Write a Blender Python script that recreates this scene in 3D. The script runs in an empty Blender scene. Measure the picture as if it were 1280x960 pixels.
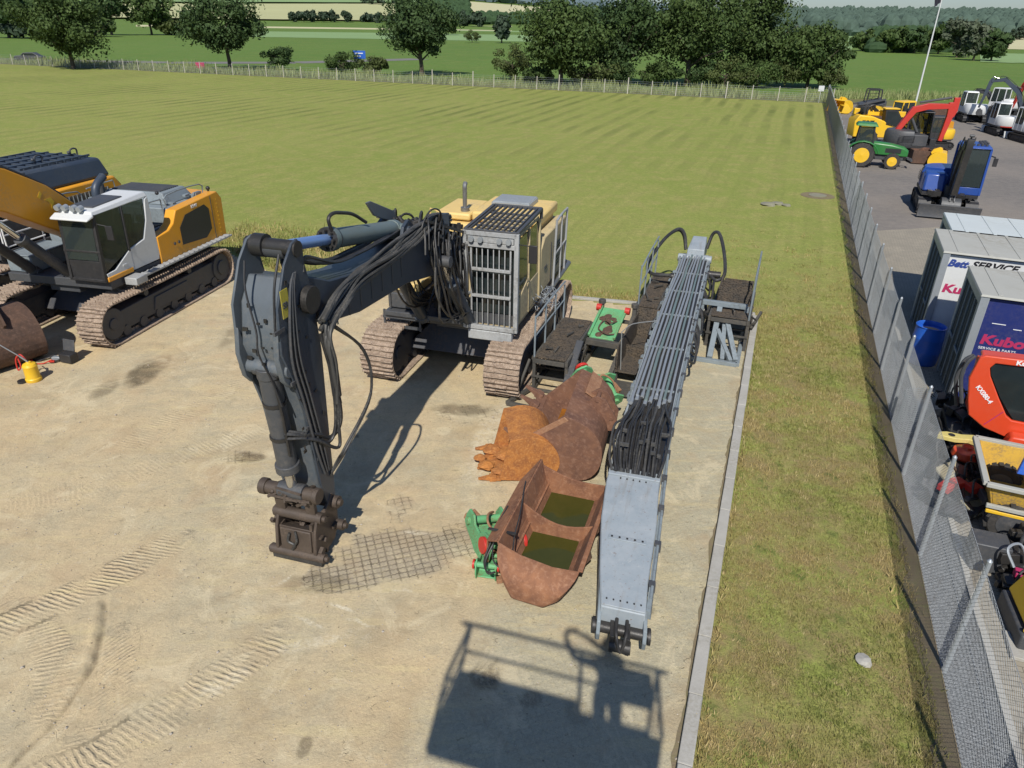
import bpy, math, random
from mathutils import Vector, Matrix, noise
random.seed(11)
scene = bpy.context.scene
COL = scene.collection
PI = math.pi
R = math.radians
V = Vector
def lerp(a, b, t): return a + (b - a) * t
def sstep(a, b, x):
    t = max(0.0, min(1.0, (x - a) / (b - a))); return t * t * (3 - 2 * t)

# ------------------------------------------------------------------ camera
HC, PITCH, ROLL, FPX = 7.5, R(27.1), R(1.0), 890.0
cf = V((0, math.cos(PITCH), -math.sin(PITCH)))
r0 = V((1, 0, 0)); u0 = V((0, math.sin(PITCH), math.cos(PITCH)))
cr = r0 * math.cos(ROLL) + u0 * math.sin(ROLL)
cu = u0 * math.cos(ROLL) - r0 * math.sin(ROLL)
cam_d = bpy.data.cameras.new('camera'); cam = bpy.data.objects.new('camera', cam_d); COL.objects.link(cam)
cam.matrix_world = Matrix(((cr.x, cu.x, -cf.x, 0), (cr.y, cu.y, -cf.y, 0), (cr.z, cu.z, -cf.z, HC), (0, 0, 0, 1)))
cam_d.sensor_width = 36; cam_d.lens = FPX / 1280 * 36; cam_d.clip_start = 0.02; cam_d.clip_end = 12000
scene.camera = cam
def terrain(x, y):
    if y < 60: return 0.0
    s = x / y
    rise = sstep(420, 1750, math.hypot(x, y))
    A = lerp(52, 25, sstep(-.25, .25, s))
    return rise * A + rise * 5 * noise.noise(V((x / 500, y / 500, 3)))
def gp(px, py, h=None):
    """point of the ground (or of height h) that the photograph shows at a pixel"""
    d = cf * FPX + cr * (px - 640) - cu * (py - 480)
    if h is not None or d.z < -60:
        t = ((h or 0) - HC) / d.z; return V((d.x * t, d.y * t, h or 0))
    d = d.normalized(); t = 60.0
    while t < 4200:
        p = V((0, 0, HC)) + d * t
        if p.z <= terrain(p.x, p.y): return V((p.x, p.y, terrain(p.x, p.y)))
        t += 2 + t * .004
    return V((p.x, p.y, terrain(p.x, p.y)))

# ------------------------------------------------------------------ mesh builder
class MB:
    def __init__(s, S=1.0): s.v = []; s.f = []; s.k = []; s.m = 0; s.S = S
    def add(s, vs, fs):
        o = len(s.v); s.v += [tuple(x * s.S for x in p) for p in vs]
        s.f += [tuple(i + o for i in f) for f in fs]; s.k += [s.m] * len(fs); return s
    def bx(s, x0, x1, y0, y1, z0, z1):
        return s.add([(x, y, z) for x in (x0, x1) for y in (y0, y1) for z in (z0, z1)],
                     [(0, 1, 3, 2), (4, 6, 7, 5), (0, 4, 5, 1), (2, 3, 7, 6), (0, 2, 6, 4), (1, 5, 7, 3)])
    def box(s, c, d, rot=None):
        o = len(s.v); x, y, z = d[0] / 2, d[1] / 2, d[2] / 2
        pts = [V((a, b, e)) for a in (-x, x) for b in (-y, y) for e in (-z, z)]
        if rot is not None:
            if not isinstance(rot, Matrix): rot = Matrix.Rotation(rot, 3, 'Z')
            pts = [rot @ p for p in pts]
        return s.add([tuple(p + V(c)) for p in pts], [(0, 1, 3, 2), (4, 6, 7, 5), (0, 4, 5, 1), (2, 3, 7, 6), (0, 2, 6, 4), (1, 5, 7, 3)])
    def hexa(s, b, t):      # bottom four and top four corners, both in order
        return s.add(list(b) + list(t), [(3, 2, 1, 0), (4, 5, 6, 7)] + [(i, (i + 1) % 4, 4 + (i + 1) % 4, 4 + i) for i in range(4)])
    def bar(s, p, q, w, h=None, up=(0, 0, 1)):
        h = w if h is None else h; p = V(p); q = V(q); d = (q - p).normalized(); up = V(up)
        if abs(d.dot(up)) > .98: up = V((0, 1, 0)) if abs(d.y) < .9 else V((1, 0, 0))
        a = d.cross(up).normalized() * w / 2; b = a.cross(d).normalized() * h / 2
        return s.hexa([p - a - b, p + a - b, p + a + b, p - a + b], [q - a - b, q + a - b, q + a + b, q - a + b])
    def cyl(s, p, q, r, n=14, r2=None, cap=True):
        r2 = r if r2 is None else r2; p = V(p); q = V(q); d = (q - p).normalized()
        a = d.orthogonal().normalized(); b = d.cross(a)
        vs = [tuple(p + (a * math.cos(2 * PI * i / n) + b * math.sin(2 * PI * i / n)) * r) for i in range(n)]
        vs += [tuple(q + (a * math.cos(2 * PI * i / n) + b * math.sin(2 * PI * i / n)) * r2) for i in range(n)]
        fs = [(i, (i + 1) % n, n + (i + 1) % n, n + i) for i in range(n)]
        if cap: fs += [tuple(range(n))[::-1], tuple(range(n, 2 * n))]
        return s.add(vs, fs)
    def tube(s, pts, r, n=7, cap=True):
        pts = [V(p) for p in pts]; m = len(pts); vs = []; fs = []
        d = (pts[1] - pts[0]).normalized(); a = d.orthogonal().normalized()
        for i, p in enumerate(pts):
            d = (pts[min(i + 1, m - 1)] - pts[max(i - 1, 0)]).normalized()
            a = (a - d * a.dot(d)).normalized(); b = d.cross(a)
            rr = r[i] if isinstance(r, (list, tuple)) else r
            vs += [tuple(p + (a * math.cos(2 * PI * k / n) + b * math.sin(2 * PI * k / n)) * rr) for k in range(n)]
        for i in range(m - 1):
            fs += [(i * n + k, i * n + (k + 1) % n, (i + 1) * n + (k + 1) % n, (i + 1) * n + k) for k in range(n)]
        if cap: fs += [tuple(range(n))[::-1], tuple(range((m - 1) * n, m * n))]
        return s.add(vs, fs)
    def hose(s, pts, r, n=7, sub=5): return s.tube(catmull(pts, sub), r, n)
    def prism(s, poly, y0, y1, ax='y'):   # poly in xz (ax y), xy (ax z) or yz (ax x)
        def P(a, b, t): return (a, t, b) if ax == 'y' else ((a, b, t) if ax == 'z' else (t, a, b))
        n = len(poly)
        return s.add([P(a, b, y0) for a, b in poly] + [P(a, b, y1) for a, b in poly],
                     [tuple(range(n))[::-1], tuple(range(n, 2 * n))] + [(i, (i + 1) % n, n + (i + 1) % n, n + i) for i in range(n)])
    def loft(s, rings, cap=True, close=True):
        n = len(rings[0]); vs = [p for r_ in rings for p in r_]; fs = []
        for i in range(len(rings) - 1):
            for k in range(n if close else n - 1):
                fs.append((i * n + k, i * n + (k + 1) % n, (i + 1) * n + (k + 1) % n, (i + 1) * n + k))
        if cap: fs += [tuple(range(n))[::-1], tuple(range((len(rings) - 1) * n, len(rings) * n))]
        return s.add(vs, fs)
    def lathe(s, prof, c=(0, 0, 0), n=20, ax='z'):
        rings = []
        for r_, z in prof:
            ring = []
            for i in range(n):
                a = 2 * PI * i / n; x, y = r_ * math.cos(a), r_ * math.sin(a)
                ring.append((c[0] + x, c[1] + y, c[2] + z) if ax == 'z' else ((c[0] + x, c[1] + z, c[2] + y) if ax == 'y' else (c[0] + z, c[1] + x, c[2] + y)))
            rings.append(ring)
        return s.loft(rings)
    def sph(s, c, r, n=10, sx=1, sy=1, sz=1):
        prof = [(max(.001, math.sin(PI * i / n)) * r, -math.cos(PI * i / n) * r) for i in range(n + 1)]
        o = len(s.v); s.lathe(prof, (0, 0, 0), n * 2)
        for i in range(o, len(s.v)):
            x, y, z = [q / s.S for q in s.v[i]]; s.v[i] = tuple(q * s.S for q in (x * sx + c[0], y * sy + c[1], z * sz + c[2]))
        return s
    def quad(s, a, b, c, d): return s.add([a, b, c, d], [(0, 1, 2, 3)])
    def build(s, name, mats, parent=None, smooth=35, bev=0, loc=None, rot=None):
        me = bpy.data.meshes.new(name); me.from_pydata(s.v, [], s.f)
        for m in (mats if isinstance(mats, (list, tuple)) else [mats]): me.materials.append(m)
        if s.m or any(s.k): me.polygons.foreach_set('material_index', s.k)
        me.update()
        if smooth:
            me.polygons.foreach_set('use_smooth', [True] * len(me.polygons)); me.set_sharp_from_angle(angle=R(smooth))
        o = bpy.data.objects.new(name, me); COL.objects.link(o)
        if parent: o.parent = parent
        if loc: o.location = loc
        if rot: o.rotation_euler = rot
        if bev:
            b = o.modifiers.new('b', 'BEVEL'); b.width = bev; b.segments = 2; b.limit_method = 'ANGLE'; b.angle_limit = R(40)
        return o
def catmull(pts, sub=5):
    P = [V(p) for p in pts]; P = [P[0] * 2 - P[1]] + P + [P[-1] * 2 - P[-2]]; out = []
    for i in range(1, len(P) - 2):
        for k in range(sub):
            t = k / sub; a, b, c, d = P[i - 1:i + 3]
            out.append(.5 * ((2 * b) + (c - a) * t + (2 * a - 5 * b + 4 * c - d) * t * t + (3 * b - a - 3 * c + d) * t ** 3))
    return out + [P[-2]]
def thing(name, label, cat, loc=(0, 0, 0), rz=0, group=None):
    o = bpy.data.objects.new(name, None); COL.objects.link(o); o.location = loc; o.rotation_euler = (0, 0, rz)
    o.empty_display_size = .3; o['label'] = label; o['category'] = cat
    if group: o['group'] = group
    return o
def tag(o, label, cat, group=None, kind=None):
    o['label'] = label; o['category'] = cat
    if group: o['group'] = group
    if kind: o['kind'] = kind
    return o
def struct(o): o['kind'] = 'structure'; return o
def dup(root, label, loc, rz, group=None):
    def cp(o, par):
        c = o.copy(); COL.objects.link(c)
        if par: c.parent = par
        for ch in o.children: cp(ch, c)
        return c
    r = cp(root, None); r.location = loc; r.rotation_euler = (0, 0, rz); r['label'] = label
    if group: r['group'] = group
    return r
def text(body, size, mat, parent, M, name='lettering', shear=0, bold=0, ext=.004, sx=1):
    c = bpy.data.curves.new(name, 'FONT'); c.body = body; c.size = size; c.shear = shear; c.offset = bold; c.extrude = ext; c.resolution_u = 3
    o = bpy.data.objects.new(name, c); COL.objects.link(o); bpy.context.view_layer.update()
    me = bpy.data.meshes.new_from_object(o.evaluated_get(bpy.context.evaluated_depsgraph_get()))
    bpy.data.objects.remove(o); me.materials.clear(); me.materials.append(mat)
    t = bpy.data.objects.new(name, me); COL.objects.link(t); t.parent = parent
    t.matrix_local = M @ Matrix.Diagonal((sx, 1, 1, 1)); return t
def frame(o, x, y):          # matrix with text baseline along x and letters upright along y
    x = V(x).normalized(); y = V(y).normalized(); z = x.cross(y)
    return Matrix(((x.x, y.x, z.x, o[0]), (x.y, y.y, z.y, o[1]), (x.z, y.z, z.z, o[2]), (0, 0, 0, 1)))

# ------------------------------------------------------------------ materials
class NT:
    def __init__(s, name):
        s.m = bpy.data.materials.new(name); s.m.use_nodes = True; s.t = s.m.node_tree; s.n = s.t.nodes
        s.b = s.n['Principled BSDF']; s.tc = s.n.new('ShaderNodeTexCoord')
    def link(s, a, b): s.t.links.new(a, b)
    def val(s, sock, v):
        if hasattr(v, 'is_linked') or hasattr(v, 'links'): s.link(v, sock)
        else: sock.default_value = v
    def noise(s, scale, detail=4, rough=.6, vec=None, dist=0):
        n = s.n.new('ShaderNodeTexNoise'); n.inputs['Scale'].default_value = scale; n.inputs['Detail'].default_value = detail
        n.inputs['Roughness'].default_value = rough; n.inputs['Distortion'].default_value = dist
        s.link(vec if vec is not None else s.tc.outputs['Object'], n.inputs['Vector']); return n.outputs['Fac']
    def ramp(s, f, a, b, c0=0.0, c1=1.0):
        n = s.n.new('ShaderNodeMapRange'); s.val(n.inputs[0], f); n.inputs[1].default_value = a; n.inputs[2].default_value = b
        n.inputs[3].default_value = c0; n.inputs[4].default_value = c1; return n.outputs[0]
    def math(s, op, a, b=0.0, c=None):
        n = s.n.new('ShaderNodeMath'); n.operation = op; s.val(n.inputs[0], a); s.val(n.inputs[1], b)
        if c is not None: s.val(n.inputs[2], c)
        return n.outputs[0]
    def mix(s, f, a, b, mode='MIX'):
        n = s.n.new('ShaderNodeMix'); n.data_type = 'RGBA'; n.blend_type = mode; s.val(n.inputs[0], f)
        for i, v in ((6, a), (7, b)):
            s.val(n.inputs[i], (*v, 1) if isinstance(v, tuple) and len(v) == 3 else v)
        return n.outputs[2]
    def attr(s, name):
        n = s.n.new('ShaderNodeAttribute'); n.attribute_name = name; return n.outputs['Fac']
    def sep(s):
        n = s.n.new('ShaderNodeSeparateXYZ'); s.link(s.tc.outputs['Object'], n.inputs[0]); return n.outputs
    def mapping(s, loc=(0, 0, 0), rz=0, sc=(1, 1, 1)):
        n = s.n.new('ShaderNodeMapping'); s.link(s.tc.outputs['Object'], n.inputs[0]); n.inputs[1].default_value = loc
        n.inputs[2].default_value = (0, 0, rz); n.inputs[3].default_value = sc; return n.outputs[0]
    def color(s, c): s.val(s.b.inputs['Base Color'], (*c, 1) if isinstance(c, tuple) and len(c) == 3 else c)
    def bump(s, h, dist=.02, strength=1.0):
        n = s.n.new('ShaderNodeBump'); n.inputs['Distance'].default_value = dist; n.inputs['Strength'].default_value = strength
        s.link(h, n.inputs['Height']); s.link(n.outputs[0], s.b.inputs['Normal'])
    def set(s, **k):
        for a, v in k.items(): s.val(s.b.inputs[a.replace('_', ' ')], v)
        return s.m
MATS = {}
def mat(name, col, rough=.5, metal=0, var=.18, scale=2.5, dirt=(.30, .24, .17), amt=.25, bump=.15, spec=.5, coat=0):
    if name in MATS: return MATS[name]
    t = NT(name); n1 = t.noise(scale, 5, .65); n2 = t.noise(scale * 6, 4, .7)
    c = t.mix(n1, tuple(x * (1 - var) for x in col), tuple(min(1, x * (1 + var)) for x in col))
    if amt:
        m = t.math('MULTIPLY', t.ramp(n2, .42, .72), t.ramp(t.noise(scale * .6, 3, .5), .38, .62))
        m = t.math('ADD', t.math('MULTIPLY', m, min(1, amt * 1.6)), amt * .25)
        c = t.mix(m, c, dirt)
        t.val(t.b.inputs['Roughness'], t.ramp(m, 0, .8, rough, min(1, rough + .4)))
    else: t.val(t.b.inputs['Roughness'], t.ramp(n2, .3, .7, max(0, rough - .08), min(1, rough + .08)))
    t.color(c)
    if bump: t.bump(t.noise(scale * 14, 3, .6), .01, bump)
    t.set(Metallic=metal, Specular_IOR_Level=spec)
    if coat: t.set(Coat_Weight=coat, Coat_Roughness=.15)
    MATS[name] = t.m; return t.m
def rustmat(name, c1, c2, c3, scale=3, rough=.85, bump=.5):
    t = NT(name); n = t.noise(scale, 6, .7, dist=.6); n2 = t.noise(scale * 5, 5, .7)
    c = t.mix(t.ramp(n, .35, .65), c1, c2); c = t.mix(t.math('MULTIPLY', t.ramp(n2, .5, .72), .7), c, c3)
    t.color(c); t.val(t.b.inputs['Roughness'], rough); t.bump(t.noise(scale * 12, 5, .7), .015, bump); MATS[name] = t.m; return t.m
M_orange = mat('orange paint', (.74, .32, .012), .36, var=.1, amt=.22, bump=.04)
M_yellow = mat('faded yellow paint', (.74, .52, .17), .5, var=.15, amt=.5, dirt=(.42, .34, .22), bump=.06)
M_cream = mat('dirty cream paint', (.52, .42, .22), .6, var=.35, amt=.8, dirt=(.28, .22, .15), bump=.1)
M_white = mat('white paint', (.62, .63, .62), .4, var=.06, amt=.15, dirt=(.4, .38, .33), bump=.04)
M_navy = mat('dark blue grey paint', (.035, .05, .075), .42, var=.25, amt=.22, dirt=(.12, .12, .11), bump=.06)
M_char = mat('charcoal paint', (.05, .055, .062), .45, var=.3, amt=.3, dirt=(.15, .13, .11), bump=.08)
M_grey = mat('blue grey paint', (.27, .31, .335), .5, var=.16, amt=.42, dirt=(.30, .28, .25), bump=.06)
M_greyw = mat('worn grey paint', (.22, .26, .28), .5, var=.25, amt=.4, dirt=(.09, .09, .085), bump=.1)
M_galv = mat('galvanised steel', (.38, .41, .43), .5, .5, var=.15, amt=.2, dirt=(.2, .2, .19), bump=.05)
M_cage = mat('dusty grey steel bars', (.40, .41, .41), .55, .15, var=.25, amt=.4, dirt=(.14, .13, .11), bump=.1)
M_black = mat('black plastic', (.018, .018, .02), .5, var=.2, amt=.18, dirt=(.1, .09, .08), bump=.05)
M_blackp = mat('oily black steel', (.028, .027, .026), .38, .2, var=.4, amt=.4, dirt=(.07, .06, .05), bump=.25)
M_rubber = mat('black rubber hose', (.016, .016, .018), .42, var=.3, amt=.4, dirt=(.12, .115, .10), bump=.1, scale=5)
M_hosegrey = mat('dusty rubber hose', (.042, .042, .041), .5, var=.3, amt=.4, dirt=(.18, .165, .14), bump=.1, scale=5)
M_tyre = mat('tyre rubber', (.022, .022, .022), .8, var=.2, amt=.4, dirt=(.13, .11, .09), bump=.2)
M_steel = mat('bare steel', (.32, .32, .31), .4, .8, var=.2, amt=.3, dirt=(.14, .11, .08), bump=.1)
M_chrome = mat('blue wrapped rod', (.20, .33, .60), .3, .35, var=.1, amt=.05, bump=.02)
M_rod = mat('chromed rod', (.6, .6, .6), .15, .95, var=.05, amt=.05, bump=0)
M_track = rustmat('worn track steel', (.40, .30, .215), (.17, .115, .08), (.68, .60, .50), 11, .75, .7)
M_trackd = mat('track frame paint', (.035, .042, .055), .5, var=.3, amt=.35, dirt=(.14, .11, .08))
M_rust = rustmat('brown rust', (.21, .10, .055), (.12, .058, .038), (.30, .17, .11), 2.6)
M_rustw = rustmat('orange brown rust', (.30, .135, .065), (.17, .075, .042), (.40, .22, .13), 2.4)
M_rustd = rustmat('dark rust', (.11, .06, .038), (.06, .036, .026), (.17, .10, .07), 3)
M_rusto = rustmat('orange rust', (.46, .18, .04), (.26, .095, .03), (.60, .30, .10), 5)
M_rustl = rustmat('pale clay on rust', (.33, .17, .09), (.24, .115, .06), (.42, .27, .16), 6)
M_green = mat('bright green paint', (.10, .42, .19), .5, var=.4, amt=.8, dirt=(.17, .15, .05), scale=6)
M_red = mat('red paint', (.50, .03, .02), .4, var=.12, amt=.12, dirt=(.25, .12, .08))
M_redor = mat('orange red paint', (.62, .06, .018), .32, var=.08, amt=.06, bump=.03, coat=.3)
M_blue = mat('blue paint', (.008, .055, .27), .35, var=.1, amt=.08, bump=.03, coat=.2)
M_navyc = mat('deep blue container paint', (.010, .022, .135), .45, var=.1, amt=.08, bump=.03)
M_brlblue = mat('blue plastic', (.01, .10, .48), .35, var=.08, amt=.1, bump=.02)
M_tgreen = mat('tractor green paint', (.015, .16, .03), .35, var=.1, amt=.12, bump=.03)
M_tyellow = mat('machine yellow paint', (.78, .47, .015), .38, var=.08, amt=.15, bump=.03)
M_roofgrey = mat('container roof sheet', (.40, .40, .36), .7, var=.12, amt=.5, dirt=(.26, .24, .19), bump=.1, scale=1)
M_roofpale = mat('pale roof sheet', (.52, .56, .55), .6, var=.1, amt=.3, dirt=(.4, .42, .38), bump=.1, scale=1)
M_contdark = mat('dark container end', (.07, .085, .085), .6, var=.25, amt=.35, dirt=(.12, .12, .1), scale=2)
M_pink = mat('magenta lettering', (.42, .02, .10), .5, var=.1, amt=.1, bump=0)
M_letter = mat('black lettering', (.015, .015, .018), .5, var=.05, amt=0, bump=0)
M_letterw = mat('white lettering', (.75, .75, .75), .5, var=.05, amt=0, bump=0)
M_conc = mat('pale concrete', (.40, .385, .345), .85, var=.22, scale=3, amt=.5, dirt=(.26, .24, .19), bump=.4)
M_bark = mat('tree bark', (.07, .055, .04), .9, var=.3, amt=.2, bump=.6)
M_flag = mat('dark flag cloth', (.03, .03, .045), .9, var=.3, amt=0)
M_wood = mat('weathered wood', (.30, .24, .17), .8, var=.2, amt=.3, bump=.3)
M_decal = mat('yellow decal', (.45, .38, .03), .5, var=.15, amt=.3, bump=0)
t = NT('tinted glass'); t.color((.02, .03, .03)); t.set(Roughness=.05, Transmission_Weight=.75, IOR=1.45); t.b.inputs['Base Color'].default_value = (.10, .13, .13, 1); M_glass = t.m
t = NT('dark glass'); t.color(t.mix(t.noise(2, 3), (.008, .012, .014), (.03, .04, .04))); t.set(Roughness=.12, Specular_IOR_Level=.6); M_dglass = t.m
t = NT('murky green water'); t.color(t.mix(t.noise(3, 4), (.035, .04, .006), (.055, .055, .010))); t.set(Roughness=.06); t.bump(t.noise(9, 2), .004, .15); M_water = t.m
t = NT('oily floor water'); t.color(t.mix(t.ramp(t.noise(4, 4), .4, .6), (.30, .11, .012), (.20, .08, .015))); t.set(Roughness=.25); M_muck = t.m

t = NT('weathered grey plate'); st_ = t.noise(1.0, 6, .7, vec=t.mapping(sc=(7, .7, 3))); n1 = t.noise(3, 5, .7)
c = t.mix(t.ramp(n1, .3, .7), (.25, .29, .315), (.33, .36, .375)); c = t.mix(t.ramp(st_, .55, .72, 0, .45), c, (.20, .17, .13)); c = t.mix(t.ramp(t.noise(22, 3, .7), .62, .72, 0, .8), c, (.17, .10, .06)); c = t.mix(t.ramp(t.noise(9, 5, .8), .6, .72, 0, .5), c, (.46, .46, .44))
t.color(c); t.set(Roughness=.5); t.bump(t.noise(30, 3), .004, .3); M_plate = t.m

M_coup = mat('greasy brown coupler steel', (.062, .047, .037), .5, .2, var=.5, amt=.5, dirt=(.15, .11, .08), bump=.35, scale=6)

t = NT('rusty checker mesh'); vo = t.n.new('ShaderNodeTexVoronoi'); vo.inputs['Scale'].default_value = 22; t.link(t.tc.outputs['Object'], vo.inputs['Vector']); n1 = t.noise(3, 5, .7)
c = t.mix(t.ramp(n1, .35, .65), (.10, .075, .05), (.055, .048, .04)); c = t.mix(t.ramp(vo.outputs['Distance'], .25, .45, .75, 0), c, (.015, .014, .012)); c = t.mix(t.ramp(t.noise(7, 5, .8), .55, .7, 0, .6), c, (.19, .14, .09)); t.color(c); t.set(Roughness=.85); t.bump(vo.outputs['Distance'], .02, .7); M_mesh2 = t.m
# ------------------------------------------------------------------ light
w = bpy.data.worlds.new('World'); scene.world = w; w.use_nodes = True
sky = w.node_tree.nodes.new('ShaderNodeTexSky'); sky.sky_type = 'NISHITA'; sky.sun_disc = False
SUNV = V((-.119, -.965, 1.0)).normalized()
sky.sun_elevation = math.asin(SUNV.z); sky.sun_rotation = math.atan2(SUNV.x, SUNV.y); sky.air_density = 1.1; sky.dust_density = .6; sky.ozone_density = 2.5
wm = w.node_tree.nodes.new('ShaderNodeMix'); wm.data_type = 'RGBA'; wm.blend_type = 'MULTIPLY'; wm.inputs[0].default_value = 1; wm.inputs[7].default_value = (.80, .94, 1.18, 1); w.node_tree.links.new(sky.outputs[0], wm.inputs[6]); w.node_tree.links.new(wm.outputs[2], w.node_tree.nodes['Background'].inputs[0]); w.node_tree.nodes['Background'].inputs[1].default_value = .078
sd = bpy.data.lights.new('sun', 'SUN'); sd.energy = 4.9; sd.angle = R(.53); sd.color = (1, .955, .88)
so = bpy.data.objects.new('sun', sd); COL.objects.link(so); so.rotation_euler = SUNV.to_track_quat('Z', 'Y').to_euler(); so.location = (0, -20, 40)
scene.view_settings.view_transform = 'Standard'; scene.view_settings.look = 'None'; scene.view_settings.exposure = 0

# ------------------------------------------------------------------ ground, far fields, hills
FD = V((.365, 1.0, 0)).normalized()       # direction of the chain link fence, kerb and mowing stripes
FN = V((FD.y, -FD.x, 0))                   # to its right
FA = V((5.71, 6.61, 0))                    # a fence post
def fence_pt(d, off=0, z=0): p = FA + FD * d + FN * off; return V((p.x, p.y, z))
def grassmat(name, c1, c2, c3, stripes=0, scale=1.0, bump=.4):
    t = NT(name); big = t.noise(.05 * scale, 5, .6); mid = t.noise(.8 * scale, 5, .7); fine = t.noise(14 * scale, 4, .75); f2 = t.noise(55 * scale, 2, .7)
    c = t.mix(t.ramp(big, .35, .65), c1, c2)
    c = t.mix(t.math('MULTIPLY', t.ramp(mid, .45, .68), .75), c, c3)
    if stripes:
        v = t.mapping(rz=-math.atan2(FD.x, FD.y) * -1)     # x now runs across the stripes
        s = t.n.new('ShaderNodeSeparateXYZ'); t.link(v, s.inputs[0])
        wob = t.math('ADD', t.math('MULTIPLY', t.noise(.05, 1), 1.2), t.math('MULTIPLY', t.noise(1.5, 2), .16))
        u = t.math('ADD', s.outputs[0], wob)
        tri = t.math('SINE', t.math('MULTIPLY', u, 2 * PI / 1.75)); tr2 = t.math('SINE', t.math('MULTIPLY', u, 2 * PI / .58))
        fy = t.ramp(t.sep()[1], 38, 70); k = t.math('MULTIPLY', t.math('MULTIPLY', t.ramp(tri, -.1, .9), t.math('ADD', t.math('MULTIPLY', fy, .85), .15)), t.ramp(t.noise(.10, 4, .65), .42, .6))
        c = t.mix(t.math('MULTIPLY', k, .85), c, (.15, .19, .045))
        k2 = t.math('MULTIPLY', t.ramp(tr2, .2, 1), t.ramp(t.noise(.2, 3), .4, .6))
        c = t.mix(t.math('MULTIPLY', k2, .16), c, (.12, .15, .035))
    c = t.mix(t.ramp(t.noise(5 * scale, 5, .8), .42, .62, .45, 0), c, tuple(x * .6 for x in c1)); c = t.mix(t.ramp(t.noise(2.2 * scale, 5, .8), .55, .7, 0, .4), c, tuple(x * 1.35 for x in c2))
    if stripes:
        sy = t.sep(); nb = t.math('MULTIPLY', t.ramp(sy[1], 15, 26, 1, 0), t.ramp(t.noise(1.1, 6, .75), .42, .58, .05, .95)); c = t.mix(nb, c, (.35, .26, .125))
        c = t.mix(t.math('MULTIPLY', t.ramp(sy[1], 15, 26, 1, 0), t.ramp(t.noise(2.3, 4, .7), .56, .68, 0, .8)), c, (.09, .15, .03))
    c = t.mix(t.ramp(fine, .3, .7, 0, .55), c, t.mix(fine, (.03, .045, .008), (.22, .2, .08)))
    c = t.mix(t.ramp(f2, .35, .65, .35, 0), c, (.025, .03, .008))
    t.color(c); t.set(Roughness=.95, Specular_IOR_Level=.15); t.bump(t.math('ADD', fine, f2), .04, bump); return t.m
M_lawn = grassmat('mown lawn', (.335, .405, .085), (.46, .475, .13), (.57, .48, .185), 1)
M_crop = grassmat('green crop', (.13, .26, .045), (.165, .30, .055), (.23, .30, .075), 0, .25, .3)
M_hillgreen = mat('pale green field', (.22, .32, .14), .95, var=.1, scale=.02, amt=0, bump=0, spec=.1)
M_stubble = mat('pale stubble field', (.50, .47, .28), .95, var=.08, scale=.02, amt=0, bump=0, spec=.1)
M_stubble2 = mat('olive stubble field', (.42, .42, .22), .95, var=.1, scale=.02, amt=0, bump=0, spec=.1)
M_dirtbank = mat('rough verge', (.17, .16, .07), .95, var=.4, scale=.6, amt=.4, dirt=(.10, .11, .035), bump=.6, spec=.1)
mb = MB(); rr = [0, 10, 25, 50, 80, 120, 170, 240, 330, 420, 520, 640, 780, 940, 1100, 1300, 1500, 1700, 1950, 2300, 2800, 3500, 5000]; NA = 240
for r_ in rr:
    for k in range(NA):
        a = 2 * PI * k / NA; x, y = r_ * math.cos(a), r_ * math.sin(a); mb.v.append((x, y, terrain(x, y) if r_ > 0 else 0))
for i in range(len(rr) - 1):
    for k in range(NA): mb.f.append((i * NA + k, i * NA + (k + 1) % NA, (i + 1) * NA + (k + 1) % NA, (i + 1) * NA + k)); mb.k.append(0)
struct(mb.build('ground', M_crop))
def field(name, tl, tr, br, bl, m, lift=.4, nx=24, ny=6):
    b = MB()
    for j in range(ny + 1):
        for i in range(nx + 1):
            u, v = i / nx, j / ny
            P = gp(lerp(lerp(tl[0], tr[0], u), lerp(bl[0], br[0], u), v), lerp(lerp(tl[1], tr[1], u), lerp(bl[1], br[1], u), v))
            b.v.append((P.x, P.y, P.z + lift))
    for j in range(ny):
        for i in range(nx): q = j * (nx + 1) + i; b.f.append((q + nx + 1, q + nx + 2, q + 1, q)); b.k.append(0)
    return struct(b.build(name, m))
field('pale_green_field', (300, 34), (760, 40), (760, 54), (300, 46), M_hillgreen, .05)
field('stubble_field', (170, 28), (640, 33), (640, 39), (170, 34), M_stubble, .10)
field('stubble_field', (120, 6), (520, 6), (520, 28), (120, 24), M_stubble2, 1.2)
field('hill_field', (100, -14), (720, -12), (520, 5), (100, 4), M_hillgreen, 1.6)
field('stubble_field', (575, 2), (700, 12), (690, 22), (600, 22), M_stubble, 1.2)
field('pale_green_field', (1030, 44), (1075, 44), (1062, 66), (1030, 60), M_hillgreen, .1)
field('stubble_field', (1225, 44), (1420, 52), (1420, 66), (1225, 61), M_stubble, .1)
field('green_field', (1225, 66), (1420, 72), (1420, 84), (1225, 78), M_hillgreen, .1)

WL, WR = V((-81.75, 122.5, 0)), V((33.9, 82.3, 0))       # far wire fence
WDIR = (WR - WL).normalized(); WN = V((-WDIR.y, WDIR.x, 0))  # away from camera
# lawn
b = MB(); A0 = WL - WDIR * 150; b.quad((-260, -60, .004), tuple(fence_pt(-80, 0, .004)), (WR.x, WR.y, .004), (A0.x, A0.y, .004))
struct(b.build('lawn', M_lawn))
b = MB(); q = [A0, WR + WDIR * 60, WR + WDIR * 60 + WN * 7, A0 + WN * 9]; b.quad(*[(p.x, p.y, .010) for p in q]); struct(b.build('rough_verge', M_dirtbank))
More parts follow.
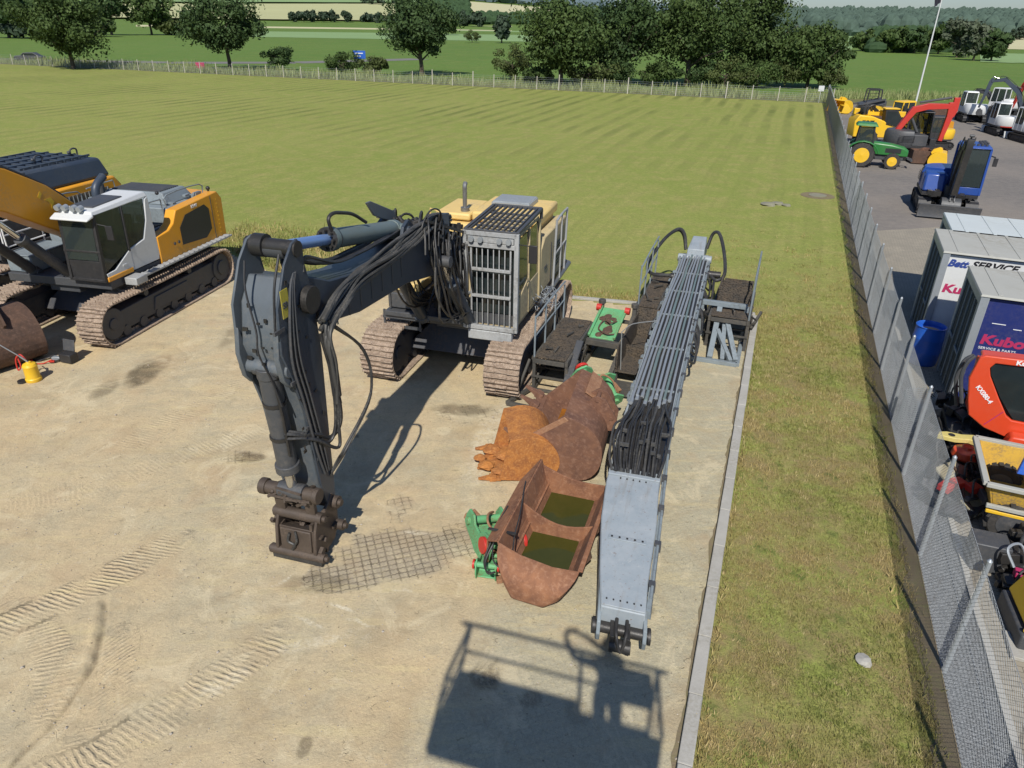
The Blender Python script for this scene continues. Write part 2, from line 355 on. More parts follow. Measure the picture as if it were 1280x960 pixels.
# far road at the left
M_asph = mat('worn road asphalt', (.16, .155, .145), .9, var=.1, scale=1, amt=.2, bump=.2)
b = MB(); L = [(-210, 165), (-120, 137), (-92, 134), (-60, 133), (-40, 140), (-20, 160)]
L = [V((x, y, 0)) for x, y in L]
for p, q in zip(L, L[1:]):
    d = (q - p).normalized(); n = V((-d.y, d.x, 0)) * 3; b.quad(*[(v.x, v.y, .02) for v in (p - n, q - n, q + n, p + n)])
struct(b.build('road', M_asph))

# ------------------------------------------------------------------ yards
K0, K1 = V((1.93, 5.2, 0)), V((6.83, 19.04, 0)); KD = (K1 - K0).normalized(); KN = V((KD.y, -KD.x, 0))
FE = [(-40, 38.5), (-22.9, 31.9), (-9.85, 24.2), (-7.45, 21.9), (1.75, 20.3), (6.80, 19.14)]   # far edge of the paving
def inpoly(x, y):     # the paved yard is left of the kerb and before the far edge
    if (V((x, y, 0)) - K0).dot(KN) > .02: return False
    for (a, c), (d, e) in zip(FE, FE[1:]):
        if a <= x <= d: return y <= c + (e - c) * (x - a) / (d - a)
    return False
def seg(p, path):     # distance to a path, length along it, side
    best = (9e9, 0, 0); acc = 0
    for a, c in zip(path, path[1:]):
        dx, dy = c[0] - a[0], c[1] - a[1]; l = math.hypot(dx, dy); t = max(0, min(1, ((p[0] - a[0]) * dx + (p[1] - a[1]) * dy) / l / l))
        qx, qy = p[0] - a[0] - dx * t, p[1] - a[1] - dy * t; d = math.hypot(qx, qy)
        if d < best[0]: best = (d, acc + t * l, 1 if dx * qy - dy * qx > 0 else -1)
        acc += l
    return best
TR = [([(-8.5, 6.2), (-7.2, 6.75), (-6.2, 7.75), (-5.3, 8.9)], .27, 1.0, .5), ([(-7.6, 7.6), (-6.6, 7.3), (-5.9, 6.6), (-5.3, 5.6)], .22, .7, -.3),
      ([(-6.0, 4.2), (-4.6, 5.2), (-3.8, 6.05), (-3.1, 7.0)], .25, .9, .3), ([(-5.2, 4.2), (-4.7, 5.6), (-5.2, 7.0)], .2, .6, .8),
      ([(-9.5, 9.5), (-7.5, 10.2), (-5, 12.5)], .3, .25, .2), ([(-8.5, 13.5), (-8, 18), (-6.5, 21)], .3, .3, .1), ([(-7.5, 11.5), (-4.5, 18.5)], .3, .3, .1)]
STN = [(-8.55, 14.9, .35, .8, .9), (-9.1, 14.0, .25, .5, .6), (-5.0, 11.35, .34, .16, .9), (-.2, 6.4, .22, .25, .7), (.35, 6.05, .16, .12, .5), (-1.1, 13.35, .55, .25, .7), (-2.3, 5.35, .09, .14, .6), (1.35, 9.5, .12, .18, .5),
       (-2.9, 8.0, .5, .22, .55), (-6.6, 20.2, .5, 1.4, .5), (-7.3, 17.5, .3, 1.2, .5), (.9, 5.9, .15, .2, .35), (-3.1, 12.2, .1, .08, .9), (-.9, 9.2, .2, .2, .3), (2.0, 7.6, .1, .2, .5), (-10.6, 13.3, .8, .6, .3), (-1.9, 7.0, .3, .3, .25)]
PAV = [(-1.7, 8.75, .95, .62, .9), (-2.55, 8.15, .55, .33, 1.0), (-.75, 9.0, .6, .45, .75), (-1.9, 9.9, .28, .35, .6), (-5.1, 11.35, .5, .22, .5), (-3.0, 13.0, .35, .3, .4), (-1.0, 13.2, .75, .45, .4), (-2.9, 8.7, .3, .2, .6), (.3, 12.0, .8, .8, .35), (1.0, 15, 1, 2, .3), (2.5, 6.2, .3, .6, .2)]
LIT = [(-2.35, 7.55, .22, .035, -.4, .8), (-2.75, 7.25, .25, .03, -.5, .6), (-2.0, 7.25, .28, .025, -.3, .6), (-1.6, 7.9, .2, .03, -.2, .6), (-3.3, 8.1, .15, .015, .9, .7), (-3.4, 8.0, .15, .012, .9, .6), (-3.1, 8.2, .12, .012, .9, .6), (-.4, 12.2, .35, 1.6, -.2, .5), (-3.6, 6.2, .35, .12, .6, .45), (-2.6, 6.9, .6, .1, .3, .4), (-1.5, 9.2, .3, .05, -.1, .6)]
ys = [1.5]; 
while ys[-1] < 40: ys.append(ys[-1] + (.032 if ys[-1] < 9.4 else .045 + (ys[-1] - 9.4) * .009) * (1 if ys[-1] > 4.3 else 4))
b = MB(); AT = {k: [] for k in ('trk', 'tru', 'stain', 'pave', 'conc', 'lite')}; rows = []
for j, y in enumerate(ys):
    st = .036 + max(0, y - 9.4) * .010; hw = min(41, .85 * y + 3.2); n = int(2 * hw / st); row = []
    x0 = -hw - .5; x1 = min(hw, K0.x + (y - K0.y) * KD.x / KD.y + .01) if y < 19.2 else 7
    # keep equal counts per row: normalised u
    rows.append((x0, x1))
NX = 430; ok = []
for j, y in enumerate(ys):
    x0, x1 = rows[j]
    for i in range(NX + 1):
        u = i / NX; x = x1 - (x1 - x0) * (u * .75 + u * u * .25); z = .03
        n1 = noise.noise(V((x * .9, y * .9, 0))); n3 = noise.noise(V((x * 4, y * 4, 5)))
        wx, wy = x + n1 * .12, y + n3 * .06
        tk = 0; tu = 0
        if y < 22 and x < -1:
            for path, hwid, am, skew in TR:
                d, al, sd_ = seg((x, y), path)
                if d < hwid * 1.4:
                    m = sstep(hwid * 1.25, hwid * .85, d) * am * (.45 + .55 * sstep(-.3, .25, noise.noise(V((x * 1.3, y * 1.3, 9)))))
                    if m > tk: tk = m; tu = al + skew * d * sd_
            if y < 9.5:    # pushed up ridge of the long rut
                d, al, sd_ = seg((wx, wy), [(-5.5, 4.6), (-5.35, 5.5), (-5.35, 6.5), (-5.75, 7.6)])
                z += (.02 + .02 * n3) * math.exp(-((d * sd_ - .09 + .05 * n3) / .05) ** 2) - .018 * math.exp(-((d * sd_ + .01 + .03 * n3) / (.03 + .02 * n1)) ** 2)
        if y < 12:
            z += tk * .004 + .005 * n3 + .008 * n1
        s_ = 0
        for (a, c, ra, rb, am) in STN:
            if abs(x - a) < 2.5 * ra + .3 and abs(y - c) < 2.5 * rb + .3:
                e = ((wx - a) / ra) ** 2 + ((wy - c) / rb) ** 2; s_ = max(s_, am * sstep(1.7, .35, e + n3 * .5))
        if y < 9.5 and x < -4: s_ = max(s_, (.5 + .5 * n3) * math.exp(-(seg((wx, wy), [(-5.5, 4.6), (-5.35, 5.5), (-5.35, 6.5), (-5.75, 7.6)])[0] / .045) ** 2))
        pv = .0
        for (a, c, ra, rb, am) in PAV:
            if abs(x - a) < 2 * ra and abs(y - c) < 2 * rb:
                e = ((wx - a) / ra) ** 2 + ((wy - c) / rb) ** 2; pv = max(pv, am * sstep(1.5, .5, e + n3 * .35 + n1 * .3))
        lt = 0
        if -5 < x < 1 and 5 < y < 14:
            for (a, c, l_, w_, an, am) in LIT:
                dx, dy = wx - a, wy - c; uu = dx * math.cos(an) + dy * math.sin(an); vv = -dx * math.sin(an) + dy * math.cos(an)
                lt = max(lt, am * sstep(1.5, .3, (uu / l_) ** 2 + (vv / w_) ** 2 + n3 * .4))
        AT['lite'].append(lt)
        kd = -(V((x, y, 0)) - K0).dot(KN)
        b.v.append((x, y, z)); AT['trk'].append(tk); AT['tru'].append(tu); AT['stain'].append(s_); AT['pave'].append(pv)
        AT['conc'].append(sstep(3.3, 2.2, kd + n1 * .5) * sstep(2.5, 6, y))
        ok.append(inpoly(x, y))
W1 = NX + 1
for j in range(len(ys) - 1):
    for i in range(NX):
        q = j * W1 + i
        if ok[q] and ok[q + 1] and ok[q + W1] and ok[q + W1 + 1]: b.f.append((q, q + W1, q + W1 + 1, q + 1)); b.k.append(0)
t = NT('dusty paved yard'); big = t.noise(.35, 5, .6); mid = t.noise(2.2, 6, .68); fine = t.noise(26, 5, .7); grit = t.noise(110, 2, .6)
c = t.mix(t.ramp(big, .35, .65), (.57, .44, .29), (.46, .41, .315))
c = t.mix(t.ramp(mid, .45, .7, 0, .55), c, (.62, .495, .33)); c = t.mix(t.ramp(t.noise(1.1, 5, .7, dist=1), .50, .66, 0, .5), c, (.36, .32, .25))
c = t.mix(t.math('MULTIPLY', t.attr('conc'), .85), c, (.41, .385, .31))
# interlocking block paving under the dust
v = t.mapping(rz=-.33); s = t.n.new('ShaderNodeSeparateXYZ'); t.link(v, s.inputs[0])
def joint(a, o, period, amp):
    zig = t.math('MULTIPLY', t.math('PINGPONG', t.math('ADD', o, .3), .0275), amp)
    fr = t.math('PINGPONG', t.math('ADD', a, zig), period / 2); return t.ramp(fr, .002, .010, 1, 0)
j1 = joint(s.outputs[0], s.outputs[1], .125, .8); j2 = joint(s.outputs[1], s.outputs[0], .11, .8)
jm = t.math('MAXIMUM', j1, j2)
pv = t.ramp(t.math('ADD', t.attr('pave'), t.ramp(t.noise(4.5, 5, .75), .3, .7, -.75, .55)), .25, .75)
bare = t.math('MULTIPLY', t.ramp(t.math('ADD', t.attr('pave'), t.ramp(mid, .3, .7, -.25, .25)), .35, .8), .6)
c = t.mix(bare, c, (.30, .265, .235))
faint = t.math('MULTIPLY', jm, t.ramp(t.noise(1.7, 4, .7), .5, .7, .0, .22))
c = t.mix(faint, c, (.2, .165, .12)); c = t.mix(t.math('MULTIPLY', t.math('MULTIPLY', jm, t.attr('conc')), t.ramp(t.noise(1.3, 4, .7), .35, .6, .05, .35)), c, (.22, .2, .16))
jj = t.math('MULTIPLY', jm, pv); c = t.mix(t.math('MULTIPLY', jj, t.ramp(t.noise(2.5, 4, .7), .38, .62, .15, .85)), c, (.055, .042, .03))
ribn = t.math('ADD', t.attr('tru'), t.math('MULTIPLY', t.noise(3.5, 3, .6), .10)); rib = t.ramp(t.math('SINE', t.math('MULTIPLY', ribn, 2 * PI / .078)), -.7, .7)
brk = t.ramp(t.noise(2.8, 5, .75), .38, .58); tkm = t.math('MULTIPLY', t.attr('trk'), brk); ribm = t.math('MULTIPLY', t.math('MULTIPLY', tkm, t.ramp(rib, 0, .6, 1, 0)), t.ramp(fine, .3, .6, .3, 1))
c = t.mix(t.math('MULTIPLY', ribm, .5), c, (.25, .19, .13)); c = t.mix(t.math('MULTIPLY', t.math('MULTIPLY', tkm, rib), .3), c, (.60, .47, .34))  # tread grooves shaded darker and rib tops lit paler in the colour
c = t.mix(t.math('MULTIPLY', t.ramp(t.math('ADD', t.attr('stain'), t.ramp(fine, .35, .65, -.2, .2)), .15, .85), .85), c, (.085, .065, .045))
c = t.mix(t.ramp(fine, .52, .72, 0, .5), c, (.70, .60, .38)); c = t.mix(t.ramp(fine, .25, .46, .45, 0), c, (.24, .20, .145))
stk = t.noise(1.0, 6, .75, vec=t.mapping(rz=.9, sc=(.5, 3.2, 1))); c = t.mix(t.ramp(stk, .52, .68, 0, .5), c, (.64, .535, .32)); c = t.mix(t.ramp(stk, .3, .45, .35, 0), c, (.33, .285, .21))
c = t.mix(t.ramp(t.noise(9, 5, .75), .56, .70, 0, .45), c, (.34, .28, .20))
c = t.mix(t.ramp(t.noise(.8, 4, .6), .56, .72, 0, .5), c, (.52, .375, .25))
c = t.mix(t.ramp(t.noise(1.9, 5, .8), .62, .70, 0, .4), c, (.58, .51, .42))
spk = t.n.new('ShaderNodeTexVoronoi'); t.link(t.tc.outputs['Object'], spk.inputs['Vector']); spk.inputs['Scale'].default_value = 5
c = t.mix(t.ramp(spk.outputs['Distance'], .04, .075, .75, 0), c, (.13, .1, .075))
c = t.mix(t.math('MULTIPLY', t.attr('lite'), t.ramp(t.noise(12, 5, .8), .42, .6, .1, .95)), c, (.74, .69, .60))
c = t.mix(t.ramp(t.noise(.55, 6, .72, dist=.8), .50, .68, 0, .55), c, (.40, .30, .195)); c = t.mix(t.ramp(t.noise(3.2, 6, .8, dist=.5), .54, .70, 0, .5), c, (.36, .29, .20)); c = t.mix(t.ramp(t.noise(.9, 6, .75, dist=1.2), .36, .46, .5, 0), c, (.66, .57, .42))
c = t.mix(1.0, c, (1.0, .985, .87), 'MULTIPLY')
t.color(c); t.set(Roughness=.95, Specular_IOR_Level=.2)
h = t.math('ADD', t.math('MULTIPLY', fine, .5), t.math('MULTIPLY', grit, .3)); h = t.math('ADD', h, t.math('MULTIPLY', rib, t.math('MULTIPLY', tkm, .7)))
h = t.math('SUBTRACT', h, jj); h = t.math('ADD', h, t.math('MULTIPLY', mid, .8)); t.bump(h, .034, .75)
yard = b.build('paved_yard', t.m, smooth=0); struct(yard)
for k, vals in AT.items():
    a = yard.data.attributes.new(k, 'FLOAT', 'POINT'); a.data.foreach_set('value', vals)
yard.data.polygons.foreach_set('use_smooth', [True] * len(yard.data.polygons))
# paving behind and beside the camera
b = MB(); b.quad((-45, -40, .003), tuple(K0 - KD * 45 + V((0, 0, .003))), tuple(K0 - KD * 1.0 + V((0, 0, .003))), (-45, 4.3, .003)); struct(b.build('yard_behind', t.m))
# kerbs: right edge and far edge, laid stone by stone
def kerb(p, q, w_, h_, name='kerb', L_=1.0, side=1):
    b = MB(); d = (q - p).normalized(); n = V((d.y, -d.x, 0)) * side; L0 = (q - p).length; k = 0.0
    while k < L0:
        e = min(L0, k + L_); a_ = p + d * k; c_ = p + d * (e - .004); dz = random.uniform(-.003, .003); j = n * random.uniform(-.004, .004)
        b.hexa([a_ + j, a_ + n * w_ + j, c_ + n * w_ + j, c_ + j], [x + V((0, 0, h_ + dz)) for x in (a_ + j, a_ + n * w_ + j, c_ + n * w_ + j, c_ + j)]); k = e
    return struct(b.build(name, M_conc, bev=.012))
kerb(K0 - KD * 9, K1, .17, .11)
kerb(V((-7.45, 21.95, 0)), V((1.75, 20.35, 0)), .16, .07, side=-1); kerb(V((1.76, 20.35, 0)), V((6.97, 19.2, 0)), .16, .07, side=-1)
M_soil = mat('bare brown soil', (.20, .155, .105), .95, var=.35, scale=2, amt=.35, dirt=(.20, .21, .08), bump=.8, spec=.1)
# ragged soil strip on the lawn side of the chain link fence and thin soil seam at the kerb
def ragged(name, p0, p1, w_, z, m, seed, n=160, jit=.12):
    b = MB(); d = (p1 - p0); nn = V((-d.y, d.x, 0)).normalized(); L_ = d.length
    for i in range(n + 1):
        t_ = i / n; t_ = t_ * t_ ; o = p0 + d * t_; j = (noise.noise(V((L_ * t_ * 1.3, seed, 0))) + .6 * noise.noise(V((L_ * t_ * 5, seed, 3)))) * jit
        b.v += [(o.x, o.y, z), tuple(o + nn * (w_ + j) + V((0, 0, z)))]
    for i in range(n): b.f.append((2 * i, 2 * i + 2, 2 * i + 3, 2 * i + 1)); b.k.append(0)
    return struct(b.build(name, m))
ragged('soil_strip', fence_pt(-9), fence_pt(76), .30, .010, M_soil, 3, 700, .16)
# gravel strip, edging and right hand yard
tg = NT('grey gravel'); vo = tg.n.new('ShaderNodeTexVoronoi'); vo.inputs['Scale'].default_value = 42; tg.link(tg.tc.outputs['Object'], vo.inputs['Vector'])
g1 = tg.mix(vo.outputs['Color'], (.075, .08, .085), (.30, .31, .315)); tg.color(tg.mix(tg.ramp(vo.outputs['Distance'], .2, .7, 0, .7), g1, (.03, .032, .035)))
tg.set(Roughness=.8); tg.bump(tg.ramp(vo.outputs['Distance'], 0, 1, 1, 0), .03, .8); M_gravel = tg.m
def strip(name, o0, o1, z, m, d0=-12, d1=76):
    b = MB(); b.quad(fence_pt(d0, o0, z), fence_pt(d0, o1, z), fence_pt(d1, o1, z), fence_pt(d1, o0, z)); return struct(b.build(name, m))
strip('gravel_strip', -.02, .56, .012, M_gravel)
kerb(fence_pt(-12, .56), fence_pt(40, .56), .09, .05, 'edging_stones', 1.0)
ty = NT('right yard surface'); y1 = ty.noise(.12, 5, .6); y2 = ty.noise(3, 6, .75); y3 = ty.noise(60, 3, .7)
c = ty.mix(ty.ramp(y1, .4, .6), (.235, .205, .175), (.165, .15, .135)); c = ty.mix(ty.ramp(y2, .4, .7, 0, .6), c, (.30, .265, .22)); c = ty.mix(ty.ramp(y3, .3, .6, .5, 0), c, (.08, .075, .07))
ty.color(c); ty.set(Roughness=.95); ty.bump(y3, .02, .6)
b = MB(); fe = [fence_pt(-40, .6, .006), (120, -35, .006), (150, 60, .006), (95, 88, .006), fence_pt(81, .6, .006)]; b.add(fe, [(0, 1, 2, 3, 4)]); struct(b.build('machine_yard', ty.m))
tb = NT('tan paving blocks'); br = tb.n.new('ShaderNodeTexBrick'); tb.link(tb.mapping(rz=.37), br.inputs['Vector']); br.inputs['Scale'].default_value = 1
for k_, v_ in (('Color1', (.34, .30, .23, 1)), ('Color2', (.29, .26, .2, 1)), ('Mortar', (.14, .12, .09, 1)), ('Mortar Size', .006), ('Brick Width', .2), ('Row Height', .1)): br.inputs[k_].default_value = v_
tb.color(tb.mix(tb.ramp(tb.noise(1.5, 5, .7), .35, .7, 0, .6), br.outputs['Color'], (.2, .18, .145))); tb.set(Roughness=.9); tb.bump(br.outputs['Fac'], .01, -.5)
b = MB(); b.add([fence_pt(-12, .65, .016), fence_pt(24, .65, .016), fence_pt(27, 5, .016), fence_pt(14, 9, .016), fence_pt(-12, 9, .016)], [(4, 3, 2, 1, 0)]); o = b.build('block_paving', tb.m); struct(o)

# ------------------------------------------------------------------ sky dome is the world; grass as stuff
def leafmat(name, c1, c2, c3, tr=.15):
    t = NT(name); n = t.noise(.55, 3, .5); n2 = t.noise(6, 2, .6)
    c = t.mix(t.ramp(n, .35, .65), c1, c2); c = t.mix(t.ramp(n2, .5, .75, 0, .7), c, c3); t.color(c)
    t.set(Roughness=.7, Specular_IOR_Level=.25); return t.m
M_blade = leafmat('grass blades', (.17, .19, .045), (.36, .28, .11), (.58, .45, .25))
M_tall = leafmat('tall dry grass', (.17, .215, .07), (.25, .28, .11), (.40, .38, .20))
def blades(name, pts, h, wd, m, label, cat, seed=1, lean=.5):
    rnd = random.Random(seed); b = MB()
    for (x, y, z, sc) in pts:
        a = rnd.uniform(0, 2 * PI); l = rnd.uniform(.2, 1) * lean * h * sc; hh = h * sc * rnd.uniform(.6, 1.3); ww = wd * sc * rnd.uniform(.6, 1.3)
        ca, sa = math.cos(a), math.sin(a); b2 = rnd.uniform(0, 2 * PI); cx, cy = math.cos(b2) * ww / 2, math.sin(b2) * ww / 2
        n = len(b.v); b.v += [(x - cx, y - cy, z), (x + cx, y + cy, z), (x + ca * l + cx * .3, y + sa * l + cy * .3, z + hh), (x + ca * l - cx * .3, y + sa * l - cy * .3, z + hh)]
        b.f.append((n, n + 1, n + 2, n + 3)); b.k.append(0)
    o = b.build(name, m, smooth=0); tag(o, label, cat, kind='stuff'); return o
pts = []
rnd = random.Random(5)
while len(pts) < 90000:
    y = 4.3 + 26 * rnd.random() ** 1.9; kx = K0.x + (y - K0.y) * KD.x / KD.y + .22; fx = FA.x + (y - FA.y) * FD.x / FD.y - .20
    x = rnd.uniform(kx, fx)
    if y > 19.3: x = rnd.uniform(kx - 3, fx)
    if noise.noise(V((x * 1.6, y * 1.6, 2))) + .5 * noise.noise(V((x * 6, y * 6, 8))) < rnd.uniform(-.7, .25) + max(0, (y - 16) / 14) * 1.2: continue
    pts.append((x, y, .0, rnd.uniform(.6, 1.2) * (1 + max(0, y - 8) * .05)))
blades('grass_blades', pts, .042, .010, M_blade, 'short patchy grass growing between the kerb and the chain link fence', 'grass', 2, .9)
# tufts at soil strip, kerb side
pts = [];
for i in range(1400):
    d = -3 + 40 * rnd.random() ** 1.5; pts.append((*fence_pt(d, -.38 + rnd.gauss(0, .14))[:2], 0, rnd.uniform(.5, 1.4)))
for i in range(1200):
    p = K0 + KD * (15 * rnd.random() - 1) + KN * (.2 + abs(rnd.gauss(0, .05))); pts.append((p.x, p.y, 0, rnd.uniform(.5, 1.3)))
for i in range(4200):
    u = rnd.random(); k_ = rnd.randrange(2, 5); a_, c_ = FE[k_], FE[k_ + 1]; pts.append((lerp(a_[0], c_[0], u), lerp(a_[1], c_[1], u) + .25 + abs(rnd.gauss(0, .5)), 0, rnd.uniform(1, 2.6 if k_ < 4 else 1.4)))
for i in range(5200):   # rough unmown patch behind the centre machine
    x = rnd.uniform(-11, -1.5); y = 26.2 - .30 * (x + 10) + rnd.gauss(0, 1.0); pts.append((x, y, 0, rnd.uniform(1.2, 2.3)))
blades('grass_tufts', pts, .09, .016, M_blade, 'longer grass tufts along the paving edges and behind the middle excavator', 'grass', 3, .8)
pts = []
for i in range(30000):
    u = rnd.random() * (WR - A0).length; v_ = rnd.uniform(.4, 8.2); p = A0 + WDIR * u + WN * v_
    if p.x < -125: continue
    s_ = .5 + .8 * max(0, noise.noise(V((p.x * .15, p.y * .15, 0))) + .4); pts.append((p.x, p.y, 0, s_ * rnd.uniform(.6, 1.3)))
for i in range(7000):
    x = rnd.uniform(34, 100); y = 87.5 + rnd.uniform(0, 5) + (x - 34) * .03; pts.append((x, y, 0, rnd.uniform(.5, 1.1)))
blades('tall_grass', pts, .75, .10, M_tall, 'tall dry unmown grass beyond the wire fence', 'grass', 4, .5)

# ------------------------------------------------------------------ trees
LM = [leafmat('oak leaves', (.028, .055, .012), (.058, .092, .022), (.13, .17, .05)), leafmat('dark leaves', (.022, .046, .013), (.045, .078, .022), (.085, .125, .036)),  # brightest oak tone stands for sunlit leaves, put into the colour
      leafmat('olive leaves', (.045, .062, .016), (.065, .085, .022), (.10, .12, .035)), leafmat('hazy leaves', (.035, .055, .035), (.045, .070, .040), (.065, .09, .05)),  # hazy leaves carry bluish distance haze in their colour
      leafmat('grey willow leaves', (.06, .075, .045), (.09, .11, .065), (.13, .15, .09))]
def crown_leaves(b, rnd, rx, ry, z0, z1, ncl, nl, ls, rag=.25, dens=1):
    zc, rz = (z0 + z1) / 2, (z1 - z0) / 2; cls = []
    for i in range(ncl):
        a = rnd.uniform(0, 2 * PI); c_ = rnd.uniform(-1, 1); s_ = math.sqrt(1 - c_ * c_); q = rnd.uniform(.35, 1) ** .6 * (1 + rnd.uniform(-rag, rag * .6))
        if c_ < -.3: q *= .85
        cls.append((rx * s_ * math.cos(a) * q * .88, ry * s_ * math.sin(a) * q * .88, zc + rz * c_ * q * .9, rnd.uniform(.10, .24) * (rx + rz)))
    for (x, y, z, cr_) in cls:
        for k in range(nl):
            n = V((rnd.gauss(0, 1), rnd.gauss(0, 1), rnd.gauss(0, .8) + .15)).normalized(); q = cr_ * rnd.uniform(.5, 1.08)
            p = V((x, y, z)) + V((n.x * q, n.y * q, n.z * q * .75)); s_ = ls * rnd.uniform(.6, 1.4)
            nn = (n + V((rnd.gauss(0, .45), rnd.gauss(0, .45), rnd.gauss(0, .45)))).normalized(); a = nn.orthogonal().normalized(); e = nn.cross(a)
            th = rnd.uniform(0, PI); a, e = a * math.cos(th) + e * math.sin(th), e * math.cos(th) - a * math.sin(th)
            i0 = len(b.v); b.v += [tuple(p + a * s_), tuple(p + e * s_ * .55), tuple(p - a * s_), tuple(p - e * s_ * .55)]; b.f.append((i0, i0 + 1, i0 + 2, i0 + 3)); b.k.append(0)
def tree(x, y, h, wd, label, m=0, seed=0, base=.18, ncl=46, nl=130, ls=.30, name='broadleaf_tree', cat='tree', group=None, rag=.25):
    rnd = random.Random(seed + 100); z0 = terrain(x, y); r = thing(name, label, cat, (x, y, z0), 0, group); b = MB()
    th = h * .5; b.tube([(0, 0, -.2), (.05, 0, h * .12), (-.04 * h * .3, .02, h * .3), (0, 0, th)], [h * .034, h * .027, h * .022, h * .012], 8)
    for k in range(7):
        a = 2 * PI * k / 7 + rnd.uniform(-.3, .3); z = h * rnd.uniform(.16, .42); l = wd * rnd.uniform(.28, .42)
        b.tube([(0, 0, z), (math.cos(a) * l * .4, math.sin(a) * l * .4, z + h * .10), (math.cos(a) * l, math.sin(a) * l, z + h * rnd.uniform(.15, .35))], [h * .014, h * .009, h * .004], 6)
    b.build('trunk', M_bark, r)
    b = MB(); crown_leaves(b, rnd, wd / 2, wd / 2 * .9, h * base, h, ncl, int(nl * (1.7 if ls < .5 else 1.2)), ls * .74, rag); b.build('crown', LM[m], r, smooth=0); return r
def tpx(px, py, top, wpx, label, **k):     # a tree whose foot, top and width the photo shows at these pixels
    g = gp(px, py); D = (g - V((0, 0, HC))).dot(cf); s = FPX / D; return tree(g.x, g.y, (py - top) / s * 1.04, wpx / s, label, **k)
GB = 'broadleaf trees behind the wire fence'
tpx(92, 86, 0, 118, 'wide spreading tree left of the far road with low branches', seed=1, m=0, base=.1, ncl=60, group=GB)
tpx(288, 88, 3, 98, 'round oak standing alone left of centre behind the field edge', seed=2, m=1, base=.12, ncl=52, group=GB)
tpx(527, 95, 5, 88, 'single rounded oak with short trunk near the middle of the field edge', seed=3, m=1, base=.13, ncl=50, group=GB)
tpx(700, 108, 8, 122, 'leftmost tree of the dense row in the centre', seed=4, m=0, base=.08, ncl=60, group=GB)
tpx(775, 106, 6, 112, 'second tree of the dense row, darker and set slightly back', seed=5, m=1, base=.12, ncl=50, group=GB)
tpx(858, 108, -14, 132, 'tallest tree of the dense row, cut by the top of the frame', seed=6, m=0, base=.12, ncl=62, group=GB)
tpx(938, 106, -3, 108, 'tall tree at the right of the dense row', seed=7, m=0, base=.08, ncl=52, group=GB)
tpx(1008, 110, 38, 88, 'low rounded tree ending the dense row on the right', seed=8, m=0, base=.06, ncl=50, group=GB)
GS = 'shrubs along the wire fence'
for i, (px, py, tp, wp, lb, m) in enumerate([(353, 88, 62, 46, 'dark round shrub right of the lone oak', 1), (430, 92, 68, 56, 'low bush in front of the blue road sign', 0), (470, 94, 76, 50, 'low bush between the blue sign and the middle oak', 2),
        (640, 100, 62, 52, 'thin brownish shrub left of the dense tree row', 2), (590, 54, 40, 24, 'small bush in the pale field beyond the middle oak', 2), (735, 108, 76, 70, 'undergrowth shrub below the first row trees', 2), (905, 110, 78, 80, 'undergrowth shrub below the tall row trees', 2), (1035, 112, 84, 46, 'olive shrub at the right end of the row', 2),(820,108,80,60,'undergrowth shrub under the tallest tree',0), (772, 108, 78, 66, 'dark undergrowth below the second row tree', 1), (868, 109, 76, 70, 'wide undergrowth bush right of the tallest tree', 1), (945, 110, 74, 80, 'dense undergrowth below the right hand tall tree', 0), (980, 110, 80, 60, 'low undergrowth before the last row tree', 2), (672, 107, 84, 44, 'small undergrowth bush at the left end of the row', 0)]):
    tpx(px, py, tp, wp, lb, m=m, seed=40 + i, base=.02, ncl=22, nl=90, ls=.2, name='shrub', cat='shrub', group=GS)
GM = 'trees across the green field'
for i, (px, py, tp, wp, lb, m) in enumerate([(12, 48, -12, 70, 'dark tree at the top left corner of the frame', 1), (60, 46, -14, 70, 'dark tree behind the wide spreading tree', 1), (140, 44, -10, 50, 'dark narrow tree right of the spreading tree', 1), (190, 44, -2, 62, 'pointed tree beside the pale field', 0),
        (240, 30, 14, 26, 'small grey tree on the pale field edge', 3), (30, 48, 26, 60, 'bushy hedge tree under the dark corner trees', 3), (118, 46, 28, 60, 'bushy hedge tree behind the far road', 0), (215, 44, 28, 50, 'brownish hedge bush beside the pointed tree', 2), (627, 54, 24, 20, 'slim poplar standing alone beyond the field', 3),
        (560, 44, 24, 26, 'hedge bush left of the slim poplar', 2)]):
    tpx(px, py, tp, wp, lb, m=m, seed=60 + i, base=.06, ncl=34, nl=60, ls=1.0, group=GM)
GR = 'hedge trees between the far fields'
for i, (px, py, h, wp) in enumerate([(368, 28, 12, 14), (380, 28, 12, 16), (393, 28, 14, 15), (405, 28, 12, 13), (418, 28, 13, 15), (434, 28, 12, 14), (458, 28, 10, 18), (473, 29, 11, 16), (490, 29, 10, 18), (508, 30, 12, 18), (580, 33, 16, 22), (598, 34, 17, 24), (575, 6, 10, 20), (455, 5, 9, 14), (470, 7, 10, 20), (498, 8, 9, 16)]):
    tpx(px, py, py - h, wp, 'small distant tree in the %s row between the pale stubble fields' % ('left' if px < 440 else 'middle' if px < 560 else 'right') if i < 12 else 'tiny hill tree on the pale upper field', m=3, seed=90 + i, base=.02, ncl=12, nl=30, ls=2.2, group=GR if i < 12 else 'trees on the upper field')
GW = 'wood edge trees beyond the machine yard'
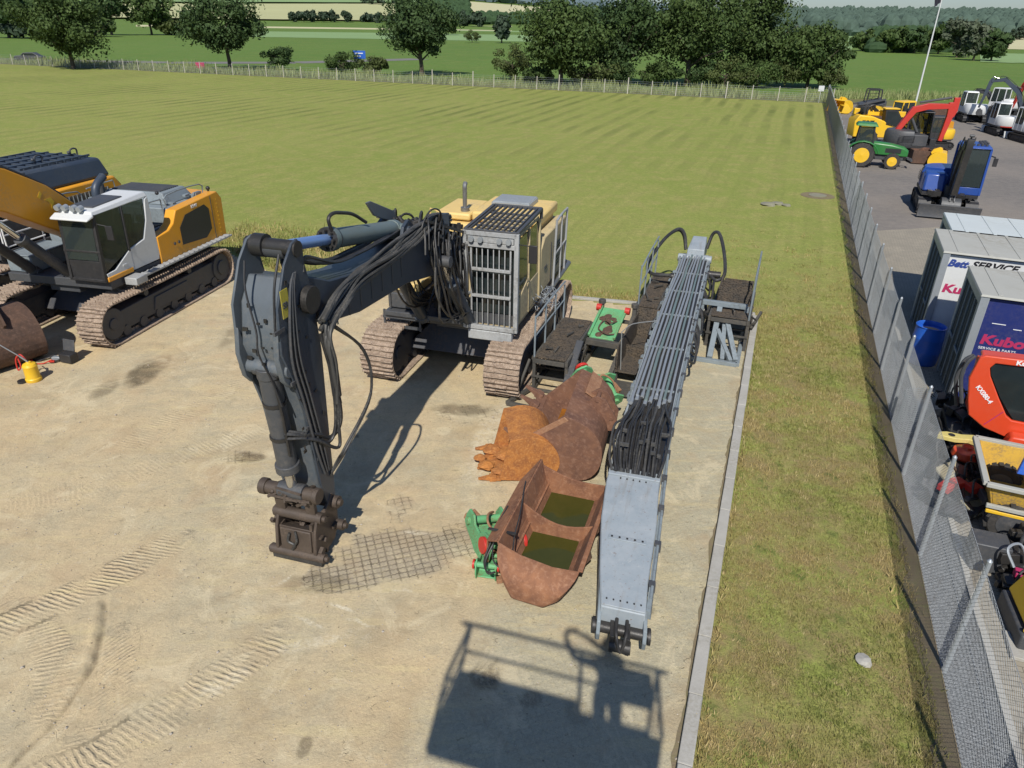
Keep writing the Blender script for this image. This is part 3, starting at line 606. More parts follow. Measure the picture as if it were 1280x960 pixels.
for i, (px, py, tp, wp, lb, m) in enumerate([(1078, 64, 42, 34, 'low tree at the left end of the far wood edge', 0), (1110, 66, 38, 40, 'second tree of the far wood edge', 0), (1142, 67, 40, 38, 'third tree of the far wood edge', 1), (1172, 68, 36, 40, 'tree of the far wood edge just right of the flagpole', 0), (1195, 72, 28, 46, 'pale grey willow in the far wood edge', 4), (1216, 76, 34, 36, 'grey green tree right of the willow', 4), (1238, 77, 42, 34, 'dark reddish tree at the right end of the wood edge', 1), (1274, 50, 36, 26, 'small tree on the tan field at the right border', 3)]):
    tpx(px, py, tp, wp, lb, m=m, seed=130 + i, base=.03, ncl=34, nl=55, ls=.8, group=GW)
# far woods read as one mass
def wood(name, label, spots, hgt, m, seed, wr):
    rnd = random.Random(seed); b = MB()
    for (x, y) in spots:
        z = terrain(x, y); h = hgt * rnd.uniform(.4, 1.3); r_ = wr * rnd.uniform(.5, 1.3); n = 7
        rings = []
        for zz, q in ((0, .75), (.35, 1), (.7, .85), (.92, .45), (1, .05)):
            rings.append([(x + math.cos(2 * PI * k / n) * r_ * q * rnd.uniform(.8, 1.15), y + math.sin(2 * PI * k / n) * r_ * q * rnd.uniform(.8, 1.15), z + h * zz) for k in range(n)])
        b.loft(rings)
    return tag(b.build(name, m, smooth=0), label, 'wood', kind='stuff')
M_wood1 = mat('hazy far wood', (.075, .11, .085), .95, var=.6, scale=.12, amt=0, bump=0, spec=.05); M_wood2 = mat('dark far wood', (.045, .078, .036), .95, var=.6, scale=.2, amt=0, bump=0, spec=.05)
M_wood3 = mat('blue hazy ridge wood', (.12, .16, .175), .95, var=.2, scale=.03, amt=0, bump=0, spec=.05)  # far wood and ridge wood have distance haze mixed into their colour
sp = []; rnd = random.Random(8)
for i in range(4200):
    px = rnd.uniform(940, 1500); py = rnd.uniform(20, 45) + (px - 1000) * .006; g = gp(px, py)
    if g.y < 3800: sp.append((g.x, g.y))
for i in range(1300):
    a = rnd.uniform(.22, 1.0); y = rnd.uniform(900, 2000); sp.append((a * y, y))
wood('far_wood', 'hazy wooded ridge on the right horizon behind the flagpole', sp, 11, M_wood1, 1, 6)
sp = []
for i in range(1100):
    px = rnd.uniform(1090, 1240); t_ = rnd.random(); py = lerp(44, 66, t_); g = gp(px, py); sp.append((g.x, g.y))
for i in range(160):
    g = gp(rnd.uniform(950, 1080), rnd.uniform(36, 43)); sp.append((g.x, g.y))
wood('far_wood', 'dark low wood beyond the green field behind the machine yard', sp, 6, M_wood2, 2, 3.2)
sp = []
for i in range(1500):
    px = rnd.uniform(560, 790); py = rnd.uniform(20, 31); g = gp(px, py)
    if px < 600 and py < 24: continue
    if 585 < px < 700 and py < 24: continue
    sp.append((g.x, g.y))
for i in range(500):
    px = rnd.uniform(500, 585); py = rnd.uniform(6, 30); g = gp(px, py); sp.append((g.x, g.y))
wood('far_wood', 'dark wood strip on the slope behind the middle oak', sp, 6.5, M_wood2, 3, 5)
sp = []
for i in range(2500):
    a = rnd.uniform(-.9, .22); y = rnd.uniform(1350, 2400)
    if a < -.2 and y < 1700 + 200 * math.sin(a * 9): continue
    sp.append((a * y, y))
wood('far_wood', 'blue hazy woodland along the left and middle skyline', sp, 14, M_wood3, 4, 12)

# ------------------------------------------------------------------ far wire fence
r = thing('wire_fence', 'long low wire fence with pale wooden posts across the far lawn edge', 'fence', tuple(WL)); L_ = (WR - WL).length
n = 44
for i in range(-10, n + 1):
    p = WDIR * (L_ * i / n); tall = i in (27, 29, 33, 36, 40); hh = 1.5 if not tall else 1.75
    b = MB(); b.cyl((p.x, p.y, -.05), (p.x + .03, p.y, hh), .045 if not tall else .06, 7); b.build('post', MATS.get('pale post') or mat('pale post', (.5, .47, .4), .8), r)
b = MB(); p, q = WDIR * (-L_ * 10 / n), WDIR * L_
for z in (.1, .3, .5, .7, .9, 1.15, 1.35): b.bar((p.x, p.y, z), (q.x, q.y, z), .012)
for i in range(0, 1400): o_ = p + (q - p) * (i / 1400); b.bar((o_.x, o_.y, 0), (o_.x, o_.y, .95), .007)
b.build('wire_mesh', M_galv, r)
p = gp(1022, 128); b = MB(); b.bx(-.3, .3, -.02, .02, 1.15, 1.7); b.bx(-.02, .02, .02, .05, 0, 1.3); tag(b.build('notice_board', M_white, loc=(p.x, p.y - .3, 0), bev=.005), 'small white notice board on the far wire fence beside the chain link corner', 'sign')
# blue road sign, purple sign, white marker, dark car
p = gp(451, 92); s = FPX / (p - V((0, 0, HC))).dot(cf)
r = thing('road_sign', 'blue direction sign on two posts beyond the wire fence', 'sign', tuple(p)); b = MB(); W_, Z_ = 15 / s, 26 / s; b.bx(-W_ / 2, W_ / 2, -.04, .04, Z_ - 9 / s, Z_); b.build('sign_panel', M_brlblue, r, bev=.02)
b = MB(); b.bx(-W_ * .35, W_ * .3, -.052, -.043, Z_ - 3.4 / s, Z_ - 2.4 / s); b.bx(-W_ * .35, W_ * .1, -.052, -.043, Z_ - 6.6 / s, Z_ - 5.6 / s); b.build('lettering', M_letterw, r)
for sx_ in (-.3, .3): b = MB(); b.cyl((sx_ * W_, .08, 0), (sx_ * W_, .08, Z_ - 1 / s), .05, 8); b.build('post', M_galv, r)
p = gp(251, 88); s = FPX / (p - V((0, 0, HC))).dot(cf); r = thing('advert_board', 'small magenta board low in the grass beside the far road', 'sign', tuple(p)); b = MB(); b.bx(-5.5 / s, 5.5 / s, -.05, .05, 2 / s, 9 / s); b.build('board', M_pink, r, bev=.02); b = MB(); b.cyl((-3 / s, 0, 0), (-3 / s, 0, 2 / s), .05, 6); b.cyl((3 / s, 0, 0), (3 / s, 0, 2 / s), .05, 6); b.build('leg', M_galv, r)
def far_car(p, rz, label, m):
    r = thing('parked_car', label, 'car', tuple(p), rz); b = MB()
    prof = [(-2.1, .35), (-2.15, .75), (-1.9, .95), (-1.1, 1.0), (-.6, 1.42), (.9, 1.45), (1.6, 1.0), (2.1, .9), (2.15, .35)]; b.prism(prof, -.85, .85); b.build('body', m, r, bev=.06)
    b = MB(); b.prism([(-1.0, 1.02), (-.55, 1.36), (.85, 1.38), (1.4, 1.02)], -.862, .862); b.build('window', M_dglass, r)
    for x in (-1.35, 1.35):
        for y in (-.86, .86): b = MB(); b.cyl((x, y - .1, .32), (x, y + .1, .32), .32, 14); b.build('wheel', M_tyre, r)
    return r
p = gp(39, 78); far_car((p.x, p.y, .02), R(10), 'dark car on the far road left of the spreading tree', M_char)
# flagpole
p = gp(1145, 127); r = thing('flagpole', 'tall white flagpole beyond the far machines', 'flagpole', tuple(p)); b = MB(); b.cyl((0, 0, 0), (-.05, 0, 12.2), .10, 10, .05); b.build('pole', M_white, r); b = MB(); b.sph((-.05, 0, 12.25), .12, 6); b.build('finial', M_white, r)
rings = []; rnd = random.Random(3)
for j in range(9):
    z = 11.9 - j * .26; rings.append([(-.12 - (.10 + .9 * (1 - .5 * j / 8)) * k / 6, .12 * math.sin(k * 2.3 + j * .5), z - .25 * k / 6 * (1 + j * .15)) for k in range(7)])
b = MB(); b.loft(rings, cap=False, close=False); fl = b.build('flag', M_flag, r)
# loose bits lying on the lawn
M_dull = mat('dull weathered stone', (.23, .215, .17), .9, var=.3, amt=.5, dirt=(.18, .19, .08))
r = thing('inspection_cover', 'round grey cover plate set in the lawn near the chain link fence', 'cover', (14.9, 35.6, .0)); b = MB(); b.lathe([(.42, 0), (.42, .04), (.3, .05), (.29, .04), (.01, .04)], n=24); b.build('cover_plate', M_dull, r); b = MB(); b.lathe([(.8, 0), (.8, .015), (.43, .02)], n=24); b.build('rim', M_soil, r)
def rock(b, c, r_, rnd, fl=.6):
    o = len(b.v); b.sph((0, 0, 0), r_, 5)
    for i in range(o, len(b.v)):
        v = V(b.v[i]); v *= 1 + .35 * noise.noise(v * 3 / r_ * .5 + V(c)); b.v[i] = (v.x + c[0], v.y + c[1], v.z * fl + c[2])
GSl = 'loose stone slabs on the lawn'
for i, (x, y, s_) in enumerate([(11.8, 33.4, .36), (12.3, 33.6, .3), (12.6, 33.3, .22)]):
    b = MB(); rock(b, (0, 0, .06), s_, rnd, .3); tag(b.build('stone', M_dull, loc=(x, y, -.03), smooth=0), ['largest of the flat stones lying on the lawn by the cover plate', 'middle flat stone lying on the lawn', 'smallest right hand flat stone on the lawn'][i], 'stone', GSl)
b = MB(); rnd = random.Random(4)
rock(b, (0, 0, .03), .11, rnd, .45); tag(b.build('stone', M_conc, loc=(4.72, 6.75, 0), smooth=0), 'pale stone lying in the grass beside the soil strip', 'stone')

# ------------------------------------------------------------------ chain link fence
LF = 80.4; r = thing('chain_link_fence', 'tall galvanised chain link fence running between lawn and machine yard', 'fence', tuple(FA)); r.rotation_euler = (0, 0, math.atan2(FD.y, FD.x))
d = -7.3
while d < LF:
    b = MB(); b.cyl((d, 0, -.1), (d, 0, 1.86), .030, 10); b.cyl((d, 0, 1.86), (d, 0, 1.89), .033, 10, .012); b.build('post', M_galv, r); d += 2.435
b = MB(); d0, d1 = -8, LF; HF = 1.78
for z in (.04, .92, HF): b.bar((d0, .038, z), (d1, .038, z), .005)
pitch = .066; k = d0
def wire(a, c): b.bar(a, c, .0032, .0032)
while k < d1:
    w_ = .0031 + .00005 * max(0, k)
    b.bar((k, .034, .03), (k + HF, .034, HF), w_); b.bar((k + HF, .041, .03), (k, .041, HF), w_); k += pitch if k < 25 else pitch * 1.5
b.build('chain_link', mat('dull mesh wire', (.30, .325, .34), .6, .2, var=.15, amt=.2, bump=0), r, smooth=0)

rnd = random.Random(77); b = MB()
for i in range(5200):
    y = 4.0 + 16 * rnd.random() ** 1.6; x = rnd.uniform(-.8 * y - 2, 5)
    if rnd.random() > .35 + .9 * max(0, noise.noise(V((x * .5, y * .5, 4)))) + .5 * max(0, noise.noise(V((x * 1.7, y * 1.7, 1)))): continue
    if not inpoly(x, y): continue
    s_ = rnd.uniform(.004, .011) * (2.0 if rnd.random() < .05 else 1) * (1 + .03 * y); z = .03 + .006 + s_ * .2; a = rnd.uniform(0, PI); n = len(b.v)
    for k in range(4): b.v.append((x + s_ * math.cos(a + k * PI / 2) * rnd.uniform(.7, 1.3), y + s_ * math.sin(a + k * PI / 2) * rnd.uniform(.7, 1.3), z))
    b.v += [(x, y, z + s_ * .7), (x, y, z - s_)]
    for k in range(4): b.f += [(n + k, n + (k + 1) % 4, n + 4), (n + (k + 1) % 4, n + k, n + 5)]; b.k += [0, 0]
tag(b.build('pebbles', mat('mixed grit', (.30, .25, .19), .9, var=.6, scale=9, amt=.5, dirt=(.62, .58, .5), bump=0), smooth=0), 'loose grit and small clods scattered over the dusty paving', 'grit', kind='stuff')

ragged('soil_seam', K0 - KD * 4, K1 - KD * .2, .04, .036, M_soil, 9, 400, .05)
# ------------------------------------------------------------------ tracked undercarriage
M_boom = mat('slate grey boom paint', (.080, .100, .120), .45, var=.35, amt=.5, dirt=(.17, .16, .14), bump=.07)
M_boomshade = mat('boom paint darkened for shade', (.036, .048, .066), .42, var=.25, amt=.2, dirt=(.12, .12, .11), bump=.07)  # darker copy of the boom paint, side shade put into the colour
def track_path(hl, h, pitch):
    r_ = h / 2; hc = hl - r_; pts = []; n = int(2 * hc / pitch); 
    for i in range(n): pts.append((-hc + 2 * hc * i / n, 0.0))
    m = max(5, int(PI * r_ / pitch))
    for i in range(m): a = -PI / 2 + PI * i / m; pts.append((hc + r_ * math.cos(a), r_ + r_ * math.sin(a)))
    for i in range(n): u = 1 - i / n; pts.append((-hc + 2 * hc * u, h - .03 * math.sin(PI * u) * 2 * h * .5))
    for i in range(m): a = PI / 2 + PI * i / m; pts.append((-hc + r_ * math.cos(a), r_ + r_ * math.sin(a)))
    return pts
def undercarriage(root, hl, W, tw, h, m_track, m_frame, pitch=.2, grouser=.060, seed=1, ribs=2, carbody=True):
    rnd = random.Random(seed)
    for side in (-1, 1):
        yc = side * (W - tw / 2); b = MB(); P = track_path(hl, h, pitch); n = len(P)
        for i in range(n):
            p, q = P[i], P[(i + 1) % n]; dx, dz = q[0] - p[0], q[1] - p[1]; l = math.hypot(dx, dz); dx /= l; dz /= l; nx, nz = dz, -dx
            y0, y1 = yc - tw / 2 + rnd.uniform(-.004, .004), yc + tw / 2 + rnd.uniform(-.004, .004)
            def pt(s_, o_): return (p[0] + dx * s_ + nx * o_, max(.001, p[1] + dz * s_ + nz * o_) )
            b_ = [pt(.004, -.05), pt(l * .96, -.05), pt(l * .96, -.022), pt(.004, -.022)]
            b.prism(b_, y0, y1)
            for k in range(ribs):
                s0 = l * (.06 + .50 * k / max(1, ribs - 1)); nseg = 3 if tw > .5 else 1
                for e_ in range(nseg):
                    ya_ = lerp(y0, y1, e_ / nseg) + .003; yb_ = lerp(y0, y1, (e_ + 1) / nseg) - .003; gh = grouser * rnd.uniform(.7, 1.1); so_ = rnd.uniform(-.009, .009)
                    b.prism([pt(s0 + so_, -.022), pt(s0 + so_ + .036, -.022), pt(s0 + so_ + .026, gh - .022), pt(s0 + so_ + .008, gh - .022)], ya_, yb_)
            b.prism([pt(.01, -.14), pt(l * .9, -.14), pt(l * .9, -.05), pt(.01, -.05)], yc - .12, yc + .12)
        b.build('track', m_track, root, smooth=0)
        b = MB(); e = tw * .30; hc = hl - h / 2
        b.prism([(-hc, h * .22), (hc, h * .22), (hc * 1.02, h * .45), (hc * .9, h * .70), (-hc * .9, h * .74), (-hc * 1.02, h * .5)], yc - e, yc + e)
        b.prism([(-hc * .35, h * .3), (hc * .35, h * .3), (hc * .3, h * .62), (-hc * .3, h * .62)], yc - e * 1.15, yc + e * 1.15)
        fr = b.build('track_frame', m_frame, root, bev=.02)
        b = MB(); b.cyl((hc, yc - e * 1.2, h / 2), (hc, yc + e * 1.2, h / 2), h / 2 - .15, 20); b.cyl((hc, yc - e * 1.35, h / 2), (hc, yc + e * 1.35, h / 2), h * .14, 14); b.build('idler', m_frame, fr, bev=.015)
        b = MB(); b.cyl((-hc, yc - e * 1.2, h / 2), (-hc, yc + e * 1.2, h / 2), h / 2 - .14, 20); b.cyl((-hc, yc - e * 1.4, h / 2), (-hc, yc + e * 1.4, h / 2), h * .2, 14); b.build('sprocket', m_frame, fr, bev=.015)
        nr = 7
        for k in range(nr): x = lerp(-hc * .82, hc * .82, k / (nr - 1)); b = MB(); b.cyl((x, yc - e * 1.1, h * .19), (x, yc + e * 1.1, h * .19), h * .13, 12); b.build('roller', m_frame, fr)
        for x in (-hc * .4, hc * .4): b = MB(); b.cyl((x, yc - e * .9, h * .80), (x, yc + e * .9, h * .80), h * .08, 10); b.build('roller', m_frame, fr)
    if carbody:
        b = MB(); wi = W - tw * .6; k = h
        for sx in (-1, 1):
            b.hexa([(sx * hl * .15, -wi, k * .32), (sx * hl * .5, -wi, k * .32), (sx * hl * .5, wi, k * .32), (sx * hl * .15, wi, k * .32)][::sx], [(sx * hl * .1, -wi * .5, k * .92), (sx * hl * .34, -wi * .5, k * .92), (sx * hl * .34, wi * .5, k * .92), (sx * hl * .1, wi * .5, k * .92)][::sx])
        b.cyl((0, 0, k * .45), (0, 0, k * 1.16), hl * .30, 28); b.build('carbody', m_frame, root, bev=.02)
def cylinder(root, p, q, r_, frac, m_b, m_r, name='hydraulic_cylinder'):
    p, q = V(p), V(q); m = p.lerp(q, frac); d = (q - p).normalized(); b = MB()
    b.cyl(p, m, r_, 18); b.cyl(m - d * .10, m + d * .03, r_ * 1.22, 18); b.cyl(p - d * .03, p + d * .12, r_ * 1.1, 18)
    s_ = d.cross(V((0, 0, 1))).normalized() if abs(d.z) < .99 else V((0, 1, 0))
    b.cyl(p - s_ * r_ * 1.3, p + s_ * r_ * 1.3, r_ * .75, 14); o = b.build(name, m_b, root, bev=.008)
    b = MB(); b.cyl(m, q, r_ * .55, 16); b.build('rod', m_r, o); b = MB(); b.cyl(q - s_ * r_ * 1.4, q + s_ * r_ * 1.4, r_ * .85, 14); b.build('rod_eye', M_char, o, bev=.008); return o
def hoses(root, base, n, spread, r_, m, seed, sub=5, name='hoses', jit=.0):
    """n rubber hoses that follow a common route, each with its own slack"""
    rnd = random.Random(seed); b = MB()
    for k in range(n):
        ox, oy, oz = [rnd.uniform(-s_, s_) for s_ in spread]
        pts = [(p[0] + ox + rnd.gauss(0, jit), p[1] + oy + rnd.gauss(0, jit), p[2] + oz + rnd.gauss(0, jit)) for p in base]
        b.hose(pts, r_ * rnd.uniform(.8, 1.2), 6, sub)
    return b.build(name, m, root, smooth=60)
def glass(root, pts, name='window', m=None):
    p = [V(x) for x in pts]; n = (p[1] - p[0]).cross(p[-1] - p[0]).normalized() * .008; k = len(p)
    b = MB(); b.add([tuple(x - n) for x in p] + [tuple(x + n) for x in p], [tuple(range(k))[::-1], tuple(range(k, 2 * k))] + [(i, (i + 1) % k, k + (i + 1) % k, k + i) for i in range(k)])
    return b.build(name, m or M_glass, root, smooth=0)
def seat(root, x, y, z, s=1):
    b = MB(s); X, Y, Z = x / s, y / s, z / s; b.bx(X - .25, X + .25, Y - .25, Y + .25, Z + .35, Z + .5); b.hexa([(X - .3, Y - .24, Z + .5), (X - .15, Y - .24, Z + .5), (X - .15, Y + .24, Z + .5), (X - .3, Y + .24, Z + .5)], [(X - .42, Y - .2, Z + 1.15), (X - .32, Y - .2, Z + 1.15), (X - .32, Y + .2, Z + 1.15), (X - .42, Y + .2, Z + 1.15)])
    b.bx(X - .15, X + .1, Y - .1, Y + .1, Z, Z + .35)
    for sy in (-.34, .34): b.bx(X - .2, X + .3, Y + sy - .07, Y + sy + .07, Z + .4, Z + .62); b.cyl((X + .25, Y + sy, Z + .6), (X + .28, Y + sy, Z + .85), .025, 8)
    return b.build('seat', M_black, root, bev=.03)

# ------------------------------------------------------------------ the demolition excavator in the middle
S = 1.105; hd = R(-105.8)
E = thing('demolition_excavator', 'yellow and grey demolition excavator with caged cab and hose covered boom reaching down', 'excavator', (-.9, 16.69, .03), hd)
undercarriage(E, 2.52 * S, 1.68 * S, .72 * S, 1.09 * S, M_track, M_trackd, .215, seed=3)
b = MB(S)
b.prism([(-2.6, 1.2), (1.75, 1.2), (1.85, 1.3), (1.85, 1.4), (-2.6, 1.4)], -1.38, .40); b.prism([(-2.6, 1.2), (.5, 1.2), (.5, 1.4), (-2.6, 1.4)], .41, 1.4); b.bx(.2, 1.4, -.42, .38, 1.0, 1.2)
b.build('deck', M_char, E, bev=.015)
# engine cover and counterweight
b = MB(S); b.hexa([(-2.3, -1.36, 1.42), (-.55, -1.36, 1.42), (-.55, 1.2, 1.42), (-2.3, 1.2, 1.42)], [(-2.3, -1.30, 2.74), (-.62, -1.30, 2.66), (-.62, 1.15, 2.66), (-2.3, 1.15, 2.74)]); b.bx(-2.2, -.75, -1.25, -.42, 2.7, 2.86)
eng = b.build('engine_cover', M_yellow, E, bev=.05)
b = MB(S); b.bx(-2.45, -.75, -.38, 1.22, 2.70, 2.93); b.build('hood', M_yellow, eng, bev=.06)
b = MB(S); b.bx(-2.15, -1.35, -.1, .8, 2.94, 3.03); 
for k in range(7): b.bx(-2.12 + k * .11, -2.07 + k * .11, -.08, .78, 3.03, 3.06)
b.build('air_grille', M_galv, eng)
b = MB(S); prof = []
for i in range(13): a = lerp(-1.12, 1.12, i / 12); prof.append((-1.1 - 2.05 * math.cos(a * .62) + .25 * 0, 1.42 * math.sin(a * 1.0) / math.sin(1.12)))
b.prism([(-2.32, -1.42)] + [(x, y) for x, y in prof][0:] + [(-2.32, 1.42)], 1.22, 2.45, 'z'); b.build('counterweight', M_cream, E, bev=.06)
b = MB(S); b.cyl((-1.0, -.62, 2.8), (-1.0, -.62, 3.35), .05, 12); b.tube(catmull([(-1.0, -.62, 3.3), (-1.0, -.62, 3.42), (-1.06, -.62, 3.48)], 4), .05, 10); b.cyl((-1.0, -.62, 2.68), (-1.0, -.62, 2.95), .10, 14); b.build('exhaust_pipe', M_steel, E)
b = MB(S); b.tube(catmull([(-.35, -1.2, 2.4), (-.35, -1.2, 2.95), (-.3, -1.15, 3.02), (-.1, -.9, 3.02), (-.05, -.85, 2.9), (-.05, -.85, 2.4)], 4), .02, 7); b.build('handrail', M_yellow, E)
# right side tanks (image left), boxes
b = MB(S); b.bx(-.5, .75, -1.36, -.62, 1.42, 2.25); b.bx(.78, 1.7, -1.36, -.65, 1.42, 1.75); b.build('tool_box', M_char, E, bev=.03)
b = MB(S); b.bx(.85, 1.55, -1.34, -.72, 1.752, 1.93); b.bx(1.0, 1.3, -1.2, -.9, 1.931, 1.97); b.build('battery_cover', M_yellow, E, bev=.03)
b = MB(S); b.bar((1.78, -1.45, 1.25), (1.78, -.6, 1.25), .05); b.bar((1.78, -1.45, 1.05), (1.78, -.6, 1.05), .05); b.bar((1.78, -1.42, 1.0), (1.78, -1.42, 1.4), .04); b.bar((1.78, -.63, 1.0), (1.78, -.63, 1.4), .04)
b.tube(catmull([(1.72, -1.3, 1.42), (1.72, -1.3, 2.2), (1.68, -1.25, 2.3), (.8, -1.25, 2.35), (.75, -1.25, 2.25)], 4), .022, 7); b.build('step_rail', M_char, E)
# side body behind the cab (image right)
b = MB(S); b.prism([(-2.45, 1.42), (-.02, 1.42), (-.02, 2.42), (-.35, 2.62), (-2.45, 2.60)], 1.20, 1.44); b.bx(-2.28, -.1, .92, 1.215, 1.42, 2.38)
sb = b.build('side_panel', M_cream, E, bev=.03)
b = MB(S); 
for k in range(7): b.bx(-1.95, -1.15, 1.441, 1.455, 1.65 + k * .085, 1.69 + k * .085)
b.bx(-.95, -.9, 1.441, 1.455, 1.5, 2.35); b.bx(-.55, -.3, 1.441, 1.46, 1.9, 1.96); b.build('louvres', M_char, sb)
b = MB(S); b.tube(catmull([(-.9, 1.52, 1.35), (-.9, 1.55, 2.7), (-1.0, 1.55, 2.85), (-2.0, 1.52, 2.85), (-2.12, 1.52, 2.7), (-2.15, 1.5, 1.35)], 4), .026, 8); b.bar((-.9, 1.55, 2.1), (-2.13, 1.52, 2.1), .03); b.bar((-1.5, 1.54, 1.35), (-1.5, 1.54, 2.84), .03); b.build('handrail', M_cage, E)
b = MB(S); b.cyl((.3, 1.50, 1.30), (-2.75, 1.50, 1.34), .055, 10); b.cyl((-2.75, 1.5, 1.34), (-2.9, 1.2, 1.36), .055, 10); b.build('bumper_tube', M_steel, E)
# cab
x0, x1, y0, y1, z0, z1 = .10, 1.80, .45, 1.42, 1.38, 3.12
cab = MB(S)
for (xa, ya, xb, yb) in ((x1, y0, x1 - .06, y0 + .03), (x1, y1, x1 - .06, y1 - .03), (x0, y0, x0, y0 + .03), (x0, y1, x0, y1 - .03)): cab.bar((xa, ya, z0), (xb, yb, z1), .09)
cab.bar((.95, y1, z0), (.92, y1 - .02, z1), .06); cab.bx(x0, x1 - .02, y0 + .02, y1 - .02, z1 - .02, z1 + .05); cab.bx(x0, x1, y0, y1, z0 - .05, z0 + .02)
cab.bx(x0 + .02, .9, y1 - .04, y1 + .005, z0 + .02, z0 + .62); cab.bx(x0 + .02, x1, y0 - .005, y0 + .03, z0 + .02, z0 + .5); cab.bx(x0 - .02, x0 + .03, y0 + .04, y1 - .04, z0, z0 + .75); 
cb = cab.build('cab', M_cream, E, bev=.02)
b = MB(S); b.bx(x1 - .03, x1 + .01, y0 + .05, y1 - .05, z0, z0 + .22); b.build('front_sill', M_char, cb)
b = MB(S); b.prism([(.97, z0 + .02), (x1 - .04, z0 + .02), (x1 - .06, z0 + .5), (.97, z0 + .75)], y1 - .03, y1 + .012); b.bx(1.0, 1.1, y1 + .013, y1 + .03, z0 + .6, z0 + .66); b.build('door', M_cream, cb, bev=.01)
def SG(*p): return [tuple(c * S for c in q) for q in p]
glass(cb, SG((.98, y1 - .012, z0 + .76), (x1 - .07, y1 - .012, z0 + .52), (x1 - .10, y1 - .03, z1 - .05), (.98, y1 - .03, z1 - .05)))
glass(cb, SG((x0 + .05, y1 - .012, z0 + .64), (.90, y1 - .012, z0 + .64), (.88, y1 - .03, z1 - .05), (x0 + .05, y1 - .03, z1 - .05)))
glass(cb, SG((x1 - .01, y0 + .06, z0 + .24), (x1 - .01, y1 - .06, z0 + .24), (x1 - .06, y1 - .08, z1 - .05), (x1 - .06, y0 + .08, z1 - .05)), m=M_dglass)
glass(cb, SG((x0 + .05, y0 + .01, z0 + .52), (x1 - .06, y0 + .01, z0 + .52), (x1 - .1, y0 + .03, z1 - .05), (x0 + .05, y0 + .03, z1 - .05)))
seat(cb, .75 * S, .93 * S, (z0 + .02) * S, 1.1)
b = MB(S); b.bx(1.35, 1.6, .6, .8, z0 + .05, z0 + .75); b.cyl((1.45, .95, z0), (1.45, .95, z0 + .5), .03, 8); b.bx(1.4, 1.7, 1.1, 1.3, z0, z0 + .12); b.build('controls', M_black, cb, bev=.02)
# guard cage
g_ = MB(S); gx = x1 + .12; ya, yb, za, zb = y0 - .03, y1 + .02, z0 - .04, z1 + .10
for (p, q) in (((gx, ya, za), (gx, yb, za)), ((gx, ya, zb), (gx, yb, zb)), ((gx, ya, za - .04), (gx, ya, zb + .04)), ((gx, yb, za - .04), (gx, yb, zb + .04)), ((gx, ya, zb - .22), (gx, yb, zb - .22))): g_.bar(p, q, .085)
for z in (z0 + .62, z0 + 1.15): g_.bar((gx + .02, ya + .14, z), (gx + .02, yb - .1, z), .055)
for k in range(8): y = lerp(ya + .12, yb - .12, k / 7); g_.cyl((gx, y, za + .05), (gx, y, zb - .25), .012 if k not in (0, 7) else .02, 7)
for z in (z0 + .62, z0 + 1.4): g_.bar((gx, ya, z), (gx - .12, ya + .05, z), .05); g_.bar((gx, yb, z), (gx - .12, yb - .05, z), .05)
g_.bar((gx + .01, ya + .06, zb - .11), (gx + .01, yb - .06, zb - .11), .03, .12)
g_.build('front_guard', M_cage, cb, bev=.006)
g_ = MB(S); zr = z1 + .2
for (p, q) in (((gx, ya, zr - .06), (x0, ya, zr)), ((gx, yb, zr - .06), (x0, yb, zr)), ((gx, ya, zr - .06), (gx, yb, zr - .06)), ((x0, ya, zr), (x0, yb, zr)), ((x0, ya, zr), (x0, ya, z1)), ((x0, yb, zr), (x0, yb, z1))): g_.bar(p, q, .06)
for k in range(9): y = lerp(ya + .08, yb - .08, k / 8); g_.bar((gx - .04, y, zr - .055), (x0 + .03, y, zr - .005), .028, .05)
for k in (1, 2, 3): x = lerp(x0, gx, k / 4); g_.bar((x, ya, zr + .0 - .06 * k / 4 - .03), (x, yb, zr - .06 * k / 4 - .03), .04)
g_.build('roof_guard', M_char, cb, bev=.006)
b = MB(S); b.bx(x1 + .02, x1 + .16, y0 + .02, y1 - .05, z0 - .30, z0 - .1); b.bx(x1 - .2, x1 + .1, y0 + .1, y1 - .1, z0 - .28, z0 - .12); b.build('step', M_cage, cb, bev=.02)
b = MB(S); b.bar((gx, yb, zb - .15), (gx + .05, yb + .28, zb - .15), .02); b.box((gx + .05, yb + .32, zb - .3), (.03, .16, .34)); b.build('mirror', M_black, cb, bev=.01)
b = MB(S)
for y in (y0 + .12, y0 + .3, y1 - .3, y1 - .12): b.cyl((gx + .05, y, zb - .11), (gx + .11, y, zb - .11), .05, 12)
b.build('work_light', M_galv, cb)
b = MB(); rnd = random.Random(8)
for k in range(26):
    p = (V((.2, 1.52, 1.45)) + V((rnd.uniform(-.7, .5), rnd.uniform(-.05, .25), rnd.uniform(-.1, .12)))) * S; pts = [p]
    for j in range(4): p = p + V((rnd.uniform(-.22, .22), rnd.uniform(-.12, .12), rnd.uniform(-.12, .10))); pts.append(p)
    b.hose(pts, .007, 5, 3)
b.build('loose_cables', M_galv, E)
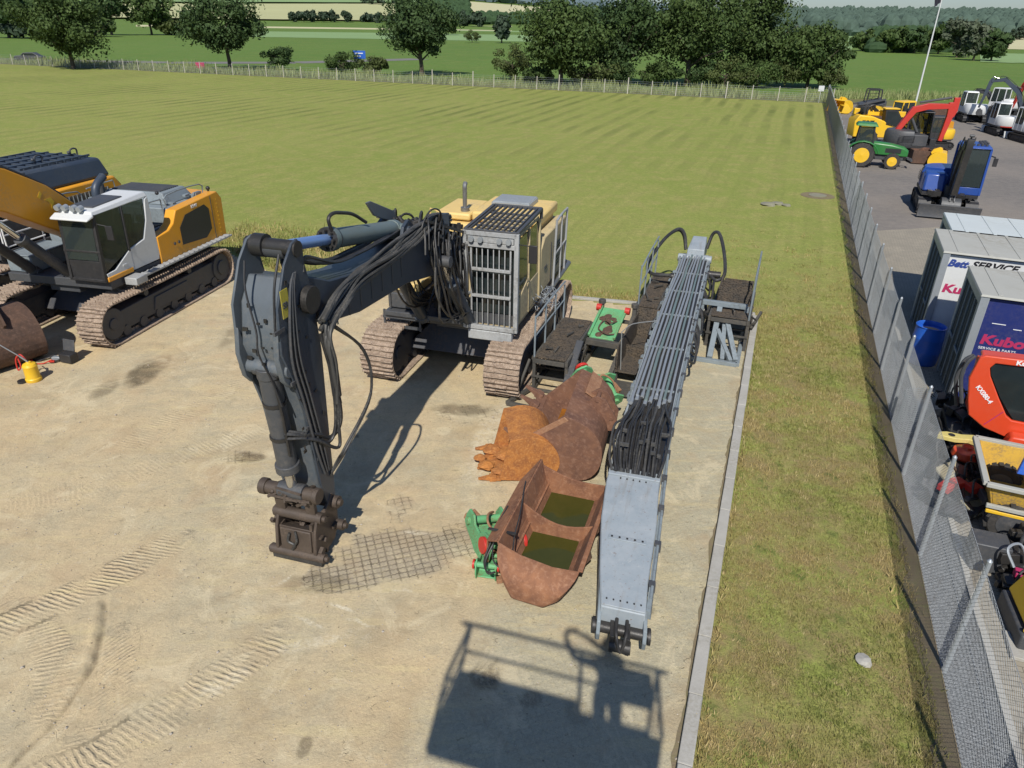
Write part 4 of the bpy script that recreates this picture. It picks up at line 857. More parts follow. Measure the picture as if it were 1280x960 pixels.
# boom
boomP = [(.45, 2.35), (1.4, 3.0), (2.4, 3.62), (3.6, 3.86), (4.8, 3.92), (6.4, 4.0), (7.3, 4.16), (7.9, 4.42), (8.16, 4.3), (8.08, 3.98), (7.5, 3.58), (6.5, 3.38), (4.7, 3.26), (3.4, 3.0), (2.2, 2.55), (1.2, 1.95), (.6, 1.5), (.3, 1.7)]
b = MB(); b.prism(boomP, -.36, .30); bo = b.build('boom', M_boomshade, E, bev=.02)
b = MB(); 
for y in (-.375, .30): b.prism([(7.716, 3.75), (7.968, 3.6), (8.164, 3.95), (8.147, 4.3), (7.968, 4.35), (7.744, 4.1)], y, y + .03)
b.cyl((7.985, -.46, 4.12), (7.985, .42, 4.12), .13, 18); b.cyl((7.985, .34, 4.12), (7.985, .44, 4.12), .19, 18); b.build('boom_nose', M_blackp, bo, bev=.006)
b = MB()
for y in (-.30, .18): b.prism([(4.0, 3.8), (4.75, 3.88), (4.6, 4.24), (4.38, 4.32), (4.2, 4.2)], y, y + .06)
b.cyl((4.42, -.34, 4.14), (4.42, .28, 4.14), .08, 14); b.build('cylinder_bracket', M_boomshade, bo, bev=.008)
M_cylg = mat('grey green cylinder paint', (.12, .155, .15), .42, var=.15, amt=.25, dirt=(.2, .19, .16), bump=.05)
sc = cylinder(E, (4.42, -.03, 4.14), (8.05, -.03, 4.80), .15, .62, M_cylg, M_chrome, 'stick_cylinder')
b = MB(); b.cyl((6.55, -.03, 4.528), (6.71, -.03, 4.557), .18, 18)
for k in range(8): a = 2 * PI * k / 8; b.cyl((6.68, -.03 + .13 * math.cos(a), 4.55 + .13 * math.sin(a)), (6.78, -.03 + .13 * math.cos(a), 4.565 + .13 * math.sin(a)), .020, 6)
b.hose([(6.66, .05, 4.66), (6.74, .05, 4.86), (6.6, .05, 4.92), (6.3, .03, 4.86), (5.9, 0, 4.74), (5.6, .05, 4.55)], .028, 8); b.build('cylinder_head', M_blackp, sc)
for y in (-.62, .50): cylinder(E, (1.95, y, 1.45), (3.55, y, 3.35), .135, .7, M_boomshade, M_rod, 'boom_cylinder')
b = MB(); b.cyl((3.55, -.75, 3.35), (3.55, .63, 3.35), .10, 14); b.build('cylinder_pin', M_blackp, bo)
# stick
stP = [(7.93, 4.62), (7.93, 4.84), (8.03, 4.95), (8.16, 4.92), (8.38, 4.70), (8.643, 4.2), (8.688, 3.6), (8.520, 3.15), (8.352, 2.6), (8.195, 1.3), (8.072, .80), (7.971, .72), (7.867, .78), (7.836, 1.05), (7.800, 2.2), (7.755, 3.3), (7.80, 3.85), (7.86, 4.3)]
b = MB(); b.prism([(7.95, 4.40), (8.27, 4.50), (8.50, 4.2), (8.621, 3.65), (8.492, 3.25), (8.307, 2.6), (8.162, 1.3), (8.061, .9), (7.904, .8), (7.849, 1.08), (7.814, 2.2), (7.789, 3.3), (7.822, 3.8)], -.30, .26); st = b.build('stick', M_boom, E, bev=.025)
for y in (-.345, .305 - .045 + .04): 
    b = MB(); b.prism(stP, y, y + .035); b.build('side_plate', M_boom if y < 0 else M_boomshade, st, bev=.008)  # plate on the shaded side takes the darkened paint copy
b = MB(); b.cyl((8.07, -.38, 4.83), (8.07, .36, 4.83), .105, 18); b.cyl((8.07, -.27, 4.83), (8.07, -.1, 4.83), .15, 18); b.build('top_pin', M_blackp, st)
b = MB(); b.prism([(8.660, 3.9), (8.722, 3.55), (8.660, 3.2), (8.531, 3.05), (8.492, 3.4)], -.345, -.28); b.prism([(8.660, 3.9), (8.722, 3.55), (8.660, 3.2), (8.531, 3.05), (8.492, 3.4)], .22, .30); b.cyl((8.55, -.38, 3.32), (8.55, .33, 3.32), .10, 14); b.build('cylinder_lug', M_boom, st, bev=.01)
b = MB(); b.bx(8.40, 8.56, .337, .345, 4.05, 4.42); b.build('decal', M_decal, st)
M_letd = M_char
text('SR', .11, M_letd, st, frame((8.54, .347, 4.18), (-1, 0, 0), (0, 0, 1)), bold=.004)
cylinder(E, (8.54, -.02, 3.30), (8.40, -.02, 1.24), .145, .80, M_char, M_rod, 'bucket_cylinder')
b = MB(); b.cyl((8.508, -.02, 2.8), (8.505, -.02, 2.75), .162, 16); b.cyl((8.470, -.02, 2.25), (8.467, -.02, 2.20), .162, 16); b.tube([(8.60, .1, 3.05), (8.58, .13, 2.6), (8.53, .11, 1.95)], .02, 7); b.build('clamp_band', M_blackp, E)
# linkage and quick coupler
b = MB()
for y in (-.30, .20): b.bar((8.40, y + .03, 1.22), (8.363, y + .03, .80), .075, .16); b.bar((8.40, y - .03, 1.22), (8.044, y - .03, 1.08), .06, .14)
b.cyl((8.40, -.48, 1.22), (8.40, .40, 1.22), .10, 16); b.cyl((8.40, -.55, 1.22), (8.40, -.44, 1.22), .125, 12); b.cyl((8.40, .34, 1.22), (8.40, .42, 1.22), .125, 14); b.cyl((8.044, -.4, 1.08), (8.044, .33, 1.08), .09, 14)
b.bar((8.419, -.26, 1.08), (8.397, -.05, 1.0), .05); b.bar((8.408, .2, 1.08), (8.386, .0, 0.95), .05); b.build('linkage', M_coup, E, bev=.01)
b = MB()
cp = [(8.531, .06), (8.576, .26), (8.520, .62), (8.397, .88), (8.240, .80), (8.100, .86), (7.971, .98), (7.876, .86), (7.858, .58), (7.882, .32), (8.016, .14)]
for y in (-.345, .30): b.prism(cp, y, y + .05)
b.hexa([(8.128, -.29, .15), (8.520, -.29, .12), (8.520, .29, .12), (8.128, .29, .15)], [(8.184, -.29, .45), (8.492, -.29, .62), (8.492, .29, .62), (8.184, .29, .45)])
b.hexa([(8.503, -.26, .14), (8.559, -.26, .14), (8.559, .26, .14), (8.503, .26, .14)], [(8.481, -.26, .60), (8.531, -.26, .60), (8.531, .26, .60), (8.481, .26, .60)])
b.bx(7.932, 8.128, -.28, .28, .3, .5)
qc = b.build('quick_coupler', M_coup, E, bev=.015)
b = MB(); 
for (x, z, r2_, e) in ((8.363, .78, .09, .40), (7.943, .80, .10, .44), (8.520, .16, .075, .46), (7.932, .36, .085, .48)): b.cyl((x, -e, z), (x, e, z), r2_, 16); b.cyl((x, -e - .03, z), (x, -e, z), r2_ * .6, 12); b.cyl((x, e, z), (x, e + .05, z), r2_ * .55, 12)
b.build('pins', M_coup, qc)
rnd = random.Random(51); b = MB()
for k in range(34): b.box((rnd.uniform(7.95, 8.56), rnd.choice((-.36, .36, rnd.uniform(-.3, .3))), rnd.uniform(.1, .85)), (rnd.uniform(.03, .12), rnd.uniform(.03, .10), rnd.uniform(.03, .1)), Matrix.Rotation(rnd.uniform(-.6, .6), 3, 'Y'))
for k in range(12): b.cyl((8.40 + rnd.uniform(-.05, .1), rnd.uniform(-.4, .35), 1.2 + rnd.uniform(-.12, .12)), (8.52, rnd.uniform(-.4, .35), 1.2 + rnd.uniform(-.12, .12)), .022, 6)
b.build('caked_grease', M_coup, qc)
b = MB(); b.hose([(8.554, -.08, .55), (8.587, -.1, .42), (8.582, .0, .36), (8.565, -.06, .25)], .022, 7); b.hose([(8.554, .02, .6), (8.587, .05, .45), (8.576, -.02, .33)], .018, 7); b.bx(8.537, 8.570, -.42, .42, .03, .1); b.build('coupler_hose', M_rubber, qc)
b = MB()
for y in (-.362, .302):
    for k in range(7): x = 4.9 + k * .38; b.bx(x, x + .035, y, y + .004, 3.45, 3.92)
b.build('weld_seam', M_char, bo)
rnd = random.Random(15); b = MB()
for k in range(26): x = rnd.uniform(7.9, 8.5); b.cyl((x, .338, rnd.uniform(2.2, 4.6)), (x, .352, rnd.uniform(2.2, 4.6)) if False else (x, .352, 0), .012, 6) if False else b.box((x, .345, rnd.uniform(2.0, 4.5)), (rnd.uniform(.02, .07), .012, rnd.uniform(.02, .06)))
for k in range(14): b.box((8.66 + rnd.uniform(-.1, .02), rnd.uniform(-.25, .22), rnd.uniform(3.3, 4.2)), (.02, rnd.uniform(.02, .08), rnd.uniform(.02, .06)))
b.build('clips', M_blackp, st)
# hose runs: along the boom side, from boom to stick, down the stick, and the heap over the boom foot
hoses(bo, [(2.6, .30, 3.9), (3.6, .36, 4.15), (4.6, .40, 4.02), (5.6, .40, 3.98), (6.6, .40, 3.95), (7.2, .42, 3.85), (7.811, .46, 3.62), (7.800, .48, 3.1), (7.716, .46, 2.5)], 7, (.05, .05, .13), .030, M_hosegrey, 21, 5, 'hose_run', .02)
hoses(bo, [(3.0, .30, 3.7), (3.9, .36, 4.12), (4.8, .38, 4.16), (5.6, .38, 4.10), (6.5, .40, 4.06), (7.2, .42, 4.02), (7.845, .44, 3.8)], 6, (.06, .05, .09), .030, M_hosegrey, 22, 5, 'hose_run', .025)
hoses(bo, [(3.0, -.1, 3.9), (4.2, -.05, 4.08), (5.2, .05, 4.16), (6.2, .08, 4.2), (7.0, .1, 4.3), (7.822, .12, 4.6), (7.960, .2, 4.5)], 8, (.05, .16, .05), .026, M_rubber, 23, 5, 'hose_run', .025)
hoses(st, [(7.800, .44, 3.6), (7.744, .50, 2.9), (7.800, .52, 2.2), (7.904, .46, 1.9), (8.184, .38, 2.1), (8.380, .30, 2.25), (8.520, .1, 2.3)], 3, (.05, .03, .1), .030, M_rubber, 24, 6, 'hose_run', .02)
hoses(st, [(7.772, .42, 3.7), (7.15, .60, 3.0), (7.15, .66, 2.3), (7.800, .54, 1.7), (7.856, .42, 1.5), (7.95, .32, 1.25)], 2, (.06, .03, .08), .022, M_rubber, 25, 6, 'hose_run', .02)
b = MB(); 
for k, (dx, m_) in enumerate(((0, 0), (.09, 0), (.18, 0))):
    b.hose([(8.156 + dx * .3, .325, 4.55), (8.296 + dx * .5, .36, 4.3), (8.352 + dx, .365, 3.5), (8.212 + dx, .36, 2.8), (8.044 + dx, .36, 1.9), (7.971 + dx * .6, .35, 1.4)], .019, 7)
for z in (3.9, 3.1, 2.3, 1.7): b.bx(7.988 + (z - 1.7) * .26, 8.212 + (z - 1.7) * .26, .318, .345, z, z + .05)
b.build('pipe_run', M_char, st)
b = MB(); b.hose([(8.492, -.15, 4.75), (8.604, -.12, 4.4), (8.682, .0, 3.9), (8.733, .02, 3.6), (8.660, .1, 3.2), (8.632, .18, 2.8)], .014, 6); b.hose([(8.408, .30, 4.85), (8.576, .28, 4.45), (8.654, .26, 3.9)], .018, 6); b.build('drain_hose', M_black, st)
rnd = random.Random(31); b = MB(); b2 = MB(); b3 = MB()
for k in range(46):      # tangled loops over the boom foot
    x = rnd.uniform(2.0, 4.2); y = rnd.uniform(-.6, .55); z = 3.0 + (x - 2) * .42 + rnd.uniform(0, .35); w_ = rnd.uniform(.2, .5); hh = rnd.uniform(.05, .34); a = rnd.uniform(-.6, .6)
    p = [(x - w_, y - .1, z - .2), (x - w_ * .6, y, z + hh * .6), (x, y + a * .2, z + hh), (x + w_ * .7, y + a * .35, z + hh * .4), (x + w_, y + a * .4, z - .2)]
    (b if k % 5 else b2).hose(p, rnd.uniform(.014, .028), 6, 4)
for k in range(26):      # hoses hanging down beside the boom to the deck
    x = rnd.uniform(2.0, 4.0); y = rnd.choice((.42, .5, .58, -.5)) + rnd.uniform(-.05, .08); z = 3.1 + (x - 2) * .35
    (b if k % 4 else b2).hose([(x, y - .08, z + .15), (x + .12, y, z - .2), (x + rnd.uniform(-.3, .2), y + .03, z - .9), (x - .6 + rnd.uniform(-.2, .3), y, 2.0), (1.2 + rnd.uniform(-.4, .3), y * .8, 1.75)], rnd.uniform(.014, .026), 6, 4)
for k in range(110):
    x = rnd.uniform(1.9, 4.4); c_ = (x, rnd.uniform(-.45, .5), 3.2 + (x - 2) * .36 + rnd.uniform(-.1, .35)); d_ = V((rnd.gauss(0, 1), rnd.gauss(0, 1), rnd.gauss(0, 1))).normalized() * rnd.uniform(.05, .12)
    b3.cyl(V(c_) - d_, V(c_) + d_, rnd.uniform(.02, .045), 8)
for k in range(10): x = 2.1 + k * .22; b3.box((x, 0, 3.62 + (x - 2) * .25), (.12, .8 - .1 * (k % 2), .10), Matrix.Rotation(-.3, 3, 'Y'))
for y in (-.5, .44): b3.bar((2.0, y, 3.5), (4.1, y, 4.25), .05); b3.bar((2.4, y, 3.0), (2.4, y, 3.8), .06); b3.bar((3.3, y, 3.4), (3.4, y, 4.2), .06)
b.build('hose_loops', M_rubber, bo, smooth=60); b2.build('hose_loops', M_hosegrey, bo, smooth=60); b3.build('hose_fittings', M_blackp, bo)
b = MB(); b.prism([(3.9, 4.1), (4.8, 4.45), (5.05, 4.72), (4.9, 4.72), (4.0, 4.35)], -.24, -.20); b.build('guard_plate', M_boom, bo, bev=.01); b = MB(); b.prism([(2.8, 3.6), (3.4, 3.8), (3.35, 4.2), (2.85, 4.1)], .34, .40); b.build('guard_plate', M_boom, bo, bev=.01)
rnd = random.Random(12); b = MB()
for k in range(28): p = V((rnd.uniform(.3, 1.7), rnd.uniform(-.55, .42), rnd.uniform(1.5, 2.3))); b.box(p, (rnd.uniform(.08, .35), rnd.uniform(.08, .25), rnd.uniform(.08, .25)), rnd.uniform(-.3, .3)); b.hose([p, p + V((.2, .05, .25)), p + V((.5, .05, .3)), p + V((.7, 0, .0))], .025, 6, 4)
b.build('swivel_valves', M_blackp, E)

# ------------------------------------------------------------------ bucket builder: opening +x, back -x, width along y
def bucket_mesh(w_, s, m, root, name='bucket', teeth=5, thick=.03, m_in=None):
    prof = [(.62, 1.05), (.15, 1.12), (-.22, .98), (-.45, .66), (-.48, .32), (-.3, .08), (.1, .0), (.85, .06)]
    prof = catmull([(a, 0, c) for a, c in prof], 3); prof = [(p.x * s, p.z * s) for p in prof]; n = len(prof); b = MB()
    cx, cz = .15 * s, .55 * s
    inn = [(lerp(a, cx, thick / (.5 * s)), lerp(c, cz, thick / (.5 * s))) for a, c in prof]
    for i in range(n - 1): b.hexa([(prof[i][0], -w_ / 2, prof[i][1]), (prof[i][0], w_ / 2, prof[i][1]), (prof[i + 1][0], w_ / 2, prof[i + 1][1]), (prof[i + 1][0], -w_ / 2, prof[i + 1][1])], [(inn[i][0], -w_ / 2, inn[i][1]), (inn[i][0], w_ / 2, inn[i][1]), (inn[i + 1][0], w_ / 2, inn[i + 1][1]), (inn[i + 1][0], -w_ / 2, inn[i + 1][1])])
    sh = b.build(name, m, root, bev=0)
    for y in (-w_ / 2 - thick, w_ / 2): b = MB(); b.prism(prof, y, y + thick); b.build('side_plate', m, sh if root is None or name == 'shell' else sh, bev=.006)
    b = MB(); b.prism([(.80 * s, .02 * s), (1.0 * s, .04 * s), (1.0 * s, .07 * s), (.8 * s, .1 * s)], -w_ / 2 - .02, w_ / 2 + .02); b.build('cutting_edge', m, sh, bev=.005)
    for k in range(teeth):
        y = lerp(-w_ / 2 + .08 * s, w_ / 2 - .08 * s, k / max(1, teeth - 1)); b = MB(); q = .085 * s
        b.hexa([(.9 * s, y - q, .0), (1.05 * s, y - q, .0), (1.05 * s, y + q, .0), (.9 * s, y + q, .0)], [(.9 * s, y - q, .13 * s), (1.05 * s, y - q, .12 * s), (1.05 * s, y + q, .12 * s), (.9 * s, y + q, .13 * s)])
        b.hexa([(1.04 * s, y - q * .7, .01 * s), (1.3 * s, y - q * .45, .04 * s), (1.3 * s, y + q * .45, .04 * s), (1.04 * s, y + q * .7, .01 * s)], [(1.04 * s, y - q * .7, .11 * s), (1.3 * s, y - q * .45, .06 * s), (1.3 * s, y + q * .45, .06 * s), (1.04 * s, y + q * .7, .11 * s)]); b.build('tooth', m, sh, bev=.006)
    b = MB()
    for y in (-.16 * s, .16 * s): b.prism([(.35 * s, 1.08 * s), (.25 * s, 1.32 * s), (.08 * s, 1.36 * s), (-.3 * s, 1.18 * s), (-.42 * s, .95 * s), (-.3 * s, .85 * s)], y - .025, y + .025)
    b.cyl((.2 * s, -.2 * s, 1.26 * s), (.2 * s, .2 * s, 1.26 * s), .04 * s, 12); b.cyl((-.22 * s, -.2 * s, 1.12 * s), (-.22 * s, .2 * s, 1.12 * s), .04 * s, 12); b.build('mounting_ear', m, sh, bev=.006)
    return sh

# ------------------------------------------------------------------ orange excavator with the white cab
S = 1.078; hA = R(-101.5)
A = thing('tracked_excavator', 'orange excavator with white framed cab, grey engine deck and near muddy track', 'excavator', (-11.14, 19.09, .03), hA, 'orange excavators parked at the left')
undercarriage(A, 2.72 * S, 1.66 * S, .66 * S, 1.02 * S, M_track, M_trackd, .205, seed=5)
z0, z1 = 1.48, 2.98; x0, x1, y0, y1 = .0, 1.85, .45, 1.40
b = MB(S); b.prism([(-2.7, 1.18), (1.8, 1.18), (1.8, 1.38), (-2.7, 1.38)], -1.4, 1.38); b.bx(.3, 1.7, -.4, .4, 1.0, 1.175); b.build('deck', M_char, A, bev=.015)
b = MB(S); b.bx(1.0, 1.86, .44, 1.42, 1.385, 1.50); b.build('cab_base', M_orange, A, bev=.02)
cab = MB(S)
cab.prism([(x0, z0 - .08), (.95, z0 - .08), (.95, z0 + .45), (.42, z0 + .55), (.22, z0 + .95), (.12, z1 - .06), (-.02, z1)], y1 - .05, y1); cab.prism([(x0, z0 - .08), (.95, z0 - .08), (.95, z0 + .5), (.3, z0 + .5), (.12, z1 - .06), (-.02, z1)], y0, y0 + .05)
cab.hexa([(-.03, y0, z1 - .02), (1.86, y0 + .02, z1 - .08), (1.86, y1 - .02, z1 - .08), (-.03, y1, z1 - .02)], [(.0, y0 + .05, z1 + .10), (1.80, y0 + .07, z1 + .02), (1.80, y1 - .07, z1 + .02), (.0, y1 - .05, z1 + .10)])
cab.bx(-.03, .03, y0, y1, z0, z0 + .8); cab.hexa([(1.84, y0 - .02, z1 - .10), (2.05, y0, z1 - .16), (2.05, y1, z1 - .16), (1.84, y1 + .02, z1 - .10)], [(1.84, y0 - .02, z1 - .03), (2.05, y0, z1 - .11), (2.05, y1, z1 - .11), (1.84, y1 + .02, z1 - .03)])
cb = cab.build('cab', M_white, A, bev=.025)
b = MB(S)
b.prism([(.96, z0 - .06), (1.80, z0 - .06), (1.86, z0 + .1), (1.55, z0 + .12), (1.0, z0 + .42), (.96, z0 + .42)], y1 - .045, y1 + .004); b.bx(1.18, 1.32, y1 + .005, y1 + .02, z0 + .12, z0 + .17); b.build('door', M_white, cb, bev=.01)
b = MB(S)
for y in (y0 + .04, y1 - .04): b.bar((1.90, y, z0 - .05), (1.80, y, z1 - .06), .09, .07)
b.bar((1.90, y0, z0 - .05), (1.90, y1, z0 - .05), .07); b.bx(1.86, 1.9, y0 + .03, y1 - .03, z0 - .05, z0 + .40); b.bar((1.885, y0, z0 + .62), (1.885, y1, z0 + .62), .05); b.bar((1.81, y0, z1 - .08), (1.81, y1, z1 - .08), .06)
b.bar((.98, y1 - .01, z0 + .4), (.93, y1 - .02, z1 - .05), .05); b.bar((.05, y0 + .02, z0), (.05, y0 + .02, z1), .08); b.bar((.02, y1 - .04, z0 + .8), (0, y1 - .04, z1), .05)
b.build('window_frame', M_black, cb, bev=.01)
def SG(*p): return [tuple(c * S for c in q) for q in p]
glass(cb, SG((1.0, y1 - .02, z0 + .44), (1.86, y1 - .02, z0 + .14), (1.80, y1 - .03, z1 - .06), (.96, y1 - .03, z1 - .04)), m=M_glass)
glass(cb, SG((.44, y1 - .02, z0 + .57), (.96, y1 - .02, z0 + .46), (.93, y1 - .03, z1 - .04), (.15, y1 - .03, z1 - .04), (.24, y1 - .02, z0 + .96)))
glass(cb, SG((1.895, y0 + .08, z0 + .64), (1.895, y1 - .08, z0 + .64), (1.83, y1 - .08, z1 - .1), (1.83, y0 + .08, z1 - .1)))
glass(cb, SG((1.905, y0 + .08, z0 + .42), (1.905, y1 - .08, z0 + .42), (1.895, y1 - .08, z0 + .60), (1.895, y0 + .08, z0 + .60)))
glass(cb, SG((.1, y0 + .02, z0 + .5), (1.84, y0 + .02, z0 + .1), (1.78, y0 + .02, z1 - .06), (.1, y0 + .02, z1 - .04)))
seat(cb, .75 * S, .93 * S, z0 * S, 1.05)
b = MB(S); b.bx(1.4, 1.6, .5, .62, z0 + .1, z0 + .9); b.bx(.4, 1.5, .5, 1.3, z0 - .05, z0 + .04); b.bx(.35, 1.1, .52, .7, z0 + .05, z0 + .5); b.bx(.35, 1.1, 1.15, 1.3, z0 + .05, z0 + .5); b.build('console', M_char, cb, bev=.02)
b = MB(S); b.hexa([(.55, y0 + .12, z1 + .075), (1.55, y0 + .12, z1 + .03), (1.55, y1 - .22, z1 + .03), (.55, y1 - .22, z1 + .075)], [(.57, y0 + .14, z1 + .105), (1.53, y0 + .14, z1 + .06), (1.53, y1 - .24, z1 + .06), (.57, y1 - .24, z1 + .105)]); b.build('roof_hatch', M_char, cb, bev=.01)
for k, y in enumerate((y0 + .1, y0 + .28, y0 + .50, y0 + .66)): b = MB(S); b.cyl((1.78, y, z1 + .09), (1.90, y, z1 + .07), .065, 14); b.cyl((1.82, y, z1 + .02), (1.82, y, z1 + .09), .02, 6); b.build('work_light', M_galv, cb)
b = MB(S); b.bar((1.8, y1, z1 - .25), (1.75, y1 + .22, z1 - .3), .02); b.box((1.75, y1 + .25, z1 - .45), (.04, .17, .32)); b.build('mirror', M_black, cb, bev=.01)
# side body, tail
b = MB(S); b.prism([(-2.95, 1.25), (-.02, 1.25), (-.02, 1.95), (-.5, 2.0), (-.72, 2.12), (-.92, 2.42), (-2.80, 2.52), (-2.98, 2.3)], 1.12, 1.42)
sb = b.build('side_panel', M_orange, A, bev=.025)
b = MB(S); b.prism([(-.95, 1.5), (-2.0, 1.42), (-2.3, 1.6), (-2.3, 2.15), (-2.12, 2.3), (-1.25, 2.22), (-.95, 1.95)], 1.422, 1.432); b.build('side_recess', M_black, sb)
b = MB(S); b.cyl((-.62, 1.43, 1.62), (-.62, 1.445, 1.62), .04, 12); b.cyl((-.8, 1.43, 1.62), (-.8, 1.445, 1.62), .04, 12); b.bx(-2.45, -2.43, 1.421, 1.43, 1.3, 2.45); b.build('panel_catch', M_char, sb)
text('R944', .13, M_letterw, sb, frame((-1.55 * S, 1.425 * S, 2.32 * S), (-1, 0, 0), (0, 0, 1)), bold=.003, shear=.2)
b = MB(S); prof = [(-2.62, 1.42), (-2.95, 1.38), (-3.2, 1.0), (-3.32, .5), (-3.35, 0), (-3.32, -.5), (-3.2, -1.0), (-2.95, -1.38), (-2.62, -1.42)]; b.prism([(x, y) for x, y in prof][::-1], 1.22, 2.42, 'z'); b.build('counterweight', M_orange, A, bev=.06)
b = MB(S); b.bx(-2.6, -1.0, -1.38, 1.10, 1.4, 2.42); b.hexa([(-2.5, -1.1, 2.42), (-1.3, -1.1, 2.42), (-1.3, .9, 2.42), (-2.5, .9, 2.42)], [(-2.35, -.9, 2.72), (-1.4, -.9, 2.72), (-1.4, .75, 2.72), (-2.35, .75, 2.72)]); b.bx(-.95, .35, -1.38, -.5, 1.4, 2.35); b.bx(-.95, -.15, -.45, 1.0, 1.4, 2.0)
en = b.build('engine_cover', M_greyw, A, bev=.03)
b = MB(S)
for k in range(9): b.bx(-2.25 + k * .09, -2.2 + k * .09, -.8, .65, 2.722, 2.75)
for k in range(8): b.bx(-.9 + k * .13, -.85 + k * .13, -1.3, -.55, 2.352, 2.38)
for k in range(6): b.bx(-.85 + k * .11, -.8 + k * .11, -.4, .95, 2.002, 2.03)
b.cyl((-1.2, -.9, 2.42), (-1.2, -.9, 2.9), .09, 12); b.build('air_grille', M_char, en)
rnd = random.Random(44); b = MB(S)
for k in range(16): b.box((rnd.uniform(-.9, .2), rnd.uniform(-.4, 1.0), rnd.uniform(2.02, 2.25)), (rnd.uniform(.06, .3), rnd.uniform(.06, .25), rnd.uniform(.04, .25)))
for k in range(8): b.box((rnd.uniform(-2.5, -1.1), rnd.choice((-1.2, 1.0)) + rnd.uniform(-.1, .1), rnd.uniform(2.42, 2.55)), (rnd.uniform(.1, .3), rnd.uniform(.06, .16), rnd.uniform(.04, .12)))
b.cyl((-.5, .1, 2.0), (-.5, .1, 2.35), .13, 14); b.cyl((-.2, -.2, 2.0), (-.2, -.2, 2.3), .09, 14)
for k in range(5): b.hose([(rnd.uniform(-.8, 0), rnd.uniform(-.4, .9), 2.0), (rnd.uniform(-.8, 0), rnd.uniform(-.4, .9), 2.35), (rnd.uniform(-.8, .2), rnd.uniform(-.4, .9), 2.0)], .025, 6)
b.build('deck_fittings', M_greyw, en, bev=.008)
b = MB(S)
for k in range(9): b.cyl((-2.7 + .0, 1.421, 1.4 + k * .115), (-2.7, 1.427, 1.4 + k * .115), .014, 7)
b.build('rivets', M_tyellow, en)
b = MB(S); b.tube(catmull([(-.75, -.7, 2.4), (-.75, -.7, 2.75), (-.85, -.7, 2.95), (-1.15, -.7, 3.12)], 4), .10, 12); b.build('exhaust_pipe', M_navy, A)
b = MB(S); 
for (pts) in ([(-.15, 1.05, 2.0), (-.15, 1.05, 2.6), (-.2, 1.05, 2.68), (-.8, 1.05, 2.68), (-.9, 1.05, 2.6), (-.9, 1.05, 2.0)], [(-1.0, 1.12, 2.45), (-1.05, 1.12, 2.75), (-2.5, 1.12, 2.75), (-2.6, 1.12, 2.5)], [(.3, -1.3, 2.3), (.35, -1.3, 2.75), (-.8, -1.3, 2.75), (-.9, -1.3, 2.4)]): b.tube(catmull(pts, 3), .018, 6)
b.build('handrail', M_greyw, A)
b = MB(S); b.bx(-2.9, 1.0, 1.43, 1.62, 1.24, 1.28); 
for k in range(18): b.bx(-2.8 + k * .21, -2.74 + k * .21, 1.44, 1.61, 1.281, 1.30)
b.build('catwalk', M_cage, A); b = MB(S); b.bx(1.0, 1.4, 1.43, 1.75, 1.18, 1.36); b.build('step', M_cage, A, bev=.02)
b = MB(S); b.bx(.5, 1.7, -1.42, -.72, 1.39, 1.78); b.bx(.48, 1.72, -1.44, -.7, 1.782, 1.81); b.build('tool_box', M_greyw, A, bev=.02)
b = MB(S); b.tube(catmull([(1.65, -1.35, 1.4), (1.65, -1.35, 2.5), (1.55, -1.35, 2.55), (.5, -1.35, 2.55), (.45, -1.35, 2.4)], 3), .018, 6); b.tube([(1.65, -1.35, 1.95), (.5, -1.35, 1.95)], .016, 6); b.build('handrail', M_letterw, A)
b = MB(S); b.sph((-2.75, 1.2, 2.6), .06, 6); b.cyl((-2.75, 1.2, 2.5), (-2.75, 1.2, 2.58), .03, 8); b.sph((-.95, .95, 2.82), .05, 6); b.build('camera_dome', M_black, A)
# boom, arm, cylinders
b = MB(); b.prism([(.35, 2.55), (.85, 3.1), (1.6, 3.72), (2.6, 4.28), (4.0, 4.75), (5.6, 4.75), (6.9, 4.3), (7.0, 4.05), (5.6, 4.1), (4.0, 3.85), (2.9, 3.35), (1.9, 2.75), (1.0, 2.25), (.6, 1.85), (.3, 2.0)], -.62, .06)
bo = b.build('boom', M_orange, A, bev=.03)
b = MB(); b.hose([(.6, -.1, 2.9), (1.2, -.1, 3.45), (2.0, -.1, 4.0), (2.8, -.1, 4.42), (4.0, -.1, 4.82), (5.5, -.1, 4.85)], .035, 7); b.hose([(.6, -.2, 2.9), (1.2, -.22, 3.45), (2.0, -.2, 4.0), (2.8, -.2, 4.42), (4.0, -.2, 4.82), (5.5, -.2, 4.85)], .03, 7); b.hose([(.7, .02, 2.85), (1.25, .02, 3.45), (2.05, .02, 4.0), (2.8, .02, 4.4)], .03, 7); b.build('hose_run', M_rubber, bo)
b = MB(); sw = [(1.62, 3.15), (1.50, 3.30), (1.58, 3.42), (1.78, 3.40), (1.68, 3.34), (1.62, 3.27)]; b.prism(sw, .062, .066); sw = [(1.85, 3.62), (1.95, 3.5), (1.9, 3.45), (1.80, 3.55)]; b.prism(sw, .062, .066); b.build('emblem', M_tyellow, bo)
for y in (-.85, .24): cylinder(A, (1.75, y, 1.5), (3.7, y, 3.6), .125, .60, M_char, M_rod, 'boom_cylinder')
cylinder(A, (3.8, -.28, 4.95), (7.15, -.28, 4.9), .13, .6, M_char, M_rod, 'stick_cylinder')
b = MB(); b.prism([(7.2, 5.0), (7.3, 4.8), (6.95, 3.7), (5.15, 1.45), (4.9, 1.3), (4.8, 1.5), (6.3, 4.0), (6.6, 4.8)], -.5, -.06); b.build('stick', M_orange, A, bev=.03)
